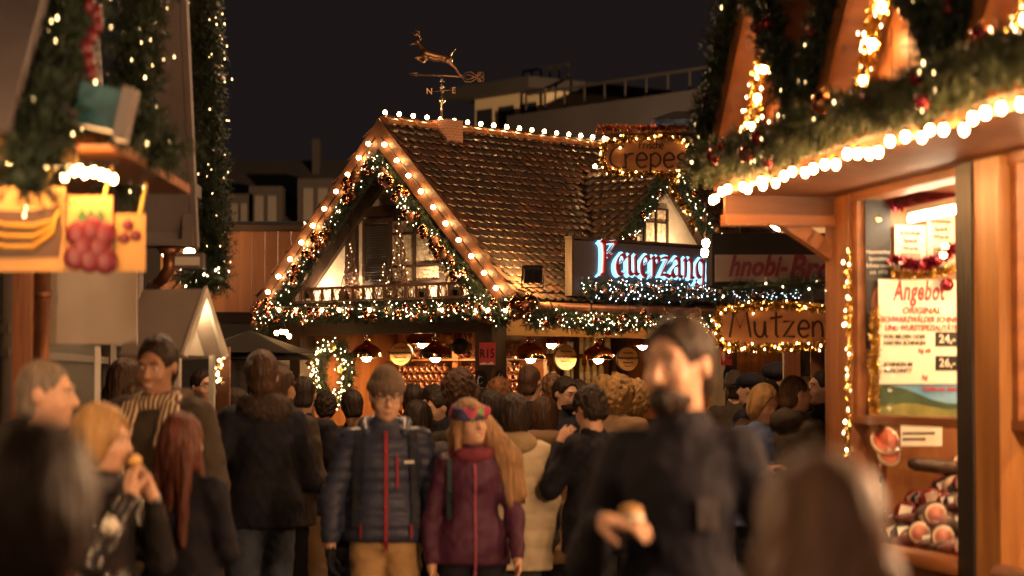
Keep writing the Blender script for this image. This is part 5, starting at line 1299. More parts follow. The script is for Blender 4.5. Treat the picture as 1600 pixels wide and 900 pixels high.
for i in range(3): mb.tube([P(94 - 3 * i, 326 + 4 * i, Y - .012), P(84 - i, 345 + 9 * i, Y - .016), P(52, 354 + 16 * i, Y - .016), P(8, 352 + 17 * i, Y - .016), P(-34, 336 + 18 * i, Y - .012)], [.005, .010, .0125, .011, .003], 8)
mb.build("bananas", BAN, t)
t, a, b, Y = fboard("picture board with a red strawberry next to the bananas", 104, 176, 306, 424, FY - .135)
mb = MB(); mb.prism([P(*c, Y - .003) for c in ((108, 420), (172, 420), (172, 350), (108, 350))], (0, .002, 0)); mb.build("dark_ground", FDARK, t)
mb = MB()
for c in ((122, 365), (145, 358), (163, 366), (130, 385), (155, 388), (118, 402), (140, 406), (165, 408)): mb.ball(P(*c, Y - .006), (.046, .008, .05), 10, 8)
mb.build("strawberries", BERRY, t)
mb = MB()
for u in (128, 142, 156): mb.prism([P(u - 9, 340, Y - .005), P(u, 350, Y - .005), P(u + 9, 338, Y - .005), P(u, 326, Y - .005)], (0, .002, 0))
mb.build("leaf", LEAF, t)
t, a, b, Y = fboard("small picture board with red fruit and lettering at the end of the fruit boards", 179, 227, 334, 424, FY - .12)
mb = MB()
for c in ((200, 352), (212, 368), (194, 372)): mb.ball(P(*c, Y - .003), (.022, .004, .022), 10, 6)
mb.build("cherries", BERRY, t)
# ------------------------------------------------------------------ little white kiosk roof
KY = 13.4
KF = Frame(P(268, 605, KY), R(-22)); KF.m.translation.z = 0
kz0, kz1 = P(280, 555, KY).z, P(280, 452, KY).z
kiosk = thing("kiosk", "small grey kiosk with a house-shaped roof and bright white gable", "kiosk", (0, 0, 0), KF)
KW = mat("kiosk_grey", (.42, .35, .31), rough=.5, var=.08, bump=.03)
kl, kr, kd = -.19, .20, .24
mb = MB()
for s in (-1, 1):
    mb.prism([(kl, 0, kz1), (kl, s * kd, kz0), (kl, s * (kd - .02), kz0 - .02), (kl, 0, kz1 - .035)], (kr - kl, 0, 0))
mb.build("roof", KW, kiosk)
mb = MB()
for s in (-1, 1): mb.prism([(kr + .001, 0, kz1 + .012), (kr + .001, s * (kd + .015), kz0), (kr + .001, s * (kd - .03), kz0 - .015), (kr + .001, 0, kz1 - .05)], (.02, 0, 0))
mb.build("verge_board", WHITE, kiosk)
mb = MB(); mb.prism([(kr - .12, -kd + .03, kz0), (kr - .12, kd - .03, kz0), (kr - .12, 0, kz1 - .05)], (.01, 0, 0)); mb.build("gable_panel", WHITE, kiosk)
for x, y in ((kl + .03, -kd + .05), (kl + .03, kd - .05), (kr - .05, -kd + .05), (kr - .05, kd - .05)):
    mb = MB(); mb.box(x - .014, x + .014, y - .014, y + .014, .0, kz0); mb.build("post", WHITE, kiosk)
mb = MB(); mb.box(kl, kr, -kd, kd, .95, 1.0); mb.build("counter", KW, kiosk)
mb = MB(); mb.box(kl + .005, kr - .005, -kd + .01, kd - .01, 0.02, .948); mb.build("cabinet", GREYPAINT, kiosk)
p = KF.l(P(318, 478, KY - .05)); t = thing("kiosk_lamp", "small lamp glowing under the white kiosk gable", "lamp", p, KF)
MB().ball((kr - .055, -.0, kz1 - .15), .024, 10, 8).build("bulb", glow("kiosk_lamp_glow", (1, .7, .36), 22), t); MB().tube([(kr - .055, 0, kz1 - .12), (kr - .055, 0, kz1 - .055)], .006, 5).build("cord", CABLE, t)
q = [P(342, 560 - 0, 15), P(345, 540, 15), P(339, 575, 15), P(342, 600, 15)]
wp = thing("wood_post", "brown timber post with a few lights beside the kiosk", "post", (P(346, 600, 15.2).x, 15.2, 0))
a, b = P(339, 542, 15.2), P(358, 640, 15.2); MB().box(a.x, b.x, 15.2, 15.28, 0, a.z).build("shaft", REDWOOD, wp)
tinsel("tinsel_garland", "short gold tinsel with lights on the brown post by the kiosk", [P(342, 535, 15.1), P(346, 552, 15.1), P(341, 580, 15.1), P(344, 600, 15.1)], .03, per_m=700, lights=50, fr_r=.008)
# ------------------------------------------------------------------ plank-clad stall left of the hut
PY = 24.6
pl = thing("plank_stall", "stall with a tall reddish plank fascia left of the punch hut", "market stall", P(360, 800, PY))
a, b = P(250, 487, PY), P(475, 361, PY)
mb = MB(); k = int((b.x - a.x) / .13)
for i in range(k): x = a.x + (b.x - a.x) * i / k; mb.box(x + .0012, x + (b.x - a.x) / k - .0012, PY + rng.uniform(0, .006), PY + .03, a.z, b.z)
mb.build("fascia_planks", wood("fascia_plank", (.36, .15, .06), (.22, .085, .035), 'z', scale=3), pl)
MB().box(a.x, b.x + .03, PY - .05, PY + .06, b.z + .002, b.z + .06).build("cornice", DARKWOOD_X, pl)
MB().box(a.x, b.x, PY + .35, PY + .42, 0, a.z).build("back_wall", GREYDARK, pl)
MB().box(a.x, b.x, PY, PY + 2.2, b.z + .065, b.z + .1).build("roof", GREYDARK, pl)
for px in (260, 450): c_ = P(px, 600, PY); MB().box(c_.x, c_.x + .12, PY + .04, PY + .16, 0, a.z).build("post", DARKWOOD, pl)
MB().box(a.x, b.x, PY + .1, PY + .34, .95, 1.02).build("counter", PINE_X, pl)
for px in (262, 296):  # hidden lamps added to brighten the plank fascia
    c_ = P(px, 395, PY - .75); t = thing("added_sign_lamp", f"added gooseneck lamp above the {'outer' if px < 280 else 'inner'} part of the plank fascia", "lamp", c_)
    MB().tube([(c_.x, PY, b.z + .05), (c_.x, PY - .3, b.z + .5), (c_.x, PY - .7, b.z + .45), c_ + Vector((0, 0, .1))], .015, 6).build("arm", BLACK, t); MB().ball(c_, .06, 10, 8).build("bulb", glow("added_sign_glow", (1, .56, .24), 24), t)
t = thing("banner", "grey banner with faint white lettering under the dark parasol", "banner", P(400, 640, 23.2)); a, b = P(352, 640, 23.2), P(452, 548, 23.2)
MB().box(a.x, b.x, 23.2, 23.22, a.z, b.z).build("cloth", mat("grey_banner", (.17, .15, .145), rough=.7, var=.1, bump=.05), t)
text("Dörr", .22, mat("faint_print", (.28, .26, .25), rough=.7, var=0, bump=0), t, P(420, 585, 23.19), X, depth=.001)
for x_ in (a.x, b.x - .04): MB().box(x_, x_ + .04, 23.23, 23.27, 0, b.z).build("banner_pole", BLACK, t)
t = thing("parasol", "closed-looking dark parasol roof beside the hut's left corner", "parasol", (P(390, 600, 22.6).x, 22.6, 0)); t["label"] = "dark flat parasol roof beside the left corner of the hut"
c_ = P(390, 600, 22.6).x; z = P(390, 552, 22.6).z; vs = [(c_, 22.6, P(390, 516, 22.6).z)] + [(c_ + .62 * math.cos(k * math.pi / 4), 22.6 + .62 * math.sin(k * math.pi / 4), z) for k in range(8)]
mb = MB(); mb.add(vs, [(0, 1 + k, 1 + (k + 1) % 8) for k in range(8)]); mb.add([(v[0], v[1], v[2] - (0 if i else .0) - .06) for i, v in enumerate(vs)], [(0, 1 + (k + 1) % 8, 1 + k) for k in range(8)]); mb.build("canopy", mat("dark_canvas", (.009, .008, .009), rough=.8, var=.2, bump=.1), t)
MB().tube([(c_, 22.6, 0), (c_, 22.6, vs[0][2] - .03)], .02, 8).build("pole", BLACK, t)
q = [P(px, py, 22.9) for px, py in ((432, 515), (440, 513), (447, 514), (452, 520))]
light_string("bulb_string", "small clump of bulbs beside the hut's left post", "string lights", [q[0] + Vector((0, 0, .15)), q[3]], q, bmF, cable=.004)
# ------------------------------------------------------------------ buildings behind the market
DK = mat("night_render", (.032, .024, .022), rough=.9, var=.1, scale=.4, bump=0); DK2 = mat("night_roof", (.05, .042, .044), rough=.8, var=.3, scale=.5, bump=0)
NIGHTG = mat("dark_window_glass", (.02, .02, .024), rough=.15, var=0, bump=0)
BY = 62
bd = thing("old_house", "dark old house with pale dormer windows in the night behind the plank stall", "building", P(430, 560, BY))
a, b = P(335, 600, BY), P(560, 270, BY)
MB().box(a.x - 6, b.x, BY, BY + 9, 0, P(400, 362, BY).z).build("wall", DK, bd)
zr, zt_ = P(400, 360, BY).z, P(400, 225, BY).z
MB().prism([(a.x - 6.4, BY - .3, zr), (a.x - 6.4, BY + 9.3, zr), (a.x - 6.4, BY + 4.5, zt_)], (b.x - a.x + 6.6, 0, 0)).build("roof", DK2, bd)
for x0_, x1_, y0_, y1_ in ((362, 386, 312, 352), (398, 432, 300, 350), (474, 512, 288, 345)):
    A2, B2 = P(x0_, y1_, BY - .2), P(x1_, y0_, BY - .2); mb = MB(); mb.box(A2.x - .15, B2.x + .15, BY - .2, BY + 3, A2.z - .2, B2.z + .15); dm = mb.build("dormer", DK, bd)
    mb = MB(); w_ = (B2.x - A2.x)
    for f0, f1 in ((0, .4), (.6, 1)): mb.box(A2.x + w_ * f0, A2.x + w_ * f1, BY - .24, BY - .203, A2.z, B2.z - .1)
    mb.build("window", mat("pale_curtain", (.10, .08, .07), rough=.6, var=.1, bump=0), dm, off=BASE[bd])
MB().box(P(470, 300, BY).x, P(482, 300, BY).x, BY + 3.5, BY + 4.4, zr, P(470, 195, BY).z).build("chimney", DK, bd)
# modern block, front running away to the left
MF = Frame(P(1086, 605, 58), math.atan2(.78, -.62)); MF.m.translation.z = 0    # x runs away to the left
mp_ = lambda px, py, y=0.: on_plane(MF, px, py, 1, y)
CRW = mat("cream_facade", (.52, .40, .26), rough=.85, var=.1, scale=.6, bump=0)
mdn = thing("office_block", "modern cream block with dark railed flat roof behind the hut", "building", (6, 0, 0), MF)
za, zb_ = mp_(1086, 172).z, mp_(850, 205).z
x0, x1 = mp_(1200, 172).x, mp_(836, 205).x
zt = mp_(1000, 182).z; zcn = zt - .45
MB().box(x0, x1, -8, 0, 0, zcn).build("wall", CRW, mdn)
MB().box(x0, x1 + .3, -8.4, .7, zcn + .01, zt + .35).build("roof", DK2, mdn)
def rail(xa_, xb_, y, z, n=11):
    mb = MB(); mb.beam((xa_, y, z + .55), (xb_, y, z + .55), .06, .06)
    for i in range(n + 1): x = xa_ + (xb_ - xa_) * i / n; mb.beam((x, y, z), (x, y, z + .51), .04, .04, (1, 0, 0))
    return mb.build("roof_railing", mat("rail_metal", (.045, .036, .034), rough=.5, var=.1, bump=0), mdn)
rail(x0, x1, .3, zt + .36)
for i in range(13):
    x = x0 + (x1 - x0) * (i + .3) / 13; mb = MB(); mb.box(x, x + (x1 - x0) / 13 * .6, .01, .06, zcn - 2.1, zcn - .75); fw_ = mb.build("window", CRW if i % 4 == 3 else mat("window_frame_pale", (.4, .3, .22), var=.1, bump=0), mdn)
    mb = MB(); mb.box(x + .1, x + (x1 - x0) / 13 * .6 - .1, .062, .08, zcn - 2.0, zcn - .85); mb.build("pane", NIGHTG, fw_, off=BASE[mdn])
for i in (1, 4, 9): x = x0 + (x1 - x0) * i / 13; MB().box(x + .02, x + .9, .003, .05, zcn - .72, zcn - .02).build("brick_panel", BRICK, mdn)
# raised stair house with three tall windows
x2, x3 = mp_(850, 195).x, mp_(742, 195).x; z2, z3 = mp_(790, 215).z - 1.5, mp_(790, 149).z
MB().box(x2, x3, -4, -.0, 0, z3).build("stair_house", CRW, mdn)
MB().box(x2 - .1, x3 + .7, -4.4, .6, z3 + .01, z3 + .3).build("stair_roof", DK2, mdn)
for i in range(3):
    w_ = (x3 - x2) / 3.4; x = x2 + .12 * w_ + i * w_ * 1.08 + .2; mb = MB(); mb.box(x, x + w_ * .72, .002, .04, z2 + .6, z3 - .3); mb.build("tall_window", NIGHTG, mdn)
rail(x2 + .8, x3 - .2, -1.5, z3 + .32, 5)
# ------------------------------------------------------------------ people
SKIN = mat("skin", (.56, .33, .22), rough=.5, var=.10, scale=14, bump=.04, sss=.12)
SKIN_D = mat("skin_tan", (.36, .19, .115), rough=.48, var=.10, scale=14, bump=.04, sss=.1)
LIP = mat("lips", (.40, .19, .13), rough=.45, var=0, bump=0)
EYEW = mat("eye_white", (.62, .58, .54), rough=.25, var=0, bump=0); IRIS = mat("iris", (.03, .02, .015), rough=.15, var=0, bump=0); TEETH = mat("teeth", (.75, .70, .62), rough=.3, var=0, bump=0)
def hairm(name, c): return mat(name, c, rough=.5, col2=tuple(k * .45 for k in c), scale=26, stretch=(1, 1, .1), bump=.7, bscale=80, spec=.35)
H_DARK = hairm("hair_dark", (.030, .018, .012)); H_BROWN = hairm("hair_brown", (.085, .042, .022)); H_GREY = hairm("hair_grey", (.20, .16, .13)); H_BLOND = hairm("hair_blond", (.46, .27, .10)); H_RED = hairm("hair_auburn", (.12, .036, .02)); H_LB = hairm("hair_light_brown", (.19, .10, .048))
def cloth(name, c, **k): return mat(name, c, rough=k.pop('rough', .8), var=k.pop('var', .22), scale=k.pop('scale', 5), bump=k.pop('bump', .35), bscale=k.pop('bscale', 16), spec=.25, **k)
C_BLACK = cloth("black_cloth", (.0125, .0125, .021)); C_NAVY = cloth("navy_cloth", (.030, .034, .050)); C_PUFF = cloth("blue_grey_puffer", (.040, .048, .088), rough=.42, bump=.15); C_MAROON = cloth("maroon_shell", (.070, .020, .048), rough=.55)
C_CREAM = cloth("cream_quilt", (.58, .50, .36), rough=.6); C_BROWN = cloth("brown_cloth", (.085, .048, .034)); C_OLIVE = cloth("olive_cloth", (.060, .046, .034)); C_TAN = cloth("tan_cloth", (.24, .15, .085)); C_MUST = cloth("mustard_cloth", (.36, .20, .045))
C_JEANS = cloth("blue_jeans", (.075, .095, .135), bscale=40); C_BEIGE = cloth("beige_chinos", (.47, .30, .14)); C_GREY = cloth("grey_cloth", (.075, .07, .078)); C_PINK = cloth("pink_cloth", (.62, .12, .22)); C_RED = cloth("red_cloth", (.40, .035, .045)); C_FUR = mat("fake_fur", (.075, .05, .035), rough=.9, col2=(.03, .02, .015), scale=60, bump=.8, bscale=120)
C_LEATH = mat("black_leather", (.022, .020, .022), rough=.28, var=.2, bump=.3, bscale=14); C_WOOL = cloth("grey_wool", (.17, .12, .085), bscale=90, bump=.6); C_BLUE = cloth("blue_cloth", (.12, .16, .30)); SHOE = mat("shoe_leather", (.02, .016, .014), rough=.4, var=.2, bump=.1)
def plaid(name):
    m = bpy.data.materials.new(name); m.use_nodes = True; nt = m.node_tree; b = nt.nodes["Principled BSDF"]; b.inputs["Roughness"].default_value = .85
    tc = nt.nodes.new("ShaderNodeTexCoord"); w = nt.nodes.new("ShaderNodeTexWave"); w.wave_type = 'BANDS'; w.bands_direction = 'X'; w.inputs["Scale"].default_value = 14; w.inputs["Distortion"].default_value = 1.5
    r = nt.nodes.new("ShaderNodeValToRGB"); r.color_ramp.elements[0].color = (.10, .06, .04, 1); r.color_ramp.elements[1].color = (.62, .48, .32, 1); r.color_ramp.elements[0].position = .3
    nt.links.new(tc.outputs["Object"], w.inputs[0]); nt.links.new(w.outputs[0], r.inputs[0]); nt.links.new(r.outputs[0], b.inputs["Base Color"]); return m
C_PLAID = plaid("striped_scarf_wool")
def floral(name):
    m = bpy.data.materials.new(name); m.use_nodes = True; nt = m.node_tree; b = nt.nodes["Principled BSDF"]; b.inputs["Roughness"].default_value = .7
    tc = nt.nodes.new("ShaderNodeTexCoord"); v = nt.nodes.new("ShaderNodeTexVoronoi"); v.inputs["Scale"].default_value = 22
    r = nt.nodes.new("ShaderNodeValToRGB"); r.color_ramp.interpolation = 'CONSTANT'
    cs_ = [(0, (.03, .02, .05)), (.25, (.35, .04, .10)), (.45, (.04, .05, .16)), (.6, (.12, .25, .06)), (.72, (.02, .015, .03)), (.88, (.45, .18, .05))]
    for i, (p_, c) in enumerate(cs_):
        e = r.color_ramp.elements[i] if i < 2 else r.color_ramp.elements.new(p_)
        e.position = p_; e.color = (*c, 1)
    s = nt.nodes.new("ShaderNodeSeparateColor"); nt.links.new(tc.outputs["Object"], v.inputs["Vector"]); nt.links.new(v.outputs["Color"], s.inputs[0]); nt.links.new(s.outputs[0], r.inputs[0]); nt.links.new(r.outputs[0], b.inputs["Base Color"]); return m
C_FLORAL = floral("flower_print")

ARMS = dict(down=((.25, .03, 1.13), (.255, -.045, .88), (0, -.2, -1)), pocket=((.285, .06, 1.13), (.215, -.11, .95), (-.4, -.3, -.8)), chest=((.25, -.02, 1.12), (.11, -.27, 1.20), (-.45, -.7, .25)),
            mouth=((.23, -.14, 1.17), (.075, -.20, 1.415), (-.35, .35, .87)), fwd=((.25, .02, 1.12), (.17, -.24, 1.08), (-.3, -.95, .0)), swing=((.255, -.05, 1.14), (.25, -.19, .92), (0, -.45, -.9)), back=((.255, .10, 1.14), (.27, .14, .89), (0, .1, -1)))
def hand(S, w, d, n, sc, mid, curl=.5, r=.0088):
    """palm, four bent fingers of different length and a thumb leaving the side of the palm"""
    w = Vector(w); d = Vector(d).normalized(); n = Vector(n); n = (n - d * n.dot(d)).normalized(); t = d.cross(n)
    S.cone(w, w + d * .03 * sc, .026 * sc, .028 * sc, .01, mid)
    for i in range(4):
        k = w + d * .085 * sc + t * (i - 1.5) * .0205 * sc
        S.cone(w + d * .025 * sc + t * (i - 1.5) * .013 * sc, k, .014 * sc, .0115 * sc, .008, mid)
        L = (.070, .078, .074, .058)[i] * sc
        d1 = (d + n * curl * .8).normalized(); d2 = (d + n * curl * 2.2).normalized(); d3 = (d * .6 + n * curl * 3.2).normalized()
        a = k + d1 * L * .48; b = a + d2 * L * .32; c = b + d3 * L * .22
        S.cone(k, a, r * 1.08 * sc, r * sc, .003, mid); S.cone(a, b, r * sc, r * .95 * sc, .003, mid); S.cone(b, c, r * .92 * sc, r * .8 * sc, .003, mid)
    b0 = w + d * .028 * sc - t * .026 * sc; b1 = b0 + (d * .6 - t * .55 + n * .45).normalized() * .042 * sc; b2 = b1 + (d * .8 - t * .1 + n * .6).normalized() * .032 * sc
    S.cone(b0, b1, .0135 * sc, .0105 * sc, .006, mid); S.cone(b1, b2, .0105 * sc, .009 * sc, .004, mid)

def person(label, px, Y, top, yaw=180, head=(0, 0, 0), hair='short', hm=None, skin=None, jm=None, tm=None, hem=.80, la='down', ra='down', vx=.013, face=False, quilt=0, hood=None, beard=False, glasses=False, hat=None, hatm=None, scarf=None, bulk=0., glove=False, group=None, smile=False, legs=.0, base_z=0., lean=0., female=False, jackname='jacket', X=None, h=None, hairlen=1.2, coatw=0., slim=1., side=0):
    skin = skin or SKIN; hm = hm or H_DARK; jm = jm or C_BLACK; tm = tm or C_BLACK
    x = (px - 800) / F * Y if X is None else X
    h = h or P(px, top, Y).z - base_z - (.02 if hat else .012)
    s = h / 1.75; sw = .92 if female else 1.
    sw *= slim
    root = bpy.data.objects.new("person", None); COL.objects.link(root); root.location = (x, Y, base_z); root.rotation_euler = (R(lean), 0, R(yaw)); root.empty_display_size = .1
    tag(root, label, "person", group); BASE[root] = Vector((0, 0, 0))
    arms = []
    for sx, a in ((1, la), (-1, ra)):
        e, w, d = ARMS[a] if isinstance(a, str) else a
        arms.append([Vector((sx * .178 * sw, .01, 1.415)) * s] + [Vector((sx * q[0], q[1], q[2])) * (s if i < 2 else 1) for i, q in enumerate((e, w, d))] + [sx])
        if female:
            for q in (arms[-1][1], arms[-1][2]): q.x *= .88; 
    mn = Vector((-.33 * s, -.30 * s, -.02)); mx = Vector((.33 * s, .26 * s, h + .05))
    for A in arms:
        for q in (A[1], A[2], A[2] + A[3].normalized() * .2 * s):
            for i in range(3): mn[i] = min(mn[i], q[i] - .07); mx[i] = max(mx[i], q[i] + .07)
    HP = Vector((0, .0, 1.525)) * s
    HT = Matrix.Translation(HP) @ (Matrix.Rotation(R(head[0]), 4, 'Z') @ Matrix.Rotation(R(-head[1]), 4, 'X') @ Matrix.Rotation(R(head[2]), 4, 'Y')) @ Matrix.Scale(s, 4)
    HR = HT.copy(); HR = Matrix.Translation(HP) @ HT.to_3x3().normalized().to_4x4()
    # ---- body: one continuous skin
    S = SDF(mn, mx, vx)
    v = lambda *q: Vector(q) * s
    S.ell(v(0, 0, .96), v(.155, .105, .12), .05); S.ell(v(0, 0, 1.12), v(.135 * sw, .092, .16), .06); S.ell(v(0, -.005, 1.30), v(.155 * sw, .105, .17), .06)
    S.cone(v(-.14 * sw, .01, 1.415), v(.14 * sw, .01, 1.415), .052 * s, k=.05); S.cone(v(0, .015, 1.42), HP + HR.to_3x3() @ v(0, .01, .05), .058 * s, .052 * s, .03)
    for sx, st in ((1, legs), (-1, -legs)):
        k_ = v(sx * .09, -.02 - max(0, st) * .5, .49); an = v(sx * .09, st * -.9 + (.04 if st < 0 else 0), .085 + (.05 if st < 0 else 0))
        S.cone(v(sx * .085, 0, .90), k_, .085 * s, .055 * s, .03); S.cone(k_, an, .055 * s, .038 * s, .02); S.cone(an, an + v(0, -.14, -.045), .040 * s, .032 * s, .02, 3)
    for sh, e, w, d, sx in arms:
        S.cone(sh, e, .048 * s, .038 * s, .03); S.cone(e, w, .038 * s, .026 * s, .02)
        hand(S, w, d, Vector((-sx, -.25, .0)) if abs(d.normalized().z) > .75 else Vector((-sx * .2, .1, -1)) if d.z < .3 else Vector((-sx, 0, .2)), s, 2 if glove else 0, r=max(.0088, vx * .62) if not glove else max(.011, vx * .7))
    def H(c): return c
    S.T = HR
    c3 = lambda *q: tuple(k * s for k in q)
    S.ell(c3(0, .012, .133), c3(.074, .094, .098), .02); S.ell(c3(0, -.028, .082), c3(.060, .066, .092), .03); S.ell(c3(0, -.045, .032), c3(.040, .042, .036), .03)
    if vx < .018:
        S.ell(c3(0, -.078, .014), c3(.020, .016, .015), .015)
        for sx in (-1, 1):
            S.ell(c3(sx * .078, .012, .105), c3(.010, .021, .031), .006); S.ell(c3(sx * .036, -.068, .078), c3(.026, .022, .022), .02)
            S.ell(c3(sx * .030, -.084, .143), c3(.028, .012, .009), .012); S.ell(c3(sx * .031, -.104, .118), c3(.019, .020, .011), .008, sub=True)
        S.cone(c3(0, -.090, .128), c3(0, -.116, .086), .0085 * s, .0135 * s, .008); S.ell(c3(0, -.104, .080), c3(.019, .012, .009), .006)
        S.ell(c3(0, -.090, .050), c3(.025 if not smile else .031, .012, .0065), .003, 1); S.ell(c3(0, -.088, .040), c3(.020, .012, .007), .003, 1)
        S.ell(c3(0, -.112, .0455), c3(.026, .010, .0022 if not smile else .004), .002, sub=True)
    S.T = Matrix.Identity(4)
    glv = C_BLACK
    b = link("body", S.mesh("body"), [skin, LIP, glv, SHOE], root)
    if face:
        for sx in (-1, 1):
            mb = MB(); mb.ball((0, 0, 0), (.0125 * s, .0065 * s, .0060 * s), 10, 8); mb.m = 1; mb.ball((0, -.0036 * s, 0), (.0056 * s, .0040 * s, .0056 * s), 8, 6)
            o = put(mb.mesh("eye"), "eye", b, (0, 0, 0)); o.data.materials.append(EYEW); o.data.materials.append(IRIS); o.matrix_local = HR @ Matrix.Translation(c3(sx * .031, -.0845, .118))
            mb = MB(); mb.tube([Vector(c3(sx * q, yq, zq)) for q, yq, zq in ((.012, -.099, .139), (.03, -.098, .146), (.05, -.082, .139))], [.0022 * s, .0030 * s, .0014 * s], 5)
            o = put(mb.mesh("eyebrow"), "eyebrow", b, (0, 0, 0)); o.data.materials.append(hm); o.matrix_local = HR
        if smile:
            mb = MB(); mb.ball((0, 0, 0), (.021 * s, .008 * s, .0055 * s), 10, 6); o = put(mb.mesh("teeth"), "teeth", b, (0, 0, 0)); o.data.materials.append(TEETH); o.matrix_local = HR @ Matrix.Translation(c3(0, -.092, .0455))
    if glasses:
        mb = MB()
        for sx in (-1, 1):
            mb.tube([Vector(c3(sx * .033 + .024 * np.sign(math.cos(a)) * abs(math.cos(a)) ** .6, -.106, .115 + .0145 * np.sign(math.sin(a)) * abs(math.sin(a)) ** .6)) for a in np.linspace(0, 2 * math.pi, 20, endpoint=False)], .0013 * s, 5, closed=True)
            mb.tube([Vector(c3(sx * .057, -.107, .12)), Vector(c3(sx * .075, -.08, .122)), Vector(c3(sx * .079, .012, .12))], .0022 * s, 5)
        mb.tube([Vector(c3(-.01, -.109, .118)), Vector(c3(.01, -.109, .118))], .0022 * s, 5)
        o = mb.build("glasses", INK, root, off=(0, 0, 0)); o.matrix_local = HR
    # ---- hair
    if hair:
        vh = min(vx, .009) * (1 if vx < .012 else 1.25)
        lo = c3(-.16, -.16, -.06) if hair not in ('long', 'verylong') else c3(-.26, -.24, -.06 - .45 * hairlen)
        G = SDF(lo, c3(.17 + .1 * abs(side), .26, .30), vh)
        th = dict(short=.012, bob=.026, long=.022, curly=.036, bald=.006, crop=.007, verylong=.022, messy=.022)[hair]
        G.ell(c3(0, .016, .135), c3(.074 + th, .094 + th, .096 + th), .02)
        if hair in ('bob', 'curly'):
            G.ell(c3(0, .035, .07), c3(.088 + th * .3, .085, .10), .03)
        if hair in ('long', 'verylong'):
            G.ell(c3(0, .045, .05), c3(.095, .075, .12), .03); z_ = -.30 * hairlen
            for xx, rr in ((-.065, .046), (0, .055), (.065, .046)): G.cone(c3(xx, .07, .05), c3(xx * 1.25, .105, z_ + rng.uniform(-.04, .04)), rr * s, .022 * s, .03)
            for sx in (-1, 1): G.cone(c3(sx * .082, .0, .09), c3(sx * .11, -.03, z_ * .75), .024 * s, .016 * s, .02)
        if side:   # loose hair falling forward over one shoulder
            for o_ in (0, .03, .055):
                G.cone(c3(side * (.085 + o_ * .5), .02 - o_ * .3, .10), c3(side * (.135 + o_), -.07 - o_ * .5, -.10), .036 * s, .046 * s, .03); G.cone(c3(side * (.135 + o_), -.07 - o_ * .5, -.10), c3(side * (.125 + o_ * 1.6), -.12 - o_ * .4, -.36 + o_), .046 * s, .018 * s, .03)
        if hair in ('short', 'crop', 'bald', 'messy'):
            G.ell(c3(0, .055, .06), c3(.068, .055, .06), .02)
        fz = .0 if hair == 'bald' else .012
        G.ell(c3(0, -.098, .075 + fz * .8), c3(.064 if hair in ('bob', 'long', 'verylong', 'curly') else .078, .086, .108), .010, sub=True)
        if hair in ('short', 'crop', 'bald', 'messy'):
            for sx in (-1, 1): G.ell(c3(sx * .09, -.02, .06), c3(.035, .06, .068), .01, sub=True)
            G.ell(c3(0, .02, -.03), c3(.12, .12, .055), .01, sub=True)
        if hair == 'bald':
            G.ell(c3(0, -.03, .235), c3(.062, .085, .05), .01, sub=True)
        amp = dict(curly=.014, messy=.010).get(hair, .0042)
        def dsp(V):
            Q = V * (1, 1, .3) if hair not in ('curly', 'messy') else V
            return (vnoise(Q, 55 / s, 3) * amp + vnoise(Q, 120 / s, 5) * amp * .5) * s
        o = link("hair", G.mesh("hair", dsp), hm, root); o.matrix_local = HR
    if beard:
        G = SDF(c3(-.1, -.15, -.05), c3(.1, .08, .12), min(vx, .009)); G.ell(c3(0, -.040, .03), c3(.056, .062, .052), .02); G.ell(c3(0, -.085, .03), c3(.032, .03, .04), .02); G.ell(c3(0, -.118, .047), c3(.024, .02, .009), .004, sub=True); G.ell(c3(0, -.05, .105), c3(.09, .075, .045), .01, sub=True)
        o = link("beard", G.mesh("beard", lambda V: vnoise(V, 90, 2) * .003), hm, root); o.matrix_local = HR
    if hat:
        G = SDF(c3(-.17, -.2, .06), c3(.17, .2, .38), min(vx, .010))
        if hat == 'beanie':
            G.ell(c3(0, .014, .152), c3(.090, .112, .118), .02, 0); G.cut(c3(0, -.02, .134), (0, .22, -1))
            for a in np.linspace(0, 6.283, 22): [G.cone(c3(.084 * math.cos(a), .014 + .106 * math.sin(a), z_ - .018 * math.sin(a)), c3(.084 * math.cos(a + .29), .014 + .106 * math.sin(a + .29), z_ - .018 * math.sin(a + .29)), .013 * s, k=.010) for z_ in (.146, .158, .170)]
        elif hat == 'cap':
            G.ell(c3(0, .005, .165), c3(.098, .125, .075), .02); G.cut(c3(0, 0, .135), (0, 0, -1)); G.ell(c3(0, -.11, .150), c3(.07, .07, .010), .01)
        elif hat == 'beret':
            G.ell(c3(.0, .01, .195), c3(.125, .15, .065), .02, rot=Matrix.Rotation(R(14), 3, 'Y')); G.ell(c3(0, .01, .16), c3(.086, .108, .04), .01)
        elif hat == 'band':
            G.ell(c3(0, .016, .135), c3(.104, .124, .126), .02); G.cut(c3(0, 0, .212), (0, -.22, 1)); G.cut(c3(0, 0, .140), (0, .2, -1)); G.ell(c3(.066, -.078, .172), c3(.03, .025, .026), .02)
        o = link({'beanie': 'beanie', 'cap': 'cap', 'beret': 'beret', 'band': 'headband'}[hat], G.mesh("hat", lambda V: vnoise(V * (1, 1, .4), 70, 4) * .003), [hatm or C_BLACK, C_BLACK], root); o.matrix_local = HR
    # ---- trousers and jacket
    vj = max(.011, vx)
    G = SDF((mn.x, mn.y - .05, -.02), (mx.x, mx.y + .12, 1.15 * s), vj)
    G.ell(v(0, 0, .95), v(.172, .122, .14), .04)
    for sx, st in ((1, legs), (-1, -legs)):
        k_ = v(sx * .09, -.02 - max(0, st) * .5, .49); an = v(sx * .09, st * -.9 + (.04 if st < 0 else 0), .085 + (.05 if st < 0 else 0))
        G.cone(v(sx * .085, 0, .90), k_, .10 * s, .072 * s, .03); G.cone(k_, an, .072 * s, .062 * s, .02)
    G.cut((0, 0, .05), (0, 0, -1))
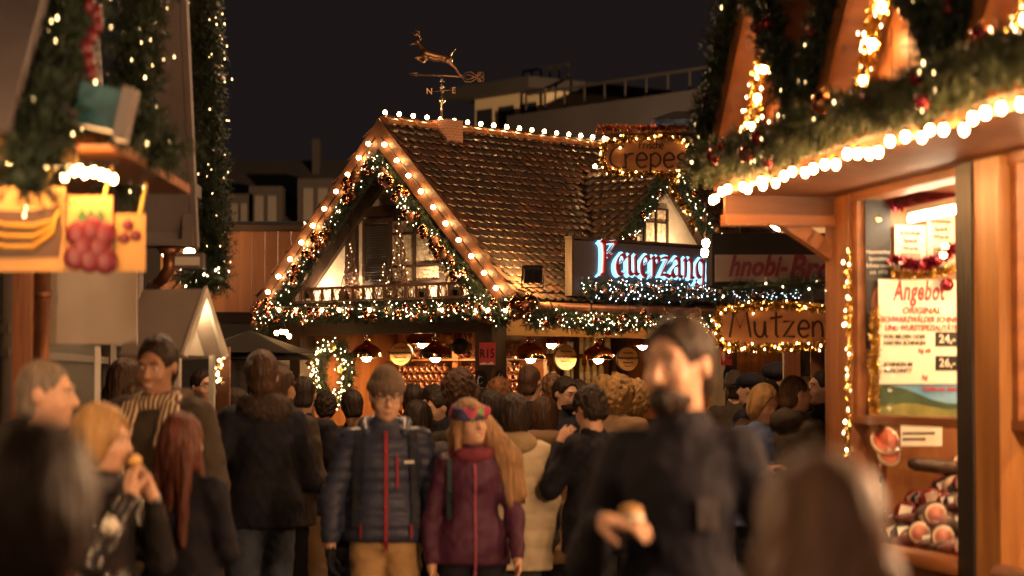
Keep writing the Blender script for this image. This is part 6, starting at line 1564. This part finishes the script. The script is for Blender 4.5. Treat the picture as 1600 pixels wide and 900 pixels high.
    link("trousers", G.mesh("trousers", lambda V: vnoise(V * (1, 1, 1.5), 14, 8) * .007 + vnoise(V, 30, 9) * .003), tm, root)
    G = SDF((mn.x - .05, mn.y - .04, (hem - .06) * s), (mx.x + .05, mx.y + .06, 1.60 * s), vj)
    u = bulk
    G.ell(v(0, 0, .99), v(.175 * sw + u, .130 + u, .16), .05); G.ell(v(0, 0, 1.14), v(.158 * sw + u, .120 + u, .17), .06); G.ell(v(0, -.005, 1.31), v(.172 * sw + u * .7, .125 + u, .17), .06)
    G.cone(v(-.14 * sw, .012, 1.41), v(.14 * sw, .012, 1.41), (.068 + u * .4) * s, k=.05)
    for sx in (-1, 1): G.cone(v(sx * (.07 + coatw), 0, 1.0), v(sx * (.085 + coatw * 1.6), 0, hem - .05), (.125 + u * .6) * s, (.130 + u * .6 + coatw) * s, .07)
    for a, b_ in (((0, .012, 1.40), (0, .0, 1.475)),): G.cone(v(*a), v(*b_), .088 * s, (.074 + (.012 if quilt else 0)) * s, .02)
    for sh, e, w, d, sx in arms:
        G.cone(sh, e, (.064 + u * .4) * s * sw, (.056 + u * .4) * s * sw, .03); G.cone(e, w - (w - e).normalized() * .01, (.056 + u * .4) * s, (.040 + u * .25) * s, .02)
    G.cut(v(0, 0, hem), (0, 0, -1))
    def dj(V):
        r_ = vnoise(V * (1, 1, 1.4), 10, 6) * .010 + vnoise(V * (1.4, 1.4, 1), 24, 7) * .005
        if quilt: r_ = r_ * .35 + .009 * np.abs(np.sin(np.pi * (V[:, 2] + .010 * vnoise(V, 5, 2)) / quilt)) ** .6 - .005
        return r_
    jme = G.mesh("jacket", dj); jk = link(jackname, jme, jm, root)
    co = np.zeros(len(jme.vertices) * 3, np.float32); jme.vertices.foreach_get("co", co); co = co.reshape(-1, 3)
    if hood:
        G = SDF(v(-.22, -.14, 1.36), v(.22, .24, 1.64), vj)
        G.ell(v(0, .10, 1.475), v(.125, .075, .075), .03)
        for sx in (-1, 1): G.cone(v(sx * .10, .07, 1.49), v(sx * .095, -.06, 1.455), .045 * s, .03 * s, .03)
        fur = hood is C_FUR
        link("hood", G.mesh("hood", lambda V: vnoise(V, 75 if fur else 14, 3) * (.014 if fur else .008)), hood, root)
    if scarf:
        G = SDF(v(-.24, -.26, .98), v(.24, .2, 1.62), vj)
        for i in range(14):
            a, b_ = i / 14 * 6.283, (i + 1) / 14 * 6.283
            G.cone(v(.085 * math.cos(a), .01 + .085 * math.sin(a), 1.475 + .015 * math.sin(a)), v(.085 * math.cos(b_), .01 + .085 * math.sin(b_), 1.475 + .015 * math.sin(b_)), .038 * s, k=.02)
        if scarf is C_PLAID:
            for sx in (-1, 1):
                for o_ in (0, .028): G.cone(v(sx * (.075 + o_), -.095, 1.45), v(sx * (.085 + o_ * 1.4), -.195, 1.30), .030 * s, .030 * s, .014); G.cone(v(sx * (.085 + o_ * 1.4), -.195, 1.30), v(sx * (.085 + o_ * 1.4), -.205, 1.08 + .04 * sx), .030 * s, .026 * s, .014)
        link("scarf", G.mesh("scarf", lambda V: vnoise(V, 26, 3) * .007), scarf, root)
    root["_"] = 0; del root["_"]
    return root, dict(s=s, HR=HR, arms=arms, co=co, jk=jk)

def strip_on(root, I, pts, w, m, name, lift=.006, side=-1):
    """a band lying on the jacket: pts are (x, z); side -1 is the front, 1 the back"""
    co = I['co']; s = I['s']; mb = MB(); rows = []
    for x, z in pts:
        r_ = []
        for k in (-.5, .5):
            xx = (x + k * w) * s; zz = z * s; q = co[(abs(co[:, 0] - xx) < .016) & (abs(co[:, 2] - zz) < .016)]
            y = (q[:, 1].min() if side < 0 else q[:, 1].max()) if len(q) else (-.13 * s if side < 0 else .13 * s)
            r_.append(Vector((xx, y + side * lift, zz)))
        rows.append(r_)
    for a, b in zip(rows, rows[1:]):
        n = Vector((0, side * .004, 0)); mb.add([a[0], a[1], b[1], b[0], a[0] + n, a[1] + n, b[1] + n, b[0] + n], [(4, 5, 6, 7), (0, 1, 5, 4), (1, 2, 6, 5), (2, 3, 7, 6), (3, 0, 4, 7)])
    return mb.build(name, m, root, off=(0, 0, 0))
HI, MI, LO = .0088, .0115, .0135
zs = lambda a, b, n=16: np.linspace(a, b, n)
ZIP = cloth("zip_red", (.26, .03, .045), bump=0)
# --- the walkers in the middle
p, I = person("man in grey beanie and dark quilted puffer jacket with red zip walking towards the camera", 603, 12.3, 577, yaw=4, head=(6, -12, 0), hair='short', jm=C_PUFF, tm=C_BEIGE, hem=.91, la='down', ra=((.265, .0, 1.13), (.275, -.08, .88), (0, -.2, -1)), vx=HI, face=True, quilt=.058, glasses=True, hat='beanie', hatm=C_WOOL, slim=.95, bulk=.018, glove=True, legs=.22, hood=C_PUFF)
strip_on(p, I, [(.0, z) for z in zs(1.46, .87, 30)], .020, ZIP, "zip")
strip_on(p, I, [(.055, z) for z in zs(1.34, 1.18, 10)], .014, ZIP, "pocket_zip")
strip_on(p, I, [(.115, 1.315), (.115, 1.302)], .05, WHITE, "chest_patch")
for sx in (-1, 1):
    strip_on(p, I, [(sx * (.135 + .03 * (1.47 - z)), z) for z in zs(1.47, .98, 26)], .04, C_NAVY, "backpack_strap", .004)
    strip_on(p, I, [(sx * .125, z) for z in zs(1.0, .93, 5)], .012, ZIP, "pocket_zip")
p, I = person("smiling woman with flowered headband, long fair hair and maroon jacket walking beside the beanie man", 738, 12.2, 622, yaw=8, head=(20, 2, -6), hair='long', side=1, hm=hairm('hair_honey', (.34, .19, .085)), jm=C_MAROON, tm=C_BLACK, hem=.87, vx=HI, face=True, smile=True, hat='band', hatm=C_FLORAL, scarf=cloth("wine_scarf", (.16, .03, .05)), legs=.18, female=True, slim=.90, bulk=.004, la='swing', ra='down', hairlen=.75, coatw=.0)
strip_on(p, I, [(.0, z) for z in zs(1.42, .82, 28)], .016, cloth("zip_rose", (.26, .06, .10), bump=0), "zip")
strip_on(p, I, [(-.135, z) for z in zs(1.45, 1.12, 20)], .022, cloth("teal_strap", (.04, .08, .09), bump=0), "bag_strap", .010)
# --- behind them
p, I = person("woman with dark bob seen from behind in a long cream quilted jacket", 803, 13.7, 618, yaw=176, hair='bob', jm=C_CREAM, tm=C_GREY, hem=.72, female=True, vx=MI, bulk=.04, quilt=.10, la='chest', ra='down', hood=cloth("cream_hood", (.38, .28, .16)))
strip_on(p, I, [(.0, z) for z in zs(1.25, 1.12, 6)], .16, cloth("brown_print", (.16, .10, .06), bump=0), "jacket_print", .008, 1)
person("woman in a tan hooded coat with brown bob standing behind the cream jacket", 851, 15.6, 622, yaw=170, hair='bob', hm=H_BROWN, jm=C_TAN, tm=C_BLACK, hem=.62, female=True, vx=MI, la='chest', ra='chest', hood=C_TAN, coatw=.02, bulk=.015)
person("man in black jacket bending his head to the left behind the blurred man", 928, 13.6, 603, yaw=-128, head=(-18, -22, 0), hair='messy', jm=C_BLACK, tm=cloth("dark_jeans", (.03, .032, .04)), hem=.80, vx=MI, la='mouth', ra='down', bulk=.018, face=True)
# --- strongly blurred foreground
p, I = person("tall blurred man with dark beard and black open jacket holding a snack in front", 1063, 6.7, 493, yaw=-14, head=(-22, -6, 0), hair='short', jm=C_BLACK, tm=cloth("slate_jeans", (.055, .06, .075)), hem=.80, la='down', ra=((.25, .0, 1.13), (.165, -.25, 1.235), (-.9, -.3, .1)), vx=HI, face=True, beard=True, bulk=.0, slim=.86)
strip_on(p, I, [(.09, 1.30), (.09, 1.22)], .05, cloth("grey_patch", (.06, .055, .06)), "chest_patch", .008)
sn = P(985, 800, 6.34); t = thing("snack", "half eaten bread snack in the hand of the tall blurred man", "food", sn)
MB().ball(sn, (.034, .024, .02), 12, 8).build("bread", mat("bread_crust", (.55, .32, .13), rough=.7, var=.3, scale=20, bump=.3), t); MB().ball(sn + Vector((.008, -.006, -.016)), (.03, .022, .014), 10, 8).build("paper_napkin", CREAM, t)
person("very blurred woman with long brown hair in the right foreground", 1275, 3.3, 716, yaw=-150, head=(-14, 0, 0), hair='long', hm=hairm("hair_foreground", (.30, .17, .11)), jm=cloth("brown_fleece", (.20, .12, .085)), hem=.8, female=True, vx=MI, face=True, hood=cloth("tan_hood", (.34, .20, .13)), hairlen=.55)
person("very blurred black-haired person with maroon jacket in the left foreground", 60, 3.6, 668, yaw=170, hair='bob', hm=H_DARK, jm=cloth("dark_maroon", (.17, .03, .04)), hem=.8, vx=MI, hairlen=.25, female=True)
# --- group on the left
person("grey-haired man in profile wearing a black coat with navy collar", 70, 8.9, 562, yaw=78, head=(6, -4, 0), hair='crop', hm=H_GREY, jm=C_BLACK, hem=.6, vx=HI, face=True, hood=C_NAVY, la='pocket', ra='chest', bulk=.03)
p, I = person("blonde short-haired woman in profile eating something with a raised hand", 158, 8.6, 636, yaw=62, head=(14, -6, 0), hair='bob', hm=H_BLOND, jm=C_LEATH, tm=C_GREY, hem=.85, female=True, vx=HI, face=True, la='mouth', ra='mouth', scarf=C_GREY)
w = p.matrix_basis @ (I['HR'] @ Vector((.0, -.128, .045))); t = thing("bread_roll", "small yellow bite of food at the blonde woman's mouth", "food", w); MB().ball(w, (.026, .03, .022), 10, 8).build("crust", mat("snack_gold", (.70, .42, .12), rough=.5, var=.3, scale=25, bump=.2), t)
w = P(172, 822, 8.2); t = thing("napkin", "crumpled white paper napkin held low by the blonde woman", "napkin", w); b_ = MB(); b_.ball(w, (.032, .026, .03), 10, 8); b_.v = [tuple(Vector(q) + Vector([rng.gauss(0, .008) for _ in range(3)])) for q in b_.v]; b_.build("paper", WHITE, t)
p, I = person("laughing dark-haired man with striped scarf and brown jacket", 247, 11.5, 524, yaw=-12, head=(-6, -14, 5), hair='short', skin=SKIN_D, jm=C_OLIVE, tm=C_GREY, hem=.7, vx=HI, face=True, smile=True, scarf=C_PLAID, la='fwd', ra='pocket', bulk=.035, hood=C_BROWN)
person("woman with very long auburn hair seen from behind in a black jacket", 287, 10.2, 647, yaw=165, head=(-16, 0, 0), hair='verylong', hm=H_RED, jm=C_BLACK, hem=.7, female=True, vx=MI, hairlen=1.1, la='chest', ra='chest')
person("woman with long brown hair half hidden behind the laughing man", 200, 13.2, 563, yaw=150, hair='long', hm=H_BROWN, jm=C_BROWN, hem=.7, female=True, vx=LO, hairlen=.9)
person("man with dark-rimmed glasses looking out beside the kiosk", 319, 17.4, 577, yaw=38, hair='short', jm=C_BROWN, vx=LO, face=True, glasses=True)
person("dark-haired person in striped jacket between the kiosk post and the hooded man", 372, 15.8, 606, yaw=150, hair='short', jm=C_GREY, vx=LO, la='fwd')
person("tall man seen from behind in black jacket with fur hood and blue jeans", 408, 13.0, 548, yaw=-156, head=(-14, 0, 0), hair='short', hm=H_BROWN, slim=.92, jm=C_BLACK, tm=C_JEANS, hem=.88, vx=MI, hood=C_FUR, la='pocket', ra='chest', bulk=.03)
p, I = person("man in olive jacket with mustard shoulders reaching forward with one hand", 438, 14.4, 572, yaw=152, hair='short', hm=H_BROWN, jm=C_OLIVE, tm=C_BLACK, hem=.85, vx=MI, la='pocket', ra='fwd', bulk=.03, hood=C_MUST)
strip_on(p, I, [(0, z) for z in zs(1.45, 1.26, 8)], .30, C_MUST, "shoulder_yoke", .006, 1)
person("man in black coat and beige trousers seen from behind", 474, 16.0, 588, yaw=158, head=(18, -10, 0), hair='crop', jm=C_BLACK, tm=cloth("light_chinos", (.30, .20, .12)), hem=.86, vx=MI, bulk=.015, la='fwd')
# --- crowd before the hut
CG = "people crowding before the punch hut"
crowd = [
 ("dark-haired person with head turned left just behind the beanie man", 553, 17.0, 608, -150, 'short', H_DARK, C_BLACK, {}),
 ("person in pink jacket almost hidden behind the beanie man", 645, 18.0, 600, 150, 'short', H_DARK, C_PINK, {}),
 ("dark-haired man bending down to the youth in profile", 672, 17.2, 599, 40, 'short', H_DARK, C_TAN, dict(head=(0, -24, 0), face=True)),
 ("youth in profile looking left beside the curly-haired person", 692, 16.4, 610, -75, 'short', H_DARK, C_OLIVE, dict(head=(0, -10, 0), face=True)),
 ("person with thick curly brown hair and black jacket seen from behind", 715, 16.4, 581, 172, 'curly', H_BROWN, C_BLACK, {}),
 ("person with dark fur-rimmed hood next to the flowered headband", 770, 15.8, 612, 178, 'bob', H_DARK, C_BLACK, dict(hood=C_FUR)),
 ("ginger-haired person lit from behind under the R15 placard", 783, 18.8, 591, 175, 'messy', hairm("hair_ginger", (.22, .09, .03)), C_TAN, {}),
 ("tall man with cropped hair and black jacket before the middle oval sign", 828, 18.2, 570, 140, 'crop', H_BROWN, C_BLACK, dict(head=(14, 0, 0))),
 ("man with glasses and dark beard looking to the right", 880, 18.0, 588, 32, 'short', H_DARK, C_BLACK, dict(head=(10, -12, 0), face=True, glasses=True, beard=True)),
 ("dark-haired person seen from behind beside the bearded man", 906, 18.6, 593, 168, 'short', H_DARK, C_GREY, {}),
 ("person with blond curls before the pale oval sign", 962, 17.2, 590, 160, 'curly', H_BLOND, C_TAN, {}),
 ("person with wavy golden hair close to the blurred man's shoulder", 990, 17.8, 597, -160, 'curly', H_BLOND, C_BROWN, {}),
 ("fair-haired person farther back under the last pendant lamp", 944, 19.6, 588, 170, 'messy', H_BLOND, C_TAN, {}),
 ("person with raised forearm and tan coat right of the cropped man", 860, 19.6, 586, -140, 'messy', H_LB, C_TAN, {}),
 ("short person in dark jacket behind the kiosk post", 352, 19.2, 602, 160, 'short', H_DARK, C_GREY, {}),
 ("dark-haired person in front of the lit wreath", 510, 18.8, 612, 165, 'messy', H_DARK, C_BROWN, {}),
 ("brown-haired person at the counter under the kettle", 735, 19.4, 597, 170, 'short', H_BROWN, C_BLACK, {}),
 ("person in grey coat squeezed between the beanie man and the headband woman", 655, 15.6, 628, 175, 'bob', H_DARK, C_GREY, {}),
]
for lab, px, Y, top, yaw, hs, hm_, jm_, kw in crowd: person(lab, px, Y, top, yaw=yaw, hair=hs, hm=hm_, jm=jm_, vx=LO, group=CG, **({} if 'head' in kw else dict(head=(rng.uniform(-28, 28), rng.uniform(-14, 4), rng.uniform(-6, 6)))), la=rng.choice(('chest', 'pocket', 'down')), ra=rng.choice(('chest', 'pocket')), bulk=.015, **kw)
# --- right side under the Mutzen sign
RG = "people under the Mutzen sign"
right_ = [
 ("young blond woman in blue jacket looking down under the Mutzen sign", 1188, 16.0, 602, 22, 'bob', H_BLOND, C_BLUE, dict(head=(14, -20, 0), face=True, female=True)),
 ("young man with backpack and olive jacket turned to the right", 1243, 15.9, 586, 128, 'crop', H_BROWN, C_OLIVE, dict(head=(-14, 0, 0), face=True, hood=C_OLIVE)),
 ("person in flat black cap behind the blond woman", 1173, 19.0, 581, -120, 'short', H_DARK, C_BLACK, dict(hat='cap')),
 ("person with large black beret between the cap and the young man", 1218, 18.6, 569, -95, 'short', H_GREY, C_BLACK, dict(hat='beret', face=True)),
 ("man with stubble in profile looking left beside the brown post", 1284, 17.4, 578, -72, 'short', H_DARK, C_BLACK, dict(face=True)),
 ("dark-haired person right behind the blond woman's head", 1200, 17.8, 597, 165, 'bob', H_DARK, C_BROWN, {}),
 ("person with brown hair behind the young man with backpack", 1262, 17.8, 592, 150, 'bob', H_BROWN, C_BROWN, {}),
 ("distant person before the bright yellow stall", 1264, 25.5, 567, 120, 'short', H_DARK, C_TAN, dict(face=False)),
 ("distant dark-haired person at the picture's bright shop post", 1286, 26.0, 572, 170, 'short', H_DARK, C_BLACK, {}),
 ("distant person in olive hat at the far side post", 1148, 21.5, 582, 165, 'short', H_DARK, C_OLIVE, dict(hat='beanie', hatm=C_OLIVE)),
]
for lab, px, Y, top, yaw, hs, hm_, jm_, kw in right_: person(lab, px, Y, top, yaw=yaw, hair=hs, hm=hm_, jm=jm_, vx=LO, group=RG, la='down', ra='chest', bulk=.015, **kw)
p, I = person("stall keeper in a red shirt inside the hut beside the corner post", 797, 23.6, 551, yaw=-25, head=(0, -14, 0), hair='short', jm=C_RED, vx=LO, face=True, base_z=.22, hem=.85, la='fwd', ra='fwd')
# ------------------------------------------------------------------ ground, night sky, light
COB = bpy.data.materials.new("wet_cobbles"); COB.use_nodes = True
nt = COB.node_tree; b = nt.nodes["Principled BSDF"]
tc = nt.nodes.new("ShaderNodeTexCoord"); vo = nt.nodes.new("ShaderNodeTexVoronoi"); vo.feature = 'DISTANCE_TO_EDGE'; vo.inputs["Scale"].default_value = 8
vc = nt.nodes.new("ShaderNodeTexVoronoi"); vc.inputs["Scale"].default_value = 8
nt.links.new(tc.outputs["Object"], vo.inputs["Vector"]); nt.links.new(tc.outputs["Object"], vc.inputs["Vector"])
rp = nt.nodes.new("ShaderNodeValToRGB"); rp.color_ramp.elements[0].position = .02; rp.color_ramp.elements[1].position = .14
nt.links.new(vo.outputs["Distance"], rp.inputs[0])
mx = nt.nodes.new("ShaderNodeMixRGB"); mx.blend_type = 'MULTIPLY'; mx.inputs[0].default_value = .5; mx.inputs[1].default_value = (.075, .058, .046, 1)
nt.links.new(vc.outputs["Color"], mx.inputs[2]); nt.links.new(mx.outputs[0], b.inputs["Base Color"])
bp = nt.nodes.new("ShaderNodeBump"); bp.inputs["Strength"].default_value = .8; bp.inputs["Distance"].default_value = .03
nt.links.new(rp.outputs[0], bp.inputs["Height"]); nt.links.new(bp.outputs[0], b.inputs["Normal"]); b.inputs["Roughness"].default_value = .38
mb = MB(); mb.add([(-300, -60, 0), (300, -60, 0), (300, 600, 0), (-300, 600, 0)], [(0, 1, 2, 3)]); struct(mb, "ground", COB)
wd = bpy.data.worlds.new("World"); scene.world = wd; wd.use_nodes = True
bg = wd.node_tree.nodes["Background"]
bg.inputs[0].default_value = (1, .74, .68, 1); bg.inputs[1].default_value = .0034
scene.view_settings.view_transform = 'Standard'; scene.view_settings.look = 'None'; scene.view_settings.gamma = 1; scene.view_settings.exposure = 1.7
c_ = scene.cycles
c_.use_denoising = True; c_.denoiser = 'OPENIMAGEDENOISE'; c_.denoising_input_passes = 'RGB_ALBEDO_NORMAL'
c_.max_bounces = 5; c_.diffuse_bounces = 3; c_.glossy_bounces = 3; c_.transmission_bounces = 4; c_.transparent_max_bounces = 8
c_.sample_clamp_indirect = 4; c_.sample_clamp_direct = 0; c_.caustics_reflective = False; c_.caustics_refractive = False
c_.use_light_tree = True; c_.use_adaptive_sampling = False; c_.pixel_filter_type = 'BLACKMAN_HARRIS'

# unseen lamps added to light hut, crowd and block: one wire lamp over the lane, one over the stalls on the right, a lantern on the far square
FILL_GLASS = glow("fill_lamp_glass", (1, .56, .28), 330)
FILL_GLASS_F = glow("fill_lamp_glass_far", (1, .62, .30), 4200)  # for the far lantern, added to brighten the modern block
for x, y, z, lab in ((-1.0, 15.2, 5.6, "added fill lamp hung on a wire over the lane before the punch hut"), (3.6, 17.6, 6.2, "added fill lamp hung on a wire over the stalls on the right")):
    t = thing("added_lane_lamp", lab, "added lamp", (x, y, z))
    T = Matrix.Translation((x, y, z)); k = 1 if y > 0 else .45
    MB().lathe([(.05, .33), (.30, .16), (.31, .13), (.05, .30)], 16, T).build("lamp_shade", BLACK, t)
    MB().ball((x, y, z + .1), (.13 * k, .13 * k, .15 * k), 12, 8).build("lamp_globe", FILL_GLASS, t)
    MB().tube(sag((x - 7, y, z + .7), (x + 7, y, z + .7), .35, 8), .008, 4).build("wire", CABLE, t)
FILL_GLASS_B = glow("fill_lamp_glass_behind", (1, .60, .34), 210)  # for the unseen lantern added behind the camera as frontal fill
for x, y, lab in ((-2.6, -8, "added fill lantern behind the camera"), (4.4, 41, "added fill lantern on the far square in front of the modern block"),):
    t = thing("added_pole_lamp", lab, "added lamp", (x, y, 0))
    MB().lathe([(.11, 0), (.11, .5), (.06, .6), (.045, 4.2), (.09, 4.25)], 12, Matrix.Translation((x, y, 0))).build("pole", BLACK, t)
    MB().lathe([(.12, 4.3), (.2, 4.75)], 8, Matrix.Translation((x, y, 0)), False).build("fill_lamp_glass", FILL_GLASS_F if y > 0 else FILL_GLASS_B, t)
    MB().lathe([(.24, 4.755), (.05, 4.95), (.02, 5.05)], 8, Matrix.Translation((x, y, 0)), False).build("fill_lamp_cap", BLACK, t)
